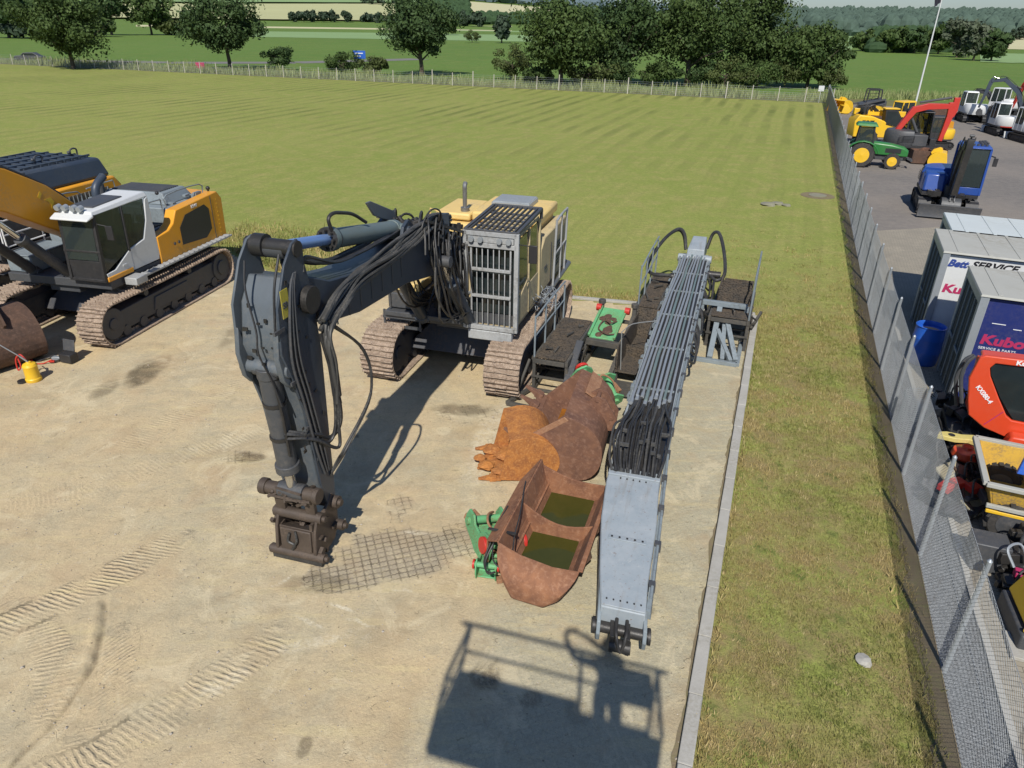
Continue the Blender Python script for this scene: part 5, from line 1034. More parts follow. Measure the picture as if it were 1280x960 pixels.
bsh = bucket_mesh(1.7, 1.15, M_rustd, None, 'digging_bucket'); bsh.location = (-12.05, 15.05, .03); bsh.rotation_euler = (0, 0, R(146)); tag(bsh, 'dark brown bucket with rounded back at the left border beside the yellow pump', 'bucket')

# ------------------------------------------------------------------ second orange excavator, mostly cut by the frame
B = thing('tracked_excavator', 'orange excavator with dark blue engine hood at the left border, behind the white cab machine', 'excavator', (-15.35, 21.4, .03), R(-103), 'orange excavators parked at the left')
S = 1.08
undercarriage(B, 2.6 * S, 1.62 * S, .62 * S, 1.0 * S, M_track, M_trackd, .21, seed=6)
b = MB(S); b.bx(-2.6, 1.8, -1.4, 1.4, 1.15, 1.36); b.build('deck', M_char, B, bev=.02)
b = MB(S); b.prism([(-2.9, 1.36), (-.2, 1.36), (-.2, 2.5), (-2.7, 2.5), (-2.95, 2.2)], -1.4, 1.4); bd = b.build('body', M_orange, B, bev=.06)
b = MB(S); b.bx(-2.35, -.5, 1.402, 1.42, 1.5, 2.25); 
b.build('side_grille', mat('tan grille', (.16, .13, .09), .8), bd); b = MB(S)
for k in range(12): b.bar((-2.3 + k * .15, 1.425, 1.5), (-2.3 + k * .15, 1.425, 2.25), .02)
b.tube(catmull([(-2.5, 1.46, 1.4), (-2.5, 1.5, 2.3), (-2.3, 1.5, 2.4), (-1.4, 1.5, 2.36)], 4), .02, 6); b.build('handrail', M_galv, bd)
b = MB(S); b.hexa([(-2.7, -1.35, 2.505), (.35, -1.35, 2.505), (.35, 1.30, 2.505), (-2.7, 1.30, 2.505)], [(-2.55, -1.2, 3.05), (.25, -1.2, 3.10), (.25, 1.15, 3.10), (-2.55, 1.15, 3.05)]); hdm = b.build('engine_hood', M_navy, B, bev=.09)
b = MB(S)
for k in range(9): b.bx(-2.3 + k * .28, -2.24 + k * .28, -1.0, 1.0, 3.08, 3.13)
for k in range(5): b.bx(-2.4, .1, -1.0 + k * .48, -.95 + k * .48, 3.10, 3.15)
b.build('roof_ribs', M_navy, hdm)
b = MB(S)
for x in (-2.2, -.9): b.tube(catmull([(x, .5, 3.1), (x, .5, 3.26), (x - .12, .5, 3.3), (x - .24, .5, 3.26), (x - .24, .5, 3.1)], 3), .025, 7); b.sph((x + .12, .55, 3.22), .05, 6)
b.build('lifting_lug', M_char, hdm)
b = MB(S); b.bx(.4, 1.8, .45, 1.4, 1.4, 2.1); 
for y in (.47, 1.38):
    for x in (.42, 1.78): b.bar((x, y, 2.1), (x, y, 3.05), .07)
b.bx(.38, 1.84, .42, 1.42, 3.05, 3.14); cb = b.build('cab', M_char, B, bev=.03); glass(cb, [(.45 * S, 1.38 * S, 2.1 * S), (1.75 * S, 1.38 * S, 2.1 * S), (1.75 * S, 1.38 * S, 3.05 * S), (.45 * S, 1.38 * S, 3.05 * S)]); glass(cb, [(1.78 * S, .5 * S, 2.1 * S), (1.78 * S, 1.35 * S, 2.1 * S), (1.78 * S, 1.35 * S, 3.05 * S), (1.78 * S, .5 * S, 3.05 * S)])
b = MB(); b.prism([(.35, 2.2), (1.6, 3.5), (3.2, 4.4), (5.6, 4.3), (5.7, 4.0), (3.4, 3.6), (1.9, 2.6), (.6, 1.7)], -.35, .3); b.build('boom', M_orange, B, bev=.03)
b = MB(S); b.tube(catmull([(1.75, 1.55, 1.3), (1.75, 1.6, 2.2), (1.6, 1.6, 2.3), (.6, 1.6, 2.3), (.5, 1.6, 2.2), (.5, 1.55, 1.3)], 3), .02, 6); b.bar((1.7, 1.6, 1.8), (.55, 1.6, 1.8), .03); b.build('handrail', M_letterw, B)

# ------------------------------------------------------------------ pump bottle and battery pack on the paving
r = thing('grease_pump', 'small yellow hand pump canister standing near the rusty bucket', 'pump', (-10.86, 14.36, .03), .3)
b = MB(); b.lathe([(.15, 0), (.155, .02), (.15, .06), (.145, .34), (.155, .37), (.13, .42), (.05, .45), (.05, .47), (.01, .47)], n=22); b.lathe([(.157, .0), (.165, .02), (.165, .07), (.15, .09)], n=22); b.build('canister', M_tyellow, r, bev=.004)
b = MB(); b.tube([(0, 0, .45), (-.05, -.02, .55), (-.42, -.08, .98)], .012, 7); b.tube([(0, .02, .44), (-.12, -.02, .62)], .02, 7); b.build('pump_lever', M_galv, r)
b = MB(); b.hose([(-.02, .02, .47), (-.15, .1, .62), (-.27, .12, .5), (-.28, .1, .25), (-.2, .08, .35), (-.24, .16, .55)], .016, 7); b.build('pump_hose', M_red, r)
b = MB(); b.lathe([(.10, 0), (.10, .05), (.01, .05)], (-.22, -.04, 0), 14); b.build('foot_cap', M_black, r)
r = thing('battery_pack', 'small black box with lid up, beside the yellow pump', 'battery pack', (-10.6, 15.35, .03), -.3)
b = MB(); b.box((0, 0, .13), (.34, .24, .22)); b.build('case', M_black, r, bev=.02); b = MB(); b.box((-.05, .13, .38), (.34, .03, .28), Matrix.Rotation(-.25, 3, 'X')); b.build('lid', M_char, r, bev=.01)
b = MB(); rnd = random.Random(2)
for k in range(3): b.hose([(-.15, -.05, .1), (-.35, -.1 - .06 * k, .02), (-.55, -.05 + .05 * k, .06), (-.7, -.25 + .04 * k, .02), (-.9, -.2 - .03 * k, .02)], .012, 6)
b.build('cable', M_black, r); b = MB(); b.hose([(-.3, -.2, .1), (-.5, -.32, .02), (-.75, -.38, .03), (-.85, -.3, .05)], .014, 6); b.box((-.32, -.2, .06), (.12, .05, .04), .4); b.box((-.86, -.3, .05), (.14, .05, .04), -.5); b.build('jump_lead', M_red, r)
b = MB(); b.box((-.36, -.02, .06), (.2, .12, .08), .3); b.build('charger', M_galv, r, bev=.01)
# ------------------------------------------------------------------ loose attachments on the paving
RZ = math.atan2(-KD.x, KD.y)       # local y runs along the kerb, local x to its right
M_mesh = M_mesh2; M_meshold = mat('dark expanded metal', (.075, .062, .048), .75, var=.4, scale=14, amt=.35, dirt=(.14, .11, .08), bump=.6)
M_beam = mat('dirty dark steel frame', (.055, .055, .052), .6, .1, var=.35, amt=.45, dirt=(.18, .15, .11), bump=.2)
M_zinc = mat('thin grey rail', (.30, .31, .30), .5, .3, var=.2, amt=.3, bump=.05)
YZ = .03
# wide clean-up bucket lying open, two bays of murky water
W = thing('cleanup_bucket', 'wide brown rusty bucket lying open with two bays of murky green water', 'bucket', (.72, 8.92, YZ), RZ + .03)
Lb = 1.42
def ring(y, k=1.0, dz=0): return [(-.72 * k, y, .98 * (1 if k == 1 else 1.0) + dz), (-.62 * k, y, .55), (-.44 * k, y, .12), (.30 * k, y, .04), (.62 * k, y, .34), (.80 * k, y, .74 + dz)]
def inner(y): return [(-.69, y, .98), (-.58, y, .56), (-.40, y, .16), (.29, y, .08), (.59, y, .36), (.77, y, .74)]
b = MB()
o_ = [ring(-Lb), ring(Lb)]; i_ = [inner(-Lb), inner(Lb)]
W.scale = (.80, .80, .86); n = 6
for k in range(n - 1):
    b.hexa([o_[0][k], o_[1][k], o_[1][k + 1], o_[0][k + 1]], [i_[0][k], i_[1][k], i_[1][k + 1], i_[0][k + 1]])
sh = b.build('shell', M_rustw, W, bev=.006)
b = MB(); b.hexa([(-.72, -Lb, .96), (-1.0, -Lb * .8, .70), (-1.0, Lb * .62, .70), (-.72, Lb, .96)], [(-.72, -Lb, 1.0), (-1.02, -Lb * .8, .735), (-1.02, Lb * .62, .735), (-.72, Lb, 1.0)])
b.hexa([(-1.0, -Lb * .8, .70), (-1.02, -Lb * .75, .1), (-1.02, Lb * .6, .1), (-1.0, Lb * .62, .70)], [(-1.02, -Lb * .8, .735), (-1.06, -Lb * .75, .1), (-1.06, Lb * .6, .1), (-1.02, Lb * .62, .735)]); b.build('back_plate', M_rustw, W, bev=.008)
def bay_wall(y, t_, name='divider', top=.62, sag=.16, m=M_rustw):
    b = MB(); P = [(-.60, .60), (-.41, .15), (.29, .07), (.60, .36), (.70, .60)]; tp = [(lerp(.74, -.66, k / 8), lerp(.66, .86, k / 8) * 1.0 - sag * math.sin(PI * k / 8)) for k in range(9)]
    b.prism([(x, z) for x, z in P] + tp, y - t_ / 2, y + t_ / 2); return b.build(name, m, W, bev=.006)
bay_wall(0.0, .035, sag=.22); bay_wall(Lb - .02, .04, 'end_wall', sag=.10)
b = MB(); base_ = [(-.70, .96), (-.60, .52), (-.42, .10), (.30, .03), (.60, .33), (.79, .73), (.30, .70), (-.30, .80)]
rings = []
for k in range(7): a = k / 6 * PI / 2; q = .60 + .40 * math.cos(a) ** .8; d_ = .42 * math.sin(a); rings.append([(x * q + .02, -Lb - d_, lerp(.25, z, .30 + .70 * math.cos(a) ** .9) + .02) for x, z in base_])
b.loft(rings); b.build('nose_plate', M_rustw, W, bev=.01)
b = MB(); b.bx(-.60, -.50, -Lb + .02, Lb - .04, .45, .47); b.bx(.78, .86, -Lb, Lb, .735, .765); b.build('lip', M_rustw, W, bev=.005)

for ya, yb in ((-Lb + .02, -.02), (.02, Lb - .04)): b = MB(); b.quad((-.46, ya, .27), (.50, ya, .27), (.50, yb, .27), (-.46, yb, .27)); b.build('water', M_water, W)
b = MB(); b.hose([(-.78, .5, 1.0), (-.70, .1, 1.02), (-.58, -.5, .96), (-.52, -1.0, .88), (-.42, -1.5, .80), (-.5, -1.72, .70), (-.72, -1.62, .74), (-.86, -1.2, .80), (-.98, -.8, .72), (-.92, -.2, .86)], .014, 6)
b.hose([(-.84, -1.1, .80), (-.92, -1.45, .55), (-.80, -1.7, .5), (-.64, -1.75, .6)], .018, 6); b.hose([(-.95, -.9, .72), (-.98, -1.35, .5), (-.86, -1.6, .46), (-.74, -1.74, .58)], .018, 6); b.bar((-1.05, -.95, .84), (-.48, -1.05, .93), .05, .03); b.build('hydraulic_hose', M_rubber, W)
b = MB()
for y in (-.7, .2, .9): b.prism([(.82, .70), (.88, .5), (.7, .2), (.60, .3)], y, y + .03)
b.build('wear_strip', M_rustd, W)

# green quick coupler bracket beside it
def green_bracket(label, loc, rz, tilt, s=1.0, m2=M_red, grp='green painted coupler brackets'):
    r = thing('coupler_bracket', label, 'bracket', loc, rz, grp); r.rotation_euler = (tilt[0], tilt[1], rz)
    pl_ = [(-.42, .0), (-.30, -.06), (.05, 0), (.34, .02), (.42, .16), (.38, .32), (.22, .36), (.12, .28), (-.05, .30), (-.18, .46), (-.32, .52), (-.46, .40), (-.50, .2)]
    for y in (-.26, .22): b = MB(s); b.prism(pl_, y, y + .035); b.build('side_plate', M_green, r, bev=.008)
    b = MB(s); b.bx(-.38, .30, -.225, .22, .02, .06); b.hexa([(-.2, -.22, .06), (.2, -.22, .06), (.2, .22, .06), (-.2, .22, .06)], [(-.12, -.2, .25), (.12, -.2, .22), (.12, .2, .22), (-.12, .2, .25)]); b.build('base_plate', M_green, r, bev=.012)
    b = MB(s); b.cyl((-.33, -.32, .38), (-.33, .31, .38), .07, 14); b.cyl((.28, -.31, .18), (.28, .30, .18), .06, 14); b.build('pin', M_green, r, bev=.005)
    for y in (-.33, .28): b = MB(s); b.cyl((-.33, y, .38), (-.33, y + .05, .38), .12, 16); b.build('red_ring', m2, r, bev=.006)
    b = MB(s); b.hose([(-.1, 0, .3), (.0, .12, .42), (.18, .05, .4), (.3, -.1, .3), (.42, -.14, .1)], .02, 6); b.box((.45, .12, .06), (.14, .2, .10), .4); b.box((-.42, -.34, .08), (.16, .14, .12), .3); b.build('clevis', M_rustl, r, bev=.01)
    return r
green_bracket('bright green bracket with red rings on the paving left of the wide rusty bucket', (-.34, 9.02, YZ), 1.95, (.2, -.25), 1.1)
green_bracket('small teal green bracket piece touching the near corner of the wide rusty bucket', (-.30, 8.40, YZ), 1.4, (.0, .0), .62)
green_bracket('yellowish green bracket lying against the far end of the big brown bucket', (1.72, 13.15, .55), .35, (.45, .2), 1.15)
# big brown digging bucket and the orange rusted one, teeth to the left
bb = bucket_mesh(1.9, 1.0, M_rust, None, 'digging_bucket', 5); bb.location = (1.12, 11.75, YZ + .13)
bb.rotation_euler = (Matrix.Rotation(RZ + PI + .10, 4, 'Z') @ Matrix.Rotation(-.56, 4, 'Y')).to_euler()
tag(bb, 'large brown digging bucket with orange muddy water, lying mouth up behind the orange one', 'bucket', 'digging buckets in a row')
b = MB(); b.prism([(-.44, .55), (-.45, .32), (-.28, .12), (.1, .04), (.42, .07)], -.94, .94); b.build('muddy_water', M_muck, bb)
b = MB(); b.prism([(.50, 1.02), (.60, 1.03), (.95, .12), (.85, .10)], .952, .985); b.box((.3, -.5, 1.14), (.25, .9, .03)); b.build('side_cutter', M_rustl, bb, bev=.006)
ob = bucket_mesh(1.15, .82, M_rusto, None, 'digging_bucket', 4); ob.location = (.42, 11.35, YZ); ob.rotation_euler = (0, 0, RZ + PI + .45)
tag(ob, 'bright orange rusted bucket lying flat with its teeth pointing left', 'bucket', 'digging buckets in a row')
for c in list(ob.children):
    if c.name.startswith('mounting_ear'): bpy.data.objects.remove(c)
b = MB(); 
for k, (x, y, r_) in enumerate(((.75, -.3, .18), (.9, .2, .15), (.6, .4, .2), (.5, -.1, .22), (1.0, -.05, .12))): rock(b, (x, y, .12), r_, random, .45)
b.build('caked_clay', M_rusto, ob, smooth=0)
# ------------------------------------------------------------------ walkway frames
def walkway(label, loc, rz, w_, l_, h_, posts=True, rail=1.0, grp='steel walkway frames', green=False, deckm=None, slant=.0):
    r = thing('walkway_frame', label, 'walkway', loc, rz, grp)
    b = MB()
    for x in (-w_ / 2, w_ / 2):
        b.bar((x, -l_ / 2, h_ - .08), (x, l_ / 2, h_ - .08), .07, .14); b.bar((x, -l_ / 2, .05), (x, l_ / 2, .05), .09, .09)
        for y in (-l_ / 2 + .05, 0, l_ / 2 - .05): b.bar((x, y, .05), (x, y, h_ - .1), .07)
        b.bar((x, -l_ / 2 + .05, .1), (x, 0, h_ - .2), .05); b.bar((x, 0, h_ - .2), (x, l_ / 2 - .05, .1), .05)
    for y in (-l_ / 2, 0, l_ / 2): b.bar((-w_ / 2 + .04, y, h_ - .09), (w_ / 2 - .04, y, h_ - .09), .06, .1); b.bar((-w_ / 2 + .05, y, .05), (w_ / 2 - .05, y, .05), .06)
    b.build('base_frame', M_beam, r, bev=.004)
    b = MB(); b.bx(-w_ / 2 + .02, w_ / 2 - .02, -l_ / 2, l_ / 2, h_ - .01, h_ + .012)
    for k in range(int(l_ / .09)): b.bx(-w_ / 2 + .03, w_ / 2 - .03, -l_ / 2 + k * .09, -l_ / 2 + k * .09 + .02, h_ + .012, h_ + .02)
    b.build('deck', deckm or M_mesh, r)
    rnd = random.Random(int(l_ * 100)); b = MB()
    for k in range(16): y = rnd.uniform(-l_ / 2, l_ / 2); x = rnd.choice((-1, 1)) * w_ / 2 + rnd.uniform(-.08, .08); b.bar((x, y, rnd.uniform(.05, h_ * .6)), (x + rnd.uniform(-.25, .25), y + rnd.uniform(-.5, .5), rnd.uniform(h_ * .3, h_)), rnd.uniform(.03, .07))
    for k in range(6): y = lerp(-l_ / 2, l_ / 2, k / 5); b.bar((-w_ / 2 - .05, y, h_ * .45), (w_ / 2 + .05, y, h_ * .45), .04)
    for k in range(5): p = V((rnd.uniform(-.3, .3) * w_, rnd.uniform(-.4, .4) * l_, h_ + .05)); b.bar(p, p + V((rnd.uniform(-.2, .2), rnd.uniform(-.5, .5), rnd.uniform(0, .12))), .035)
    b.build('loose_bars', M_beam, r)
    if posts:
        for side in ((-1,) if posts == 1 else (1,) if posts == 2 else (-1, 1)):
            x = side * w_ / 2; b = MB(); n = max(2, int(l_ / .8))
            for k in range(n + 1): y = lerp(-l_ / 2 + .03, l_ / 2 - .03, k / n); b.cyl((x, y, h_ - .15), (x, y, h_ + rail * (1 - .03 * k)), .022, 8)
            b.tube(catmull([(x, -l_ / 2 + .03, h_ + rail * .95), (x, 0, h_ + rail), (x, l_ / 2 - .03, h_ + rail)], 3), .022, 8); b.tube([(x, -l_ / 2 + .03, h_ + rail * .5), (x, l_ / 2 - .03, h_ + rail * .5)], .018, 8)
            b.build('guard_rail', M_greyw, r)
    return r
wk = walkway('dark walkway frame with grey rails, standing against the middle excavator track', (1.22, 15.35, YZ), RZ + .02, .74, 2.5, .85, 1, .95)
b = MB(); b.bar((-.37, -1.25, .1), (-.7, -2.1, .06), .08); b.bar((-.7, -2.1, .06), (.3, -2.15, .06), .08); b.bar((.3, -2.15, .06), (.37, -1.25, .1), .08); b.bar((-.45, -1.3, .8), (-.6, -1.9, .05), .05); b.build('ladder_foot', M_beam, wk, bev=.004)
b = MB(); b.bar((.42, -1.9, .1), (.46, -.4, 1.0), .16, .08); b.build('side_beam', M_char, wk, bev=.01)
wf = thing('cradle_frame', 'black open frame cradle carrying the green plate, behind the brown bucket', 'cradle', (2.2, 15.75, YZ), RZ - .03)
b = MB()
for x in (-.42, .42): b.bar((x, -1.3, .08), (x, 1.25, .08), .10, .12); b.bar((x, -1.1, .14), (x, 1.2, .85), .10, .12); b.bar((x, 1.15, .1), (x, 1.25, 1.15), .10); b.bar((x, -.2, .1), (x, -.2, .55), .08); b.cyl((x, 1.24, 1.1), (x, 1.24, 1.2), .09, 10)
b.bar((-.42, -1.3, .08), (.42, -1.3, .08), .1); b.bar((-.47, -.15, .62), (.47, -.15, .62), .14); b.bar((-.42, 1.2, .7), (.42, 1.2, .7), .08); b.build('frame', M_beam, wf, bev=.006)
gp_ = thing('green_plate', 'bright green dirty plate with red corner ends, lying on the black cradle', 'plate', (2.33, 16.25, .88), RZ); gp_.rotation_euler = (.28, 0, RZ - .03)
b = MB(); b.hexa([(-.30, -.62, -.03), (.30, -.62, -.03), (.28, .62, -.03), (-.28, .62, -.03)], [(-.30, -.60, .03), (.30, -.60, .03), (.28, .62, .03), (-.28, .62, .03)]); b.bx(-.34, -.28, -.6, .6, .03, .10); b.bx(.28, .34, -.6, .6, .03, .10); b.build('plate', M_green, gp_, bev=.01)
b = MB(); rnd = random.Random(6)
for k in range(14): rock(b, (rnd.uniform(-.2, .2), rnd.uniform(-.5, .3), .04), rnd.uniform(.04, .10), rnd, .4)
b.hose([(.2, .1, .05), (.1, -.1, .13), (-.1, .0, .1), (-.15, -.3, .06), (.1, -.5, .1), (.3, -.4, .05)], .018, 6); b.build('mud', M_rustd, gp_, smooth=0)
for x in (-.36, .36): b = MB(); b.cyl((x - .06, .5, .10), (x + .06, .5, .10), .09, 12); b.build('red_end', M_red, gp_)
bx_ = thing('steel_trough', 'tall brown sided steel box walkway left of the long boom section', 'walkway', (3.15, 15.65, YZ), RZ - .01, 'steel walkway frames')
b = MB(); w_, l_ = .42, 1.15
b.bx(-w_, w_, -l_, l_, .30, .33); b.bx(-w_, -w_ + .03, -l_, l_, .33, .95); b.bx(w_ - .03, w_, -l_, l_, .33, 1.0); b.hexa([(-w_, l_ - .03, .33), (w_, l_ - .03, .33), (w_, l_, .33), (-w_, l_, .33)], [(-w_, l_ + .05, 1.05), (w_, l_ + .05, 1.05), (w_, l_ + .08, 1.05), (-w_, l_ + .08, 1.05)]); b.bx(-w_ + .03, w_ - .03, -.2, -.17, .33, .6); b.build('trough', M_mesh, bx_, bev=.006)
for x in (-w_, w_):
    for y in (-l_ * .9, l_ * .9): b = MB(); b.bar((x, y, 0), (x, y, .3), .08); b.build('foot', M_beam, bx_)
b = MB()
for k in range(6): b.bar((-w_, -l_ - .1 - .12 * k, .12), (w_, -l_ - .1 - .12 * k, .12), .05)
b.bar((-w_, -l_ - .8, .1), (-w_, -l_, .1), .07); b.bar((w_, -l_ - .8, .1), (w_, -l_, .1), .07); b.build('ladder', M_beam, bx_)
b = MB(); b.cyl((-w_ + .1, -l_ * .9, .33), (-w_ + .05, -l_ * .9, 1.25), .014, 6); b.cyl((w_ - .1, l_ * .1, .33), (w_ - .15, l_ * .1, 1.2), .014, 6); b.tube(catmull([(-w_ + .05, -l_ * .9, 1.25), (-w_ + .2, -l_ * .5, 1.3), (w_ - .15, l_ * .1, 1.2)], 3), .012, 6); b.build('thin_rail', M_zinc, bx_)
wl = walkway('narrow brown walkway with bent rails at the far left of the boom section', (4.05, 19.0, YZ), RZ + .02, .62, 3.0, .80, 1, 1.1, deckm=M_mesh)
wr = walkway('grey railed walkway with dark end boards at the far right of the boom section', (5.85, 17.9, YZ), RZ - .01, .95, 2.3, .85, 2, 1.15, deckm=M_mesh)
b = MB()
for k in range(5): b.bx(-.42 + k * .02, .42, -.3 + k * .26, -.28 + k * .26, .88, 1.35 - .02 * k)
b.bx(-.42, -.38, -.3, 1.1, .88, 1.3); b.build('end_boards', M_mesh, wr, bev=.004)
sd_ = thing('boom_stand', 'grey lattice stand with angled braces right of the long boom section', 'stand', (5.15, 16.65, YZ), RZ)
b = MB()
for (p, q, w_) in (((-.5, -.75, .05), (.62, -.75, .05), .10), ((.62, -.75, .05), (.62, .95, .05), .10), ((-.5, -.75, .05), (-.5, .95, .05), .10), ((-.5, .95, .05), (.62, .95, .05), .10), ((-.05, -.7, .1), (-.05, .9, .95), .13), ((.15, .5, .75), (.56, -.65, .1), .12), ((.0, .1, .55), (.45, -.72, .1), .10), ((.1, .7, .8), (.25, -.7, .1), .10), ((-.5, .8, .1), (-.5, .8, 1.0), .10), ((.62, .8, .1), (.62, .8, 1.0), .1), ((-.5, .8, 1.0), (.62, .8, 1.0), .12)): b.bar(p, q, w_)
b.build('lattice', M_greyw, sd_, bev=.006)

# ------------------------------------------------------------------ long high reach boom section on timber blocks
BD = V((5.88 - 1.52, 22.45 - 6.95, 0)).normalized(); brz = math.atan2(-BD.x, BD.y)
G = thing('boom_section', 'long grey high reach boom section with pipes and black hoses, lying along the right side', 'boom section', (1.53, 6.85, YZ), brz); LL = 16.1
def wdt(y): return .29 + (.41 - .29) * min(1, y / 1.6) if y < 1.6 else (.41 + .02 * min(1, (y - 1.6) / 4) if y < 13 else .43 - .02 * (y - 13))
def zt(y): return (.70 + .28 * min(1, y / 2.4)) + .12 * min(1, max(0, (y - 2.4) / 6)) 
b = MB(); rings = []
for y in (0.0, .5, 1.0, 1.6, 2.4, 4, 6, 8, 10, 12, 13.2, 14.4, 15.2): w_ = wdt(y); top = zt(y); bot = top - .42 - .22 * min(1, y / 3); rings.append([(-w_, y, bot), (w_, y, bot), (w_, y, top), (-w_, y, top)])
b.loft(rings); bs = b.build('box_girder', M_plate, G, bev=.015)
b = MB(); rings = []
for y in (0.02, .5, 1.0, 1.6, 2.4, 2.62): w_ = wdt(y) - .012; top = zt(y); rings.append([(-w_, y, top + .002), (w_, y, top + .002), (w_, y, top + .02), (-w_, y, top + .02)])
b.loft(rings); b.build('cover_plate', M_plate, bs, bev=.006)
b = MB(); b.bx(-.27, .27, 1.18, 1.27, zt(1.2) + .021, zt(1.2) + .035); b.build('bolted_strip', M_plate, bs, bev=.004); b = MB(); y = 2.64; z = zt(y) + .02; b.bx(-.41, .41, y - .06, y + .14, z, z + .03); b.build('clamp_plate', M_plate, bs, bev=.006)
b = MB()
for x in (-.3, .3): b.cyl((x, y + .04, z + .03), (x, y + .04, z + .045), .035, 10)
for k in range(5): b.cyl((-.2 + k * .1, y - .12, z - .0), (-.2 + k * .1, y - .12, z + .02), .012, 7); b.cyl((-.22 + k * .11, 1.225, zt(1.2) + .03), (-.22 + k * .11, 1.225, zt(1.2) + .048), .016, 7)
for k in range(6): b.cyl((-.22 + k * .09, .12, zt(.1) + .02), (-.22 + k * .09, .12, zt(.1) + .035), .012, 7)
b.build('bolts', M_black, bs)
b = MB(); b.loft([[(wdt(y) + .002, y, zt(y) - .16), (wdt(y) + .075, y, zt(y) - .16), (wdt(y) + .06, y, zt(y) - .03), (wdt(y) + .002, y, zt(y) - .03)] for y in (.1, 1.6, 4, 8, 12, 15)]); b.tube([(wdt(y) + .05, y, zt(y) - .01) for y in (.3, 1.6, 4, 8, 12, 15)], .022, 7); b.build('side_rail', M_greyw, bs)
for k in range(20): y = .5 + k * .75; b = MB(); b.bx(wdt(y) + .01, wdt(y) + .10, y, y + .09, zt(y) - .12, zt(y) + .02); b.build('side_clamp', M_char, bs)
for sx in (-1, 1): b = MB(); b.prism([(.05, .14), (-.12, .22), (-.18, .38), (-.12, .54), (.1, .66), (.40, .66), (.40, .18)], sx * .30 - .025, sx * .30 + .025, 'x'); b.build('tip_fork', M_greyw, bs, bev=.01)
b = MB(); b.cyl((-.36, -.05, .40), (.36, -.05, .40), .075, 16); b.cyl((-.38, -.05, .40), (-.34, -.05, .40), .11, 16); b.cyl((.34, -.05, .40), (.38, -.05, .40), .11, 16)
for x in (-.12, .09): b.bx(x - .025, x + .025, -.28, .15, .22, .5)
b.cyl((-.15, -.24, .32), (.13, -.24, .32), .085, 14)
b.hose([(-.06, .1, .55), (-.07, -.22, .5), (.0, -.32, .3), (.06, -.22, .5), (.07, .1, .55)], .026, 6); b.build('tip_pin', M_blackp, bs, bev=.008)
# black hoses from the clamp plate up to the pipes
b = MB(); b2 = MB(); rnd = random.Random(9)
for k in range(24):
    x = lerp(-.36, .36, k / 23) + rnd.uniform(-.02, .02); z = zt(3) + .05; bul = x * (1.05 + .32 * rnd.random()) - .02; hh = rnd.uniform(.05, .24)
    x2 = x + rnd.uniform(-.10, .10); bul += rnd.uniform(-.06, .06); (b if k % 4 else b2).hose([(x, 2.66, z), (lerp(x, bul, .7), 3.05, z + hh * .7 + rnd.uniform(-.04, .04)), (bul, 3.7 + rnd.uniform(-.3, .3), z + hh), (lerp(x2, bul, .5), 4.4, z + hh * .7 + rnd.uniform(-.05, .05)), (x2 * .98, 5.05, z + .06), (x2 * .95, 5.5, z + .05)], rnd.uniform(.017, .027), 7, 5)
for k in range(9): xx = rnd.uniform(-.4, .35); yy = rnd.uniform(2.9, 4.9); b2.bx(xx, xx + rnd.uniform(.05, .16), yy, yy + .04, z + .18, z + .235)
b.build('hoses', M_rubber, bs, smooth=60); b2.build('hoses', M_hosegrey, bs, smooth=60)
# long pipes
b = MB(); b.loft([[(-wdt(y) + .03, y, zt(y) + .003), (wdt(y) - .03, y, zt(y) + .003), (wdt(y) - .03, y, zt(y) + .03), (-wdt(y) + .03, y, zt(y) + .03)] for y in (2.8, 6, 10, 14.6)]); b.build('gap_shade_sheet', M_blackp, bs)  # added dark sheet, stands in for the shade between the pipes
b = MB(); b2 = MB()
for k in range(9):
    x = lerp(-.35, .33, k / 8); y0 = 5.0 + .15 * (k % 3); pts = []
    for y in (y0, 7, 9, 11, 12.6, 13.2, 14.6): pts.append((x * (1 if y < 12 else .9) + .012 * math.sin(y * 2 + k), y, zt(y) + .085 + (.04 if k % 2 else 0)))
    (b if k % 4 != 3 else b2).tube(pts, .026 if k % 3 else .032, 8); b.cyl((x, y0 - .12, zt(5) + .085), (x, y0 + .05, zt(5) + .085), .038, 8)
b.build('pipe', M_galv, bs); b2.build('pipe', mat('teal grey pipe', (.13, .19, .19), .45), bs)
for y in (5.6, 7.6, 9.6, 11.4, 13.0, 14.5): b = MB(); b.bx(-.40, .38, y, y + .05, zt(y) + .03, zt(y) + .065); b.bx(-.46, -.395, y - .03, y + .1, zt(y) - .2, zt(y) + .08); b.build('pipe_clamp', M_greyw, bs, bev=.006)
b = MB(); rnd = random.Random(19)
for k in range(90): y = rnd.uniform(5.2, 14.2); sx = rnd.choice((-1, 1)); x = sx * (wdt(y) + rnd.uniform(-.04, .05)); b.box((x, y, zt(y) + rnd.uniform(-.25, .04)), (rnd.uniform(.03, .08), rnd.uniform(.04, .22), rnd.uniform(.03, .10)), rnd.uniform(-.2, .2))
b.build('brackets', M_greyw, bs)
b = MB()
for k in range(9): y = rnd.uniform(8, 14); b.hose([(.42, y, 1.1), (.58, y - .2, .9), (.62, y - .6, .6), (.45, y - .9, .8)], .03, 6)
for k in range(7): y = rnd.uniform(8, 14); b.hose([(-.42, y, 1.1), (-.54, y - .2, .9), (-.56, y - .5, .7), (-.45, y - .8, .85)], .026, 6)
b.hose([(-.3, 14.9, 1.3), (-.42, 15.0, 1.75), (-.62, 14.9, 1.9), (-.95, 14.2, 1.7), (-1.2, 13.2, 1.25), (-1.0, 12.8, 1.1), (-.45, 12.7, 1.15)], .05, 9); b.hose([(-.33, 15.0, 1.25), (-.46, 15.1, 1.68), (-.66, 15.0, 1.82), (-1.0, 14.25, 1.62), (-1.22, 13.3, 1.2), (-1.0, 12.95, 1.05), (-.45, 12.8, 1.1)], .03, 9)
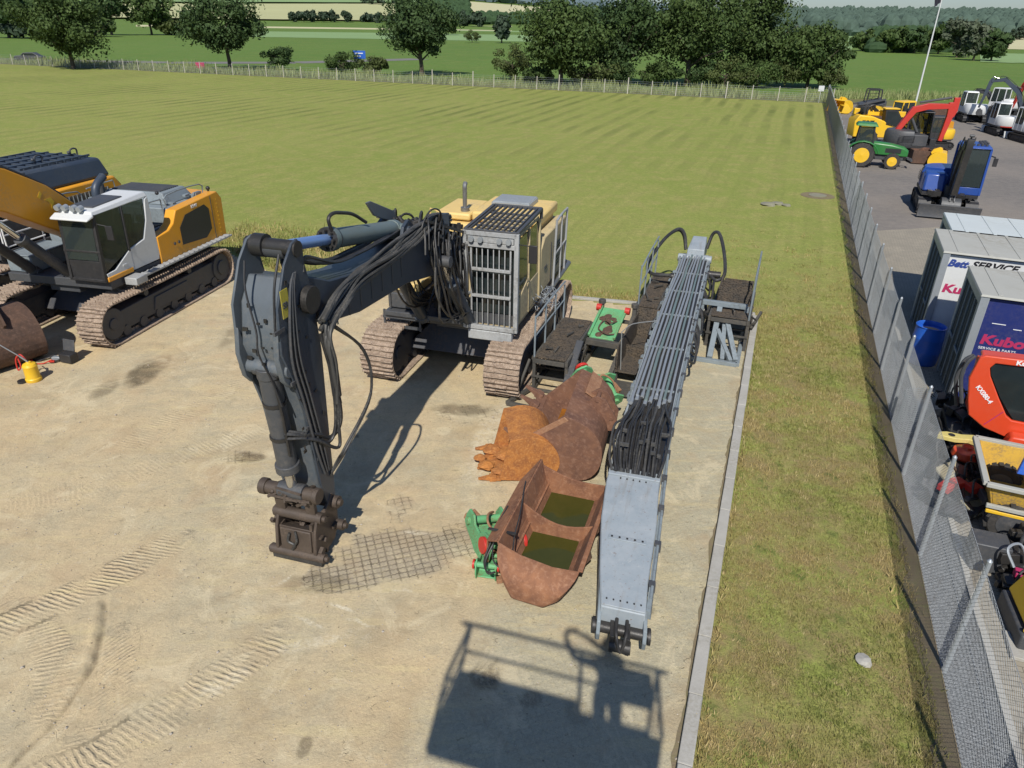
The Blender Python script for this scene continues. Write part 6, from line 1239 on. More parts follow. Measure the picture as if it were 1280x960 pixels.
b.hose([(.3, 15.0, 1.35), (.42, 15.1, 1.8), (.62, 14.9, 1.85), (.85, 14.2, 1.45), (.95, 13.4, 1.1), (.75, 13.1, 1.0), (.5, 13.5, 1.05)], .05, 9); b.hose([(.7, 13.0, 1.0), (.72, 12.4, .7), (.65, 11.8, .4), (.7, 11.2, .6), (.5, 10.9, .9)], .035, 7); b.build('hose_loop', M_rubber, bs)
b = MB(); b.cyl((.48, 13.45, 1.05), (.85, 13.45, 1.05), .10, 12); b.cyl((-.5, 12.75, 1.1), (-.4, 12.75, 1.1), .1, 12); b.build('hose_coupling', M_blackp, bs)
b = MB(); b.hexa([(-.26, 14.75, 1.0), (.26, 14.75, 1.0), (.30, 15.9, 1.0), (-.24, 15.9, 1.0)], [(-.25, 14.8, 1.36), (.25, 14.8, 1.36), (.24, 15.85, 1.5), (-.18, 15.85, 1.5)]); b.cyl((-.5, 14.7, 1.1), (.5, 14.7, 1.1), .12, 14); b.build('head_plate', M_plate, bs, bev=.02)
OFF = [(-9, 0), (-.4, 0), (.8, -.15), (2.4, -.275), (4, -.31), (7, -.26), (9.5, -.19), (12.5, -.11), (15.6, -.01), (30, 0)]
def boff(y):      # the section is gently cranked sideways
    for (a, c), (d, e) in zip(OFF, OFF[1:]):
        if a <= y <= d: return lerp(c, e, sstep(a, d, y) * .3 + .7 * (y - a) / (d - a))
    return 0
for o in [bs] + list(bs.children):
    for v in o.data.vertices: v.co.x += boff(v.co.y)
for y in (1.9, 11.0):
    bh = zt(y) - (.42 + .22 * min(1, y / 3)); b = MB(); b.bx(-.42 + boff(y), .42 + boff(y), y - .12, y + .12, 0, bh - .003)
    o = b.build('timber_block', M_wood, bev=.01); o.matrix_world = G.matrix_basis.copy(); o.location = (1.53, 6.85, YZ); o.rotation_euler = (0, 0, brz); tag(o, 'timber block under the %s of the long boom section' % ('near end' if y < 5 else 'far half'), 'timber block')
# small hose fitting on the paving
r = thing('hose_coupling', 'small dark hose coupling lying on the paving right of the brown bucket', 'coupling', (2.12, 12.35, YZ)); b = MB(); b.lathe([(.12, 0), (.13, .05), (.10, .12), (.05, .14), (.01, .14)], n=16); b.build('cap', M_blackp, r); b = MB(); b.hose([(.1, 0, .06), (.25, .1, .05), (.3, .3, .04), (.1, .4, .05)], .03, 7); b.build('stub_hose', M_rubber, r)
# ------------------------------------------------------------------ containers and barrel in the right hand yard
U = V((.92, -.39, 0)).normalized(); crz = math.atan2(U.y, U.x)
def container(label, loc, m_side, m_roof, m_post, grp='box containers in the machine yard', L_=6.1, W_=2.38, H_=2.6):
    r = thing('container', label, 'container', loc, crz, grp)
    b = MB(); b.bx(.08, L_ - .08, .08, W_ - .08, .12, H_ - .06); b.build('body', m_side, r)
    for x in (0, L_):
        for y in (0, W_): b = MB(); b.bx(x - .0 if x == 0 else x - .16, (.16 if x == 0 else x), y if y == 0 else y - .16, .16 if y == 0 else y, 0, H_ - .02); b.build('corner_post', m_post, r, bev=.01)
    b = MB(); b.bx(.16, L_ - .16, .04, W_ - .04, 0, .14); b.bx(.0, .05, .16, W_ - .16, H_ - .2, H_ - .03); b.build('frame', m_post, r, bev=.01)
    b = MB(); b.hexa([(-.02, -.02, H_ - .015), (L_ + .02, -.02, H_ - .015), (L_ + .02, W_ + .02, H_ - .015), (-.02, W_ + .02, H_ - .015)], [(.0, .0, H_ + .03), (L_, .0, H_ + .03), (L_, W_, H_ + .03), (.0, W_, H_ + .03)])
    for k in range(9): b.bx(.3 + k * .65, .38 + k * .65, .05, W_ - .05, H_ + .03, H_ + .042)
    b.build('roof', m_roof, r, bev=.008)
    for k in (0, 1):
        y0_ = .14 + k * (W_ / 2 - .13); b = MB(); b.bx(.03, .078, y0_, y0_ + W_ / 2 - .16, .16, H_ - .22); 
        for j in range(7): b.bx(.015, .031, y0_ + .06 + j * .14, y0_ + .11 + j * .14, .2, H_ - .26)
        d = b.build('door', M_contdark, r, bev=.004)
        b = MB()
        for yy in (.3, .8): b.cyl((-.0, y0_ + yy, .15), (-.0, y0_ + yy, H_ - .2), .018, 7)
        b.box((-.01, y0_ + .55, 1.1), (.03, .5, .04)); b.build('lock_bar', M_greyw, d)
    return r
C1 = container('deep blue container with magenta lettering, nearest of the three', (9.61, 13.91, .006), M_navyc, M_roofgrey, M_galv, W_=2.16)
text('Kubota', .29, M_pink, C1, frame((.24, .076, 1.56), (1, 0, 0), (0, 0, 1)), bold=.012, shear=.12, sx=1.25)
text('SERVICE & PARTS', .075, M_letterw, C1, frame((.25, .076, 1.44), (1, 0, 0), (0, 0, 1)), sx=1.2); text('K', .3, M_pink, C1, frame((.62, .076, 1.12), (1, 0, 0), (0, 0, 1)), bold=.012, shear=.12, sx=1.25)
b = MB(); b.cyl((1.05, .076, 2.1), (1.05, .07, 2.1), .045, 12); b.bx(.35, .6, .07, .076, 2.02, 2.035); b.bx(.75, .9, .07, .076, 1.95, 1.965); b.build('scuff_mark', M_letterw, C1)
C2 = container('white container with black and magenta lettering, middle of the three', (10.50, 17.04, .006), M_white, M_roofgrey, M_galv)
text('Bett', .24, mat('blue lettering', (.03, .06, .25), .5, amt=0, bump=0), C2, frame((.16, .076, 2.26), (1, 0, 0), (0, 0, 1)), bold=.012, shear=.35, sx=1.0); text('Kubota', .29, M_pink, C2, frame((.20, .076, 1.60), (1, 0, 0), (0, 0, 1)), bold=.012, shear=.12, sx=1.25)
text('SERVICE  PARTS', .22, M_letter, C2, frame((.66, .076, 2.29), (1, 0, 0), (0, 0, 1)), bold=.008, shear=.3, sx=1.2)
C3 = container('pale roofed container, farthest of the three', (11.75, 18.95, .006), M_roofpale, M_roofpale, M_galv)
r = thing('barrel', 'open topped bright blue plastic barrel between fence and containers', 'barrel', (10.25, 16.25, .006))
b = MB(); b.lathe([(.27, 0), (.29, .03), (.30, .3), (.305, .32), (.30, .34), (.30, .6), (.305, .62), (.30, .64), (.285, .88), (.30, .90), (.285, .91), (.27, .88), (.27, .8), (.01, .79)], n=28); b.build('drum', M_brlblue, r); b = MB(); b.lathe([(.265, .795), (.01, .80)], n=24); b.build('contents', M_wood, r); r.scale = (1.15, 1.15, 1.1)

# ------------------------------------------------------------------ compact excavators
def mini(label, loc, hd_, S, m_body, m_cab=None, boom='up', m_boom=None, blade=True, name='mini_excavator', cabside=1, m_cw=None, grp='small excavators in the machine yard', text_=None):
    m_cab = m_cab or m_body; m_boom = m_boom or m_body; r = thing(name, label, 'excavator', loc, hd_, grp)
    undercarriage(r, 1.32 * S, .98 * S, .42 * S, .60 * S, M_black, M_black, .16 * S, .02, 3, 1)
    b = MB(S); b.bx(-1.0, .95, -.92, .92, .66, .78); b.build('deck', M_black, r, bev=.01)
    rings = []
    for z, q in ((.74, .94), (.86, 1.0), (1.35, 1.0), (1.52, .92)):
        rings.append([(-.15, -.95 * q, z), (-.15, .95 * q, z)] + [(-.45 - .95 * q * math.cos(a), .95 * q * math.sin(a), z) for a in [R(80 - k * 20) for k in range(9)]])
    b = MB(S); b.loft(rings); b.bx(-.16, .55, -.93, -.12, .78, 1.35); eb = b.build('engine_cover', m_body, r, bev=.03)
    b = MB(S); b.loft([[(p[0] * 1.01 - .01, p[1] * 1.01, z) for p in rings[0]] for z in (.70, .92)]); b.build('counterweight', m_cw or M_char, r, bev=.02)
    b = MB(S); 
    for k in range(5): b.bx(-.9 + k * .001, -.1, -.962, -.955, .98 + k * .07, 1.01 + k * .07)
    b.bx(.50, .556, -.8, -.2, .9, 1.3); b.build('vent', M_black, eb)
    x0, x1, y0, y1, z0, z1 = -.35, .95, .02, .92, .80, 2.40; b = MB(S)
    for (x, y, xt) in ((x0, y0, x0 + .05), (x0, y1, x0 + .05), (x1, y0, x1 - .12), (x1, y1, x1 - .12)): b.bar((x, y, z0), (xt, y, z1), .075)
    b.bar((.35, y1, z0), (.33, y1, z1), .05); b.bar((x0, y0, z0 + .72), (x0, y1, z0 + .72), .06); b.bx(x0, x1, y0, y1, z0 - .02, z0 + .04); b.bx(x1 - .02, x1 + .02, y0, y1, z0, z0 + .26); b.bx(x0, x1, y1 - .02, y1 + .01, z0, z0 + .45)
    b.hexa([(x0 - .02, y0 - .03, z1), (x1 - .05, y0 - .03, z1), (x1 - .05, y1 + .03, z1), (x0 - .02, y1 + .03, z1)], [(x0 + .03, y0 + .02, z1 + .11), (x1 - .12, y0 + .02, z1 + .08), (x1 - .12, y1 - .02, z1 + .08), (x0 + .03, y1 - .02, z1 + .11)])
    cb = b.build('cab', m_cab, r, bev=.015)
    def SGl(*p): return [tuple(c * S for c in q) for q in p]
    glass(cb, SGl((x1 - .01, y0 + .05, z0 + .28), (x1 - .01, y1 - .05, z0 + .28), (x1 - .12, y1 - .05, z1 - .02), (x1 - .12, y0 + .05, z1 - .02))); glass(cb, SGl((x0 + .06, y1 - .01, z0 + .47), (x1 - .04, y1 - .01, z0 + .47), (x1 - .14, y1 - .01, z1 - .02), (x0 + .08, y1 - .01, z1 - .02)))
    glass(cb, SGl((x0 + .02, y0 + .05, z0 + .76), (x0 + .02, y1 - .05, z0 + .76), (x0 + .05, y1 - .05, z1 - .03), (x0 + .05, y0 + .05, z1 - .03))); seat(cb, .1 * S, .47 * S, z0 * S, .95 * S)
    b = MB(S); b.bar((x1 - .12, y1 - .02, z1 - .2), (x1 - .02, y1 + .16, z1 - .25), .035); b.bar((x1 - .02, y1 + .16, z1 - .22), (x1 - .02, y1 + .16, z1 - .4), .03); b.box((x1 - .02, y1 + .20, z1 - .42), (.03, .14, .28)); b.build('mirror', M_black, cb)
    if blade:
        b = MB(S); b.prism([(1.65, .05), (1.85, .06), (1.80, .25), (1.88, .52), (1.78, .52), (1.68, .25)], -1.0, 1.0); bl = b.build('dozer_blade', M_char if m_body is M_blue else m_body, r, bev=.01); b = MB(S)
        for y in (-.35, .35): b.bar((.9, y, .35), (1.72, y, .25), .1, .14)
        b.build('blade_arm', M_black, bl)
    P = {'up': [(1.05, .95), (1.5, 2.3), (2.3, 3.1), (3.0, 3.0), (3.6, 1.0)], 'fold': [(1.05, .95), (1.25, 1.9), (1.7, 2.6), (2.0, 2.55), (1.75, .9)], 'low': [(1.05, .95), (1.8, 1.9), (2.9, 2.0), (3.7, 1.4), (3.4, .5)], 'high': [(1.05, .95), (1.9, 2.9), (3.2, 3.9), (4.2, 3.7), (4.6, 1.5)]}[boom]
    b = MB(S); b.bx(.9, 1.2, -.22, .22, .5, 1.1); b.build('swing_post', M_black, r, bev=.02)
    b = MB(S); w0 = .13
    b.loft([[(x - nx * h_, y, z - nz * h_) if s_ < 0 else (x + nx * h_, y, z + nz * h_) for (s_, y) in ((-1, -w0), (-1, w0), (1, w0), (1, -w0))] for (x, z, nx, nz, h_) in [(P[0][0], P[0][1], -.9, .4, .10), (P[1][0], P[1][1], -.7, .7, .2), (P[2][0], P[2][1], -.2, .95, .18), (P[3][0], P[3][1], .2, .95, .10)]]); bo_ = b.build('boom', m_boom, r, bev=.012)
    b = MB(S); a_, c_ = V((P[3][0], 0, P[3][1])), V((P[4][0], 0, P[4][1])); d_ = (c_ - a_).normalized(); n_ = V((-d_.z, 0, d_.x)); e_ = a_ - d_ * .3
    b.loft([[tuple(q + n_ * h_ + V((0, y, 0))) for (h_, y) in ((-hh, -.1), (-hh, .1), (hh, .1), (hh, -.1))] for q, hh in ((e_, .08), (a_, .17), (c_, .08))]); b.build('stick', m_boom, r, bev=.01)
    cylinder(r, V((P[0][0] + .15, 0, P[0][1] - .15)) * S, V((P[1][0] + .28, 0, P[1][1] + .15)) * S, .055 * S, .6, M_char, M_rod, 'boom_cylinder'); cylinder(r, V((P[1][0] - .05, 0, P[1][1] + .35)) * S, (e_ + V((0, 0, .1))) * S, .055 * S, .6, M_char, M_rod, 'stick_cylinder')
    b = MB(S); b.hose([(P[0][0], .1, P[0][1] + .1), (P[1][0] - .2, .16, P[1][1]), (P[2][0], .17, P[2][1] + .22), (P[3][0] - .2, .15, P[3][1] + .15)], .02, 6); b.hose([(P[0][0], -.1, P[0][1] + .1), (P[1][0] - .2, -.16, P[1][1]), (P[2][0], -.17, P[2][1] + .22), (P[3][0] - .2, -.15, P[3][1] + .15)], .02, 6); b.build('hose_run', M_rubber, bo_)
    bk = bucket_mesh(.6 * S, .42 * S, M_char, None, 'bucket', 3, .015); bk.parent = r; bk.location = ((P[4][0] - .1) * S, 0, max(0.02, (P[4][1] - .62)) * S); bk.rotation_euler = (0, 0, PI)
    return r
g_ = gp(1176, 264); BX = mini('bright blue excavator with dark cab glass, parked facing the camera by the containers', (g_.x + .15, g_.y + .3, .006), R(-112), 1.20, M_blue, boom='fold', m_boom=M_blackp, name='blue_excavator')
b = MB(); b.hexa([(.6, -1.12, .95), (1.05, -1.10, .95), (1.05, -.24, .95), (.6, -.22, .95)], [(.1, -1.1, 1.75), (.85, -1.06, 1.70), (.85, -.28, 1.70), (.1, -.26, 1.75)]); b.build('front_hood', M_blue, BX, bev=.08)
b = MB(); rnd = random.Random(5)
for k in range(16): b.box((1.3 + rnd.uniform(-.3, .4), rnd.uniform(-.9, .9), rnd.uniform(.5, 1.0)), (rnd.uniform(.1, .3), rnd.uniform(.08, .3), rnd.uniform(.05, .2)), rnd.uniform(-.5, .5))
b.build('front_valves', M_blackp, BX); b = MB(); b.box((1.9, .15, .62), (.25, .45, .2), .2); b.cyl((1.85, -.1, .7), (2.1, .0, .72), .09, 10); b.build('swing_block', M_tyellow, BX, bev=.02)
b = MB()
for k in range(9): b.cyl((-.3 + .12 * k, 1.0 - .12 * (k % 3), 2.98), (-.28 + .12 * k, 1.0 - .12 * (k % 3), 3.08), .05, 7)
for k in range(6): b.cyl((.88, .1 + .16 * k, 2.96), (.88, .1 + .16 * k, 3.06), .05, 8)
b.build('roof_lights', M_char, BX)
mini('white small excavator seen from its rear with two tinted cab windows', (40.6, 67.8, .006), R(75), 1.0, M_white, boom='low', m_boom=M_char, m_cw=M_white)
mini('white excavator with tall dark curved boom behind the red and white one', (43.2, 63.0, .006), R(150), .95, M_white, boom='high', m_boom=M_navy)
mini('red and white small excavator in the row at the right border', (38.3, 59.3, .006), R(80), .95, M_white, boom='low', m_boom=M_char, m_cw=M_red)
mini('small excavator with red counterweight nearest the right border', (38.0, 55.6, .006), R(85), .95, M_white, boom='fold', m_boom=M_char, m_cw=M_red)
mini('yellow and black small excavator at the end of the row, cut by the right border', (37.8, 51.8, .006), R(95), .9, M_tyellow, m_cab=M_black, boom='fold', m_cw=M_tyellow)
# red boom machine behind the green tractor
RB = mini('excavator with long bright red arched boom behind the green tractor', (24.9, 47.2, .006), R(-12), 1.15, M_char, m_cab=M_black, boom='low', m_boom=M_red, name='red_boom_excavator', blade=False)
for o in list(RB.children):
    if o.name.split('.')[0] in ('boom', 'stick', 'boom_cylinder', 'stick_cylinder', 'bucket'):
        for c in list(o.children):
            for d_ in list(c.children): bpy.data.objects.remove(d_)
            bpy.data.objects.remove(c)
        bpy.data.objects.remove(o)
def red_at(px_, py_, y_):     # a point of the red boom in its own vertical plane
    g0 = V(RB.location); a = R(-12); d_ = V((math.cos(a), math.sin(a), 0)); n_ = V((-d_.y, d_.x, 0)); q = cf * FPX + cr * (px_ - 640) - cu * (py_ - 480); t_ = (g0 - V((0, 0, HC))).dot(n_) / q.dot(n_); P_ = V((0, 0, HC)) + q * t_ - g0
    return (P_.dot(d_), y_, P_.z)
def red_loft(pts, name, w_=.15):
    b = MB(); rings = []
    for i, (px_, py_, h_) in enumerate(pts):
        p = V(red_at(px_, py_, 0)); q = V(red_at(*pts[min(i + 1, len(pts) - 1)][:2], 0)); o_ = V(red_at(*pts[max(i - 1, 0)][:2], 0)); d_ = (q - o_).normalized(); n_ = V((-d_.z, 0, d_.x)) * h_; rings.append([tuple(p - n_ + V((0, -w_, 0))), tuple(p - n_ + V((0, w_, 0))), tuple(p + n_ + V((0, w_, 0))), tuple(p + n_ + V((0, -w_, 0)))])
    b.loft(rings); return b.build(name, M_red, RB, bev=.02)
red_loft([(1114, 172, .12), (1130, 152, .16), (1143, 137, .20), (1160, 133, .18), (1186, 133, .14)], 'boom'); red_loft([(1190, 128, .15), (1187, 145, .18), (1180, 162, .14), (1174, 176, .12)], 'stick', .13); red_loft([(1197, 122, .16), (1193, 138, .16), (1189, 146, .12)], 'jib', .12)
b = MB(); p, q = red_at(1150, 128, 0), red_at(1190, 122, 0); b.cyl(p, q, .07, 10); p, q = red_at(1140, 148, 0), red_at(1146, 165, 0); b.cyl(p, q, .09, 10); b.build('cylinder', M_char, RB)

# ------------------------------------------------------------------ green tractor
g1, g2 = gp(1077, 208), gp(1116, 211); td = (g2 - g1); trz = math.atan2(td.y, td.x)
T = thing('tractor', 'green compact tractor with yellow wheel rims beside the chain link fence', 'tractor', (g1.x, g1.y + .5, .006), trz)
WB = td.length
def wheel(root, x, y, r_, w_, rim, name='wheel'):
    b = MB(); b.lathe([(r_ * .62, -w_ / 2), (r_ * .92, -w_ / 2), (r_, -w_ * .3), (r_, w_ * .3), (r_ * .92, w_ / 2), (r_ * .62, w_ / 2)], (x, y, r_), 28, 'y')
    for k in range(22): a = 2 * PI * k / 22; b.box((x + math.cos(a) * r_, y + (.2 if k % 2 else -.2) * w_, r_ + math.sin(a) * r_), (.05, w_ * .5, .07), Matrix.Rotation(-a, 3, 'Y'))
    o = b.build(name, M_tyre, root); b = MB(); b.lathe([(r_ * .60, -w_ * .47), (r_ * .60, -w_ * .53), (r_ * .52, -w_ * .54), (r_ * .22, -w_ * .51), (.01, -w_ * .60)], (x, y, r_), 24, 'y'); b.lathe([(r_ * .60, w_ * .47), (r_ * .60, w_ * .53), (r_ * .52, w_ * .54), (r_ * .22, w_ * .51), (.01, w_ * .60)][::-1], (x, y, r_), 24, 'y'); b.build('rim', rim, o); return o
for y in (-.78, .78): wheel(T, 0, y, .70, .42, M_tyellow); wheel(T, WB, y * .92, .44, .30, M_tyellow)
b = MB(); rings = []
for x, w_, z0_, z1_ in ((.45, .34, .75, 1.42), (.9, .34, .72, 1.40), (1.6, .33, .70, 1.34), (2.25, .30, .68, 1.20), (2.5, .25, .68, 1.02)): rings.append([(x, -w_, z0_), (x, w_, z0_), (x, w_, z1_ - .1), (x, w_ * .7, z1_), (x, -w_ * .7, z1_), (x, -w_, z1_ - .1)])
b.loft(rings); b.build('hood', M_tgreen, T, bev=.03)
b = MB(); b.bx(2.3, 2.525, -.22, .22, .75, .98); b.bx(1.2, 2.1, -.335, -.33, .85, 1.1); b.build('grille', M_black, T); b = MB(); b.bx(-.35, 2.3, -.22, .22, .42, .74); b.bar((WB, -.6, .44), (WB, .6, .44), .12); b.bar((0, -.6, .70), (0, .6, .70), .2); b.build('chassis', M_char, T, bev=.02)
for y in (-.78, .78): b = MB(); P = [(.92 * math.cos(a), .70 + .80 * math.sin(a)) for a in [R(10 + k * 20) for k in range(9)]]; Q = [(.86 * math.cos(a), .70 + .74 * math.sin(a)) for a in [R(170 - k * 20) for k in range(9)]]; b.prism(P + Q, y - .22, y + .22); b.build('mudguard', M_tgreen, T, bev=.02)
b = MB()
for (x, y, xt) in ((-.45, -.52, -.35), (-.45, .52, -.35), (.55, -.5, .42), (.55, .5, .42)): b.bar((x, y, 1.0), (xt, y * .95, 2.28), .07)
b.bx(-.4, .5, -.5, .5, .78, .95); b.bx(-.4, -.2, -.5, .5, .95, 1.3); b.build('cab_frame', M_black, T, bev=.01)
b = MB(); b.hexa([(-.62, -.62, 2.28), (.62, -.6, 2.26), (.62, .6, 2.26), (-.62, .62, 2.28)], [(-.5, -.5, 2.44), (.5, -.48, 2.42), (.5, .48, 2.42), (-.5, .5, 2.44)]); b.build('roof', M_tgreen, T, bev=.04)
glass(T, [(-.43, -.5, 1.3), (.53, -.5, 1.05), (.43, -.48, 2.25), (-.36, -.48, 2.25)]); glass(T, [(.55, -.46, 1.42), (.55, .46, 1.42), (.43, .44, 2.25), (.43, -.44, 2.25)]); seat(T, 0, 0, .9, .8)
b = MB(); b.cyl((.38, 0, 1.2), (.25, 0, 1.55), .02, 8); b.lathe([(.18, 0), (.2, .02), (.18, .04), (.15, .02)], (.22, 0, 1.55), 16); b.build('steering_wheel', M_black, T)
b = MB()
for y in (-.45, .45): b.bar((-.3, y, .6), (-.95, y * .9, .45), .06)
b.bar((-.95, -.45, .45), (-.95, .45, .45), .08); b.bar((2.5, -.3, .6), (2.75, -.3, .5), .08); b.bar((2.5, .3, .6), (2.75, .3, .5), .08); b.bar((2.75, -.4, .5), (2.75, .4, .5), .1); b.build('linkage', M_char, T)

# ------------------------------------------------------------------ yellow telehandler, skid steer and loose yellow gear beyond
H = thing('telehandler', 'yellow handler with black 527 lettering behind the green tractor', 'telehandler', (24.6, 53.2, .006), R(-6))
for x in (.1, 2.9):
    for y in (-.95, .95): wheel(H, x, y, .52, .38, M_tyellow)
b = MB(); b.prism([(-.95, .55), (3.6, .5), (3.75, .8), (2.2, 1.0), (1.9, 1.3), (.2, 1.9), (-.75, 2.0), (-1.0, 1.6)], -.75, .75); b.build('body', M_tyellow, H, bev=.06)
text('527', .42, M_letter, H, frame((-.55, -.77, 1.35), (1, 0, 0), (0, 0, 1)), bold=.02, sx=1.3)
b = MB(); b.prism([(1.0, 1.35), (2.2, 1.05), (2.15, 1.7), (1.7, 2.35), (.9, 2.4)], -.74, -.05); b.build('cab', M_black, H, bev=.03); b = MB(); b.prism([(1.08, 1.4), (2.1, 1.15), (2.05, 1.65), (1.66, 2.25), (1.0, 2.28)], -.75, -.745); b.build('window', M_dglass, H); b = MB(); b.bx(.8, 1.8, -.78, 0, 2.4, 2.48); b.build('cab_roof', M_tyellow, H, bev=.02)
b = MB(); b.hexa([(-.9, .15, 1.95), (-.9, .5, 1.95), (4.1, .5, 1.75), (4.1, .15, 1.75)], [(-.9, .15, 2.35), (-.9, .5, 2.35), (4.1, .5, 2.1), (4.1, .15, 2.1)]); b.bar((4.1, .32, 1.95), (4.6, .32, 1.2), .22); b.build('telescopic_boom', M_tyellow, H, bev=.03)
b = MB(); b.bx(4.6, 4.7, -.5, 1.1, .5, 1.2)
for y in (-.3, .8): b.bar((4.7, y, .5), (5.7, y, .45), .12, .05)
b.build('fork', M_char, H)
b = MB(); rnd = random.Random(1)
for k in range(10): b.box((rnd.uniform(-.6, .6), rnd.uniform(-.6, .7), 2.1 + rnd.uniform(0, .3)), (.2, .15, .3), rnd.uniform(0, 1)); b.hose([(rnd.uniform(-.8, 0), rnd.uniform(-.4, .4), 2.0), (rnd.uniform(-.3, .3), 0, 2.6), (rnd.uniform(.2, .9), .2, 2.1)], .04, 5)
b.build('hoses', M_rubber, H)
K = thing('skid_steer', 'black compact loader with domed cage near the far fence corner', 'loader', (33.6, 72.5, .006), R(170))
for x in (-.5, .6):
    for y in (-.75, .75): wheel(K, x, y, .42, .3, M_char)
b = MB(); b.prism([(-1.2, .4), (1.0, .4), (1.1, .9), (.5, 1.1), (-.9, 1.35), (-1.2, 1.2)], -.6, .6); b.build('body', M_char, K, bev=.04); b = MB()
for x in (-.7, .6):
    for y in (-.5, .5): b.bar((x, y, 1.0), (x * .85, y, 2.2), .09)
for k in range(6): b.bar((-.6 + .2 * k, -.5, 2.2), (-.6 + .2 * k, .5, 2.2), .05)
for k in range(4): b.bar((-.65, -.5, 1.3 + .25 * k), (.55, -.5, 1.3 + .25 * k), .04)
b.bar((-.6, -.5, 2.2), (.5, -.5, 2.2), .1); b.bar((-.6, .5, 2.2), (.5, .5, 2.2), .1); b.build('cage', M_black, K)
b = MB()
for y in (-.78, .78): b.bar((-1.0, y, 1.4), (1.4, y, .8), .14); b.bar((1.4, y, .8), (1.6, y, .3), .12)
b.build('lift_arm', M_char, K); bk = bucket_mesh(1.7, .6, M_tyellow, None, 'bucket', 0, .03); bk.parent = K; bk.location = (2.2, 0, .05)
o = bucket_mesh(1.9, 1.0, M_tyellow, None, 'loader_bucket', 0); o.location = (31.6, 74.2, .006); o.rotation_euler = (0, 0, R(200)); tag(o, 'yellow loader bucket standing beside the far fence corner', 'bucket', 'loose yellow buckets in the yard')
o = bucket_mesh(1.1, .75, M_orange, None, 'loader_bucket', 0); o.location = (34.2, 60.6, .006); o.rotation_euler = (0, 0, R(30)); tag(o, 'orange bucket between the red boom and the white excavator', 'bucket', 'loose yellow buckets in the yard')
o = bucket_mesh(1.1, .8, M_tyellow, None, 'loader_bucket', 0); o.location = (25.3, 44.6, .006); o.rotation_euler = (0, 0, R(-30)); tag(o, 'yellow bucket in front of the blue excavator cab, under the red boom', 'bucket', 'loose yellow buckets in the yard')
o = bucket_mesh(.9, .7, M_tyellow, None, 'loader_bucket', 3); o.location = (25.6, 47.4, .006); o.rotation_euler = (0, 0, R(200)); tag(o, 'toothed yellow bucket just behind the green tractor nose', 'bucket', 'loose yellow buckets in the yard')
for i, (px_, py_, w_, d_, h_, lb, m) in enumerate([(1148, 204, 1.0, .9, .8, 'rusty crate of scrap between tractor and blue excavator', M_rustd), (1165, 200, 1.2, .8, .7, 'brown tray of scrap behind the blue excavator', M_rustd), (1155, 150, 3.6, 1.2, 1.0, 'long rusty tipping skip by the flagpole foot', M_rustd), (1106, 148, 3.0, 1.2, .8, 'low rusty skip behind the yellow handler', M_rustd)]):
    g0 = gp(px_, py_); r = thing('scrap_skip', lb, 'skip', (g0.x, g0.y, .006), -.25, 'scrap skips in the machine yard')
    b = MB(); t_ = .05; b.hexa([(-w_ / 2, -d_ / 2, .05), (w_ / 2, -d_ / 2, .05), (w_ / 2, d_ / 2, .05), (-w_ / 2, d_ / 2, .05)], [(-w_ / 2, -d_ / 2, .12), (w_ / 2, -d_ / 2, .12), (w_ / 2, d_ / 2, .12), (-w_ / 2, d_ / 2, .12)])
    for s_ in (-1, 1): b.bx(*sorted((s_ * w_ / 2, s_ * (w_ / 2 + t_))), -d_ / 2 - t_, d_ / 2 + t_, .05, h_); b.bx(-w_ / 2, w_ / 2, *sorted((s_ * d_ / 2, s_ * (d_ / 2 + t_))), .05, h_)
    b.build('walls', m, r, bev=.01); b = MB(); rnd = random.Random(i)
    for k in range(12): b.box((rnd.uniform(-.4, .4) * w_, rnd.uniform(-.4, .4) * d_, h_ * rnd.uniform(.5, 1.1)), (rnd.uniform(.1, .4), rnd.uniform(.05, .3), rnd.uniform(.04, .2)), rnd.uniform(0, 3))
    b.build('scrap', M_rust, r)

# ------------------------------------------------------------------ machines close to the right border
X = thing('red_excavator', 'orange red compact excavator with dark cab glass, close behind the fence', 'excavator', (8.4, 11.5, .016), math.atan2(-.39, .92), 'machines close behind the fence')
undercarriage(X, 1.35, .9, .4, .62, M_black, M_black, .16, .02, 3, 1)
for o in X.children: o.location = (1.3, 1.0, 0)
o1 = [(-.16, 1.85), (-.06, 1.40), (.02, 1.13), (.32, .93), (.86, .77), (2.6, .62), (2.6, 1.12), (.70, 1.17), (.60, 1.24), (.40, 1.54), (.15, 1.95), (.10, 2.10), (.16, 2.20), (2.6, 2.30), (2.6, 2.44), (-.02, 2.32), (-.10, 2.27)]
b = MB(); b.prism(o1, .0, .10); b.hexa([(-.08, .06, 2.26), (2.6, .06, 2.40), (2.6, .34, 2.40), (-.06, .34, 2.26)], [(-.06, .05, 2.31), (2.6, .05, 2.45), (2.6, .32, 2.45), (-.04, .32, 2.31)]); b.hexa([(.02, .10, 1.13), (.06, .10, 1.12), (.06, .5, 1.12), (.02, .5, 1.13)], [(-.12, .10, 2.26), (-.06, .10, 2.26), (-.04, .3, 2.2), (-.1, .3, 2.2)]); b.build('body', M_redor, X, bev=.025)
b = MB(); b.prism([(.72, 1.18), (2.55, 1.13), (2.55, 2.29), (.17, 2.19), (.12, 2.10), (.16, 1.96), (.42, 1.55)], .04, .055); b.build('window', M_dglass, X); b = MB(); b.prism([(.1, 1.2), (.1, 2.1), (2.5, 2.2), (2.5, .85), (.4, .85)], .11, .75); b.bx(.3, 2.5, .75, 1.5, .5, 1.5); b.build('interior', M_black, X)
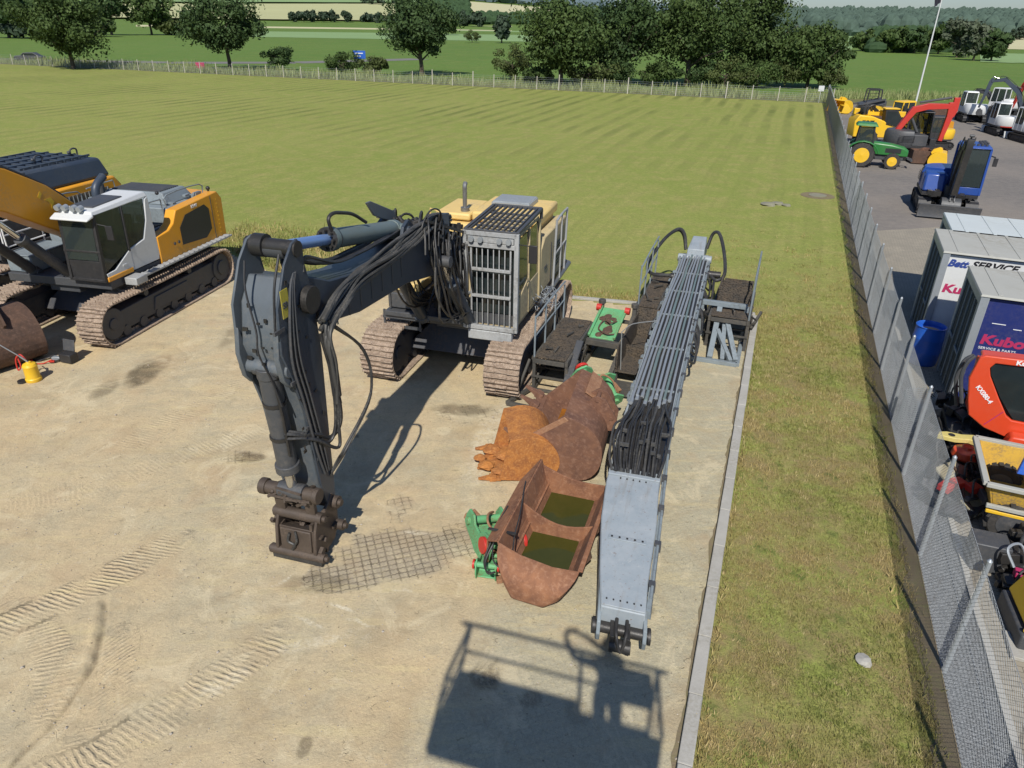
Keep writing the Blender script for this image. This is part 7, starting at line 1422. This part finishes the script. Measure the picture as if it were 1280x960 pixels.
text('KX080-4', .11, M_letterw, X, frame((-.02, -.004, 1.70), (.72, 0, -.70), (.70, 0, .72)), bold=.003, sx=1.0); text('Kubota', .11, M_letterw, X, frame((.45, -.004, 2.24), (1, 0, .05), (-.05, 0, 1)), bold=.004, sx=1.2)
b = MB(); b.prism([(.30, 1.0), (.52, 1.32), (.535, 1.31), (.315, .99)], -.004, -.001); b.build('seam', M_pink, X); b = MB(); b.tube(catmull([(-.12, .1, 1.3), (-.26, .1, 1.8), (-.24, .1, 2.1), (-.16, .1, 2.25)], 4), .035, 8); b.tube(catmull([(-.12, .4, 1.1), (-.26, .4, 1.6), (-.24, .4, 2.0), (-.12, .4, 2.15)], 4), .035, 8); b.build('grab_rail', M_char, X)
b = MB(); b.bx(-.1, 2.4, -.05, 1.6, .42, .52); b.bx(.5, 1.2, -.25, .0, .60, .78); b.build('deck', M_black, X, bev=.02); b = MB(); b.hexa([(.62, -.30, .66), (1.5, -.30, .66), (1.5, -.01, .66), (.62, -.01, .66)], [(.72, -.26, .98), (1.5, -.26, 1.0), (1.5, -.01, 1.0), (.72, -.01, .98)]); b.build('front_panel', M_redor, X, bev=.04)
# clutter of black attachments beside it
GJ = 'attachments stored behind the fence'
def junk(label, name, loc, rz, seed, n, ext, m1, m2=None, cat='attachment', hs=3):
    rnd = random.Random(seed); r = thing(name, label, cat, loc, rz, GJ); b = MB(); b.bx(-ext[0] * .5, ext[0] * .5, -ext[1] * .5, ext[1] * .5, .02, ext[2] * .35)
    for k in range(n): b.box((rnd.uniform(-.5, .5) * ext[0], rnd.uniform(-.5, .5) * ext[1], rnd.uniform(.3, 1) * ext[2]), (rnd.uniform(.1, .45) * ext[0], rnd.uniform(.1, .4) * ext[1], rnd.uniform(.1, .4) * ext[2]), Matrix.Rotation(rnd.uniform(-.6, .6), 3, 'Z') @ Matrix.Rotation(rnd.uniform(-.3, .3), 3, 'X'))
    for k in range(n // 2): c_ = V((rnd.uniform(-.5, .5) * ext[0], rnd.uniform(-.5, .5) * ext[1], rnd.uniform(.4, 1.1) * ext[2])); b.cyl(c_, c_ + V((rnd.uniform(-.2, .2), rnd.uniform(-.2, .2), rnd.uniform(-.1, .1))), .05, 9)
    b.build('body', m1, r, bev=.008); b = MB()
    for k in range(hs): p = V((rnd.uniform(-.5, .5) * ext[0], rnd.uniform(-.5, .5) * ext[1], ext[2])); b.hose([p, p + V((.1, .1, .25)), p + V((.3, .05, .2)), p + V((.4, -.1, -.1))], .018, 6)
    b.build('hoses', M_rubber, r)
    if m2: 
        b = MB(); rnd = random.Random(seed + 9)
        for k in range(3): b.box((rnd.uniform(-.35, .35) * ext[0], rnd.uniform(-.35, .35) * ext[1], ext[2] * 1.02), (.3 * ext[0], .25 * ext[1], .12), rnd.uniform(-.5, .5))
        b.build('coloured_plate', m2, r, bev=.01)
    return r
junk('dark hydraulic attachment heap between blue container and fence', 'hydraulic_attachment', (9.25, 12.9, .016), .2, 1, 12, (.9, .9, .7), M_blackp)
junk('low black attachment beside the red excavator', 'hydraulic_attachment', (8.45, 12.1, .016), .4, 2, 10, (.9, .6, .45), M_char)
r = thing('yellow_bracket', 'pale yellow cut out bracket lying on black attachments', 'bracket', (8.42, 11.45, .62), -.35); b = MB(); b.prism([(-.42, -.10), (-.38, .04), (-.25, .10), (.0, .08), (.2, .14), (.40, .06), (.42, -.10), (.25, -.16), (.1, -.08), (-.12, -.14)], 0, .09, 'z'); b.build('plate', mat('pale yellow paint', (.62, .52, .16), .5, amt=.3), r, bev=.01); b = MB(); b.cyl((-.18, -.02, .088), (-.18, -.02, .096), .06, 14); b.cyl((.25, .02, .088), (.25, .02, .096), .05, 14); b.build('hole', M_black, r)
r = thing('orange_housing', 'small orange cast housing beside the pale yellow bracket', 'housing', (8.35, 11.12, .45), .3); b = MB(); b.lathe([(.20, 0), (.24, .05), (.22, .16), (.10, .2), (.09, .25), (.01, .25)], n=16); b.box((.2, 0, .08), (.22, .16, .14)); b.build('casting', M_redor, r, bev=.01)
junk('black hydraulic hammer parts with red marks under the orange housing', 'hydraulic_attachment', (8.2, 11.1, .016), .9, 4, 12, (1.0, .7, .42), M_blackp, None)
junk('small dark attachment with red couplings beside the fence', 'hydraulic_attachment', (7.75, 10.2, .016), .5, 5, 12, (.7, .8, .4), M_char, M_red)
r = thing('sand_plate', 'tan wooden board leaning among the attachments', 'board', (7.95, 10.35, .3), .5); r.rotation_euler = (.5, 0, .5); b = MB(); b.bx(-.28, .28, -.5, .5, 0, .04); b.build('board', mat('tan board', (.38, .34, .22), .8), r, bev=.004); b = MB(); b.hose([(.1, .4, .06), (0, .1, .1), (-.2, -.1, .08), (-.25, -.4, .06)], .02, 6); b.build('strap', M_rustd, r)
junk('dark machine underbody between red and yellow machines', 'hydraulic_attachment', (8.1, 8.65, .016), .2, 7, 16, (1.1, .7, .5), M_blackp)  # body in plain oily black steel
D = thing('site_dumper', 'yellow dumper skip with worn grey rim and blue panel at the right border', 'dumper', (8.85, 9.75, .016), -.42, 'machines close behind the fence')
b = MB(); w_ = .75
outer = [(-.80, .35), (-.98, 1.0), (.9, 1.0), (.7, .35)]
b.hexa([(-.72, -w_ * .8, .35), (.7, -w_ * .8, .35), (.7, w_ * .8, .35), (-.72, w_ * .8, .35)], [(-.70, -w_ * .78, .40), (.68, -w_ * .78, .40), (.68, w_ * .78, .40), (-.70, w_ * .78, .40)])
for s_ in (-1, 1):
    b.hexa([(-.72, s_ * w_ * .8, .35), (.7, s_ * w_ * .8, .35), (.7, s_ * (w_ * .8 - .03), .35), (-.72, s_ * (w_ * .8 - .03), .35)][::-s_], [(-.95, s_ * w_, 1.0), (.9, s_ * w_, 1.0), (.9, s_ * (w_ - .03), 1.0), (-.95, s_ * (w_ - .03), 1.0)][::-s_])
b.hexa([(-.75, -w_ * .8, .35), (-.72, -w_ * .8, .35), (-.72, w_ * .8, .35), (-.75, w_ * .8, .35)], [(-.98, -w_, 1.0), (-.95, -w_, 1.0), (-.95, w_, 1.0), (-.98, w_, 1.0)]); b.hexa([(.7, -w_ * .8, .35), (.73, -w_ * .8, .35), (.73, w_ * .8, .35), (.7, w_ * .8, .35)], [(.9, -w_, 1.0), (.93, -w_, 1.0), (.93, w_, 1.0), (.9, w_, 1.0)])
b.build('skip', mat('worn yellow skip', (.60, .36, .03), .5, var=.2, amt=.7, dirt=(.22, .15, .08), scale=4), D, bev=.01)
b = MB(); P = [(-1.02, -w_ - .04), (.96, -w_ - .04), (.96, w_ + .04), (-1.02, w_ + .04)]; 
for i in range(4): p, q = P[i], P[(i + 1) % 4]; b.bar((*p, 1.01), (*q, 1.01), .09, .07)
b.bar((-.92, -w_ - .02, .62), (.85, -w_ - .02, .62), .06, .07); b.build('rim', M_roofgrey, D, bev=.01); b = MB(); b.bar((-.9, -w_ - .01, .52), (.82, -w_ - .01, .52), .05, .06); b.build('rib', M_tyellow, D, bev=.01)
for x, y in ((-.5, -.7), (.55, -.7), (-.5, .7), (.55, .7)): wheel(D, x, y * .92, .34, .26, M_char)
b = MB(); b.bx(-.7, 1.6, -.35, .35, .25, .34); b.bx(.95, 1.8, -.6, .6, .34, 1.1); b.build('chassis', M_black, D, bev=.02)
b = MB(); b.hexa([(-.62 + .1, .85, 1.25), (1.2, .85, 1.25), (1.2, .92, 1.25), (-.52, .92, 1.25)], [(-.45, .95, 1.72), (1.2, .95, 1.72), (1.2, 1.02, 1.72), (-.45, 1.02, 1.72)]); b.bar((.2, .9, .5), (.2, .95, 1.3), .06); [b.v.__setitem__(i, (b.v[i][0] - .08, b.v[i][1] - 1.32, b.v[i][2] - .12)) for i in range(len(b.v))]; b.build('blue_panel', M_blue if False else M_brlblue, D, bev=.01)
text('TB216', .24, M_letterw, D, frame((-.36, -.482, 1.17), (1, 0, 0), (0, .2, .98)), bold=.008, sx=1.0); text('RENTAL', .10, M_letterw, D, frame((-.38, -.428, 1.46), (1, 0, 0), (0, .2, .98)), bold=.004)
b = MB(); b.box((7.42, 8.72, .26), (.5, .42, .50), -.35); o = b.build('plastic_crate', M_char, bev=.02); tag(o, 'plain grey box standing between fence and yellow dumper', 'box', GJ)
r = junk('dark machine parts with pink tag under the dumper nose', 'hydraulic_attachment', (7.75, 7.95, .016), -.3, 9, 14, (.9, .7, .32), M_blackp, M_pink)
Yb = thing('yellow_casting', 'bright yellow ribbed housing with two dark holes at the right border', 'housing', (7.28, 7.35, .35), -.3, 'machines close behind the fence')
b = MB(); b.hexa([(-.25, -.42, 0), (.55, -.42, 0), (.55, .42, 0), (-.25, .42, 0)], [(-.15, -.30, .38), (.55, -.30, .42), (.55, .36, .42), (-.15, .36, .38)]); b.bx(-.28, .55, -.46, -.40, -.04, .04); b.build('housing', M_tyellow, Yb, bev=.03)
b = MB(); b.cyl((.1, .12, .385), (.1, .12, .405), .10, 18); b.cyl((.15, -.15, .39), (.15, -.15, .41), .08, 18); b.cyl((.38, .1, .40), (.38, .1, .42), .06, 14); b.build('hole', M_black, Yb); b = MB(); b.bx(-.3, .6, -.5, .45, -.33, -.05); b.build('base', M_char, Yb, bev=.03)
b = MB(); b.hose([(-.1, .8, .1), (-.2, .95, .3), (.0, 1.1, .32), (.15, 1.0, .1)], .02, 6); b.build('wire_handle', M_galv, Yb)
r = thing('wheel_hub', 'yellow green small wheel hub by the lower right border', 'wheel hub', (7.05, 6.45, .12), .2); b = MB(); b.lathe([(.05, -.06), (.12, -.05), (.13, .05), (.05, .06)], (0, 0, .1), 18, 'x'); b.bar((.0, 0, .1), (.1, -.3, .3), .05); b.build('hub', mat('lime paint', (.40, .48, .10), .5), r, bev=.005); b = MB(); b.lathe([(.13, -.05), (.2, -.05), (.2, .05), (.13, .05)], (0, 0, .1), 20, 'x'); b.build('tyre', M_tyre, r)
junk('dark low pallet of parts at the lower right border', 'hydraulic_attachment', (7.6, 6.6, .016), -.35, 12, 14, (.8, 1.2, .35), M_blackp)
for i, (x, y, w_, d_, lb) in enumerate([(6.95, 7.0, .34, .5, 'upper of the two pale concrete pads beside the edging'), (6.75, 5.65, .30, .35, 'lower pale concrete pad beside the edging')]): b = MB(); b.box((0, 0, .03), (w_, d_, .06), -.37); tag(b.build('concrete_pad', M_conc, loc=(x, y, .016), bev=.01), lb, 'concrete pad', 'concrete pads beside the fence')
# coil of mesh against the fence
r = thing('mesh_roll', 'rusty roll of fence mesh leaning behind the fence', 'mesh roll', (8.35, 12.9, .016), .3); b = MB(); rnd = random.Random(3)
for k in range(18): z = .05 + k * .045; b.tube([(.32 * math.cos(a), .32 * math.sin(a) * .8, z + .01 * math.sin(3 * a)) for a in [2 * PI * j / 16 for j in range(17)]], .007, 4)
for j in range(22): a = 2 * PI * j / 22; b.cyl((.32 * math.cos(a), .256 * math.sin(a), .03), (.32 * math.cos(a), .256 * math.sin(a), .86), .006, 4)
b.build('wire_coil', M_galv, r, smooth=0)

# ------------------------------------------------------------------ the lift basket the picture was taken from, and the photographer
L_ = thing('lift_basket', 'work platform basket on a lift arm carrying the photographer, seen only as a shadow', 'lift basket', (-.10, .24, 5.9), math.atan2(-.73, 2.45))
M_lift = mat('lift grey paint', (.30, .30, .30), .5)
hw, dp = 1.28, .95; b = MB()
b.tube(catmull([(-hw, -dp, 1.03), (-hw, -.3, 1.03), (-hw, -.05, 1.03), (-hw + .08, 0, 1.03), (hw - .08, 0, 1.03), (hw, -.05, 1.03), (hw, -.3, 1.03), (hw, -dp, 1.03)], 5), .028, 9); b.tube([(-hw, -dp, 1.03), (hw, -dp, 1.03)], .028, 9)
for z in (.55,): b.tube([(-hw, -dp, z), (-hw, 0, z), (hw, 0, z), (hw, -dp, z), (-hw, -dp, z)], .022, 8)
for (x, y) in ((-hw, -dp), (-hw, 0), (hw, 0), (hw, -dp), (.28, 0), (0, -dp), (-.5, -dp)): b.cyl((x, y, 0), (x, y, 1.02), .026, 9)
b.build('guard_rail', M_lift, L_); b = MB(); b.bx(-hw, hw, -dp, .0, -.08, .0); b.bx(-hw, .25, -.01, .01, 0, .22); b.bx(-hw, hw, -dp - .01, -dp + .01, 0, .2); b.bx(-hw - .01, -hw + .01, -dp, 0, 0, .3); b.build('floor', M_lift, L_)
b = MB(); b.box((.95, -.12, .78), (.5, .26, .34)); b.box((.75, -.06, .5), (.14, .14, .3)); b.build('control_box', M_black, L_, bev=.02); b = MB(); b.box((-.95, -.15, .1), (.42, .3, .36)); b.build('tool_bag', M_black, L_, bev=.03)
b = MB(); b.bar((0, -dp * .5, -.1), (0, -dp * .5, -.5), .3); b.bar((0, -dp * .5, -.45), (0, -dp - .6, -.6), .25); b.bar((0, -dp - .5, -.5), (-.4, -8.5, -3.9), .32, .38); b.build('lift_arm', M_lift, L_, bev=.02)
q = thing('boom_lift', 'wheeled lift chassis behind the camera that carries the basket arm', 'lift', (-3.0, -8.0, .003), .3)
b = MB(); b.bx(-1.3, 1.3, -.9, .9, .45, .95); b.bx(-1.2, .6, -.7, .7, .96, 2.15); b.build('chassis', M_lift, q, bev=.05)
for x in (-1.1, 1.1):
    for y in (-1.0, 1.0): wheel(q, x, y, .48, .32, M_lift)

# photographer standing in the basket
Pn = thing('person', 'photographer in dark jacket holding a phone out over the basket rail', 'person', (.46, -.34, 5.90), .12)
me = bpy.data.meshes.new('body'); J = {'pel': (0, 0, .92, .15), 'bel': (0, .01, 1.05, .145), 'che': (0, .0, 1.25, .165), 'nec': (0, .0, 1.45, .075), 'hea': (0, .02, 1.50, .07), 'hipL': (-.10, 0, .86, .115), 'kneL': (-.10, .03, .48, .085), 'ankL': (-.10, -.02, .08, .06), 'toeL': (-.11, .14, .04, .05), 'hipR': (.10, 0, .86, .115), 'kneR': (.10, .03, .48, .085), 'ankR': (.10, -.02, .08, .06), 'toeR': (.11, .14, .04, .05),
     'shL': (-.19, 0, 1.38, .07), 'elL': (-.42, .13, 1.36, .05), 'wrL': (-.52, .30, 1.54, .035), 'haL': (-.515, .34, 1.58, .03), 'shR': (.19, 0, 1.38, .07), 'elR': (.08, .20, 1.28, .05), 'wrR': (-.22, .33, 1.50, .035), 'haR': (-.33, .35, 1.56, .03)}
ks = list(J); E_ = [('pel', 'bel'), ('bel', 'che'), ('che', 'nec'), ('nec', 'hea'), ('pel', 'hipL'), ('hipL', 'kneL'), ('kneL', 'ankL'), ('ankL', 'toeL'), ('pel', 'hipR'), ('hipR', 'kneR'), ('kneR', 'ankR'), ('ankR', 'toeR'), ('che', 'shL'), ('shL', 'elL'), ('elL', 'wrL'), ('wrL', 'haL'), ('che', 'shR'), ('shR', 'elR'), ('elR', 'wrR'), ('wrR', 'haR')]
me.from_pydata([J[k][:3] for k in ks], [(ks.index(a), ks.index(c)) for a, c in E_], []); o = bpy.data.objects.new('body', me); COL.objects.link(o); o.parent = Pn
sk = o.modifiers.new('s', 'SKIN'); 
if not me.skin_vertices: me.skin_vertices.new(name='')
for i, k in enumerate(ks): me.skin_vertices[0].data[i].radius = (J[k][3], J[k][3] * (.75 if k in ('pel', 'bel', 'che') else 1)); me.skin_vertices[0].data[i].use_root = (k == 'pel')
ss = o.modifiers.new('u', 'SUBSURF'); ss.levels = 2; ss.render_levels = 2; me.materials.append(mat('dark work clothes', (.03, .035, .05), .9))
M_skin = mat('skin', (.42, .24, .17), .6, var=.06, amt=0, bump=.02)
b = MB(); b.sph((0, .03, 1.63), .105, 14, .82, .98, 1.18); b.prism([(0, 0), (.022, 0), (0, .05)], -.012, .012); 
for i in range(len(b.v) - 6, len(b.v)): x, y, z = b.v[i]; b.v[i] = (y, .13 + x, 1.60 + z)
b.sph((-.088, .02, 1.62), .022, 6, .5, .8, 1.3); b.sph((.088, .02, 1.62), .022, 6, .5, .8, 1.3); hd_o = b.build('head', M_skin, Pn, smooth=60)
b = MB(); b.sph((-.033, .118, 1.645), .011, 6); b.sph((.033, .118, 1.645), .011, 6); b.build('eyes', M_black, hd_o); b = MB(); b.box((0, .125, 1.575), (.045, .006, .008)); b.build('mouth', M_pink, hd_o)
b = MB(); b.sph((0, .012, 1.665), .108, 12, .86, .95, 1.02); b.build('hair', mat('brown hair', (.04, .025, .015), .9), Pn, smooth=60)
for sx, (hx, hy, hz), dr in ((-1, (-.515, .34, 1.58), 1), (1, (-.345, .35, 1.57), -1)):
    b = MB(); b.sph((hx, hy, hz), .036, 8, .8, .6, 1.2)
    for k, ln in enumerate((.05, .058, .055, .045)): z = hz + .03 - k * .018; b.hose([(hx, hy, z), (hx + dr * .012, hy + .035, z + .004), (hx + dr * .035, hy + .045, z + .004), (hx + dr * .04, hy + .028, z)], .008, 6)
    b.hose([(hx, hy, hz - .02), (hx + dr * .02, hy - .02, hz + .0), (hx + dr * .04, hy - .015, hz + .02)], .009, 6); b.build('hand', M_skin, Pn, smooth=60)
b = MB(); b.hexa([(-.17, -.30, 1.0), (.17, -.30, 1.0), (.17, -.14, 1.0), (-.17, -.14, 1.0)], [(-.14, -.26, 1.48), (.14, -.26, 1.48), (.14, -.12, 1.48), (-.14, -.12, 1.48)]); b.build('shadow_bulk', M_black, Pn, bev=.04)  # unseen pack added to thicken the figure's cast shadow
ph = thing('phone', 'dark phone held out in front by the photographer', 'phone', (0, -.025, 7.5), 0); ph.rotation_euler = (-PITCH, 0, 0); b = MB(); b.box((-.0, -.0, -.0), (.15, .009, .072)); b.build('case', M_black, ph, bev=.003); b = MB(); b.box((0, -.0055, 0), (.142, .001, .066)); b.build('screen', M_dglass, ph)

mini('yellow compact excavator beyond the yellow handler', (29.5, 58.5, .006), R(200), 1.0, M_tyellow, boom='low')
mini('yellow digger squeezed between red boom machine and scrap skips', (29.0, 52.0, .006), R(170), .85, M_tyellow, m_cab=M_black, boom='fold')
mini('white and grey compact excavator behind the first white one', (46.5, 73.0, .006), R(120), 1.0, M_white, boom='low', m_boom=M_char)
mini('dark grey compact excavator with red boom at the upper right border', (46.0, 66.5, .006), R(100), 1.0, M_char, m_cab=M_white, boom='up', m_boom=M_red)
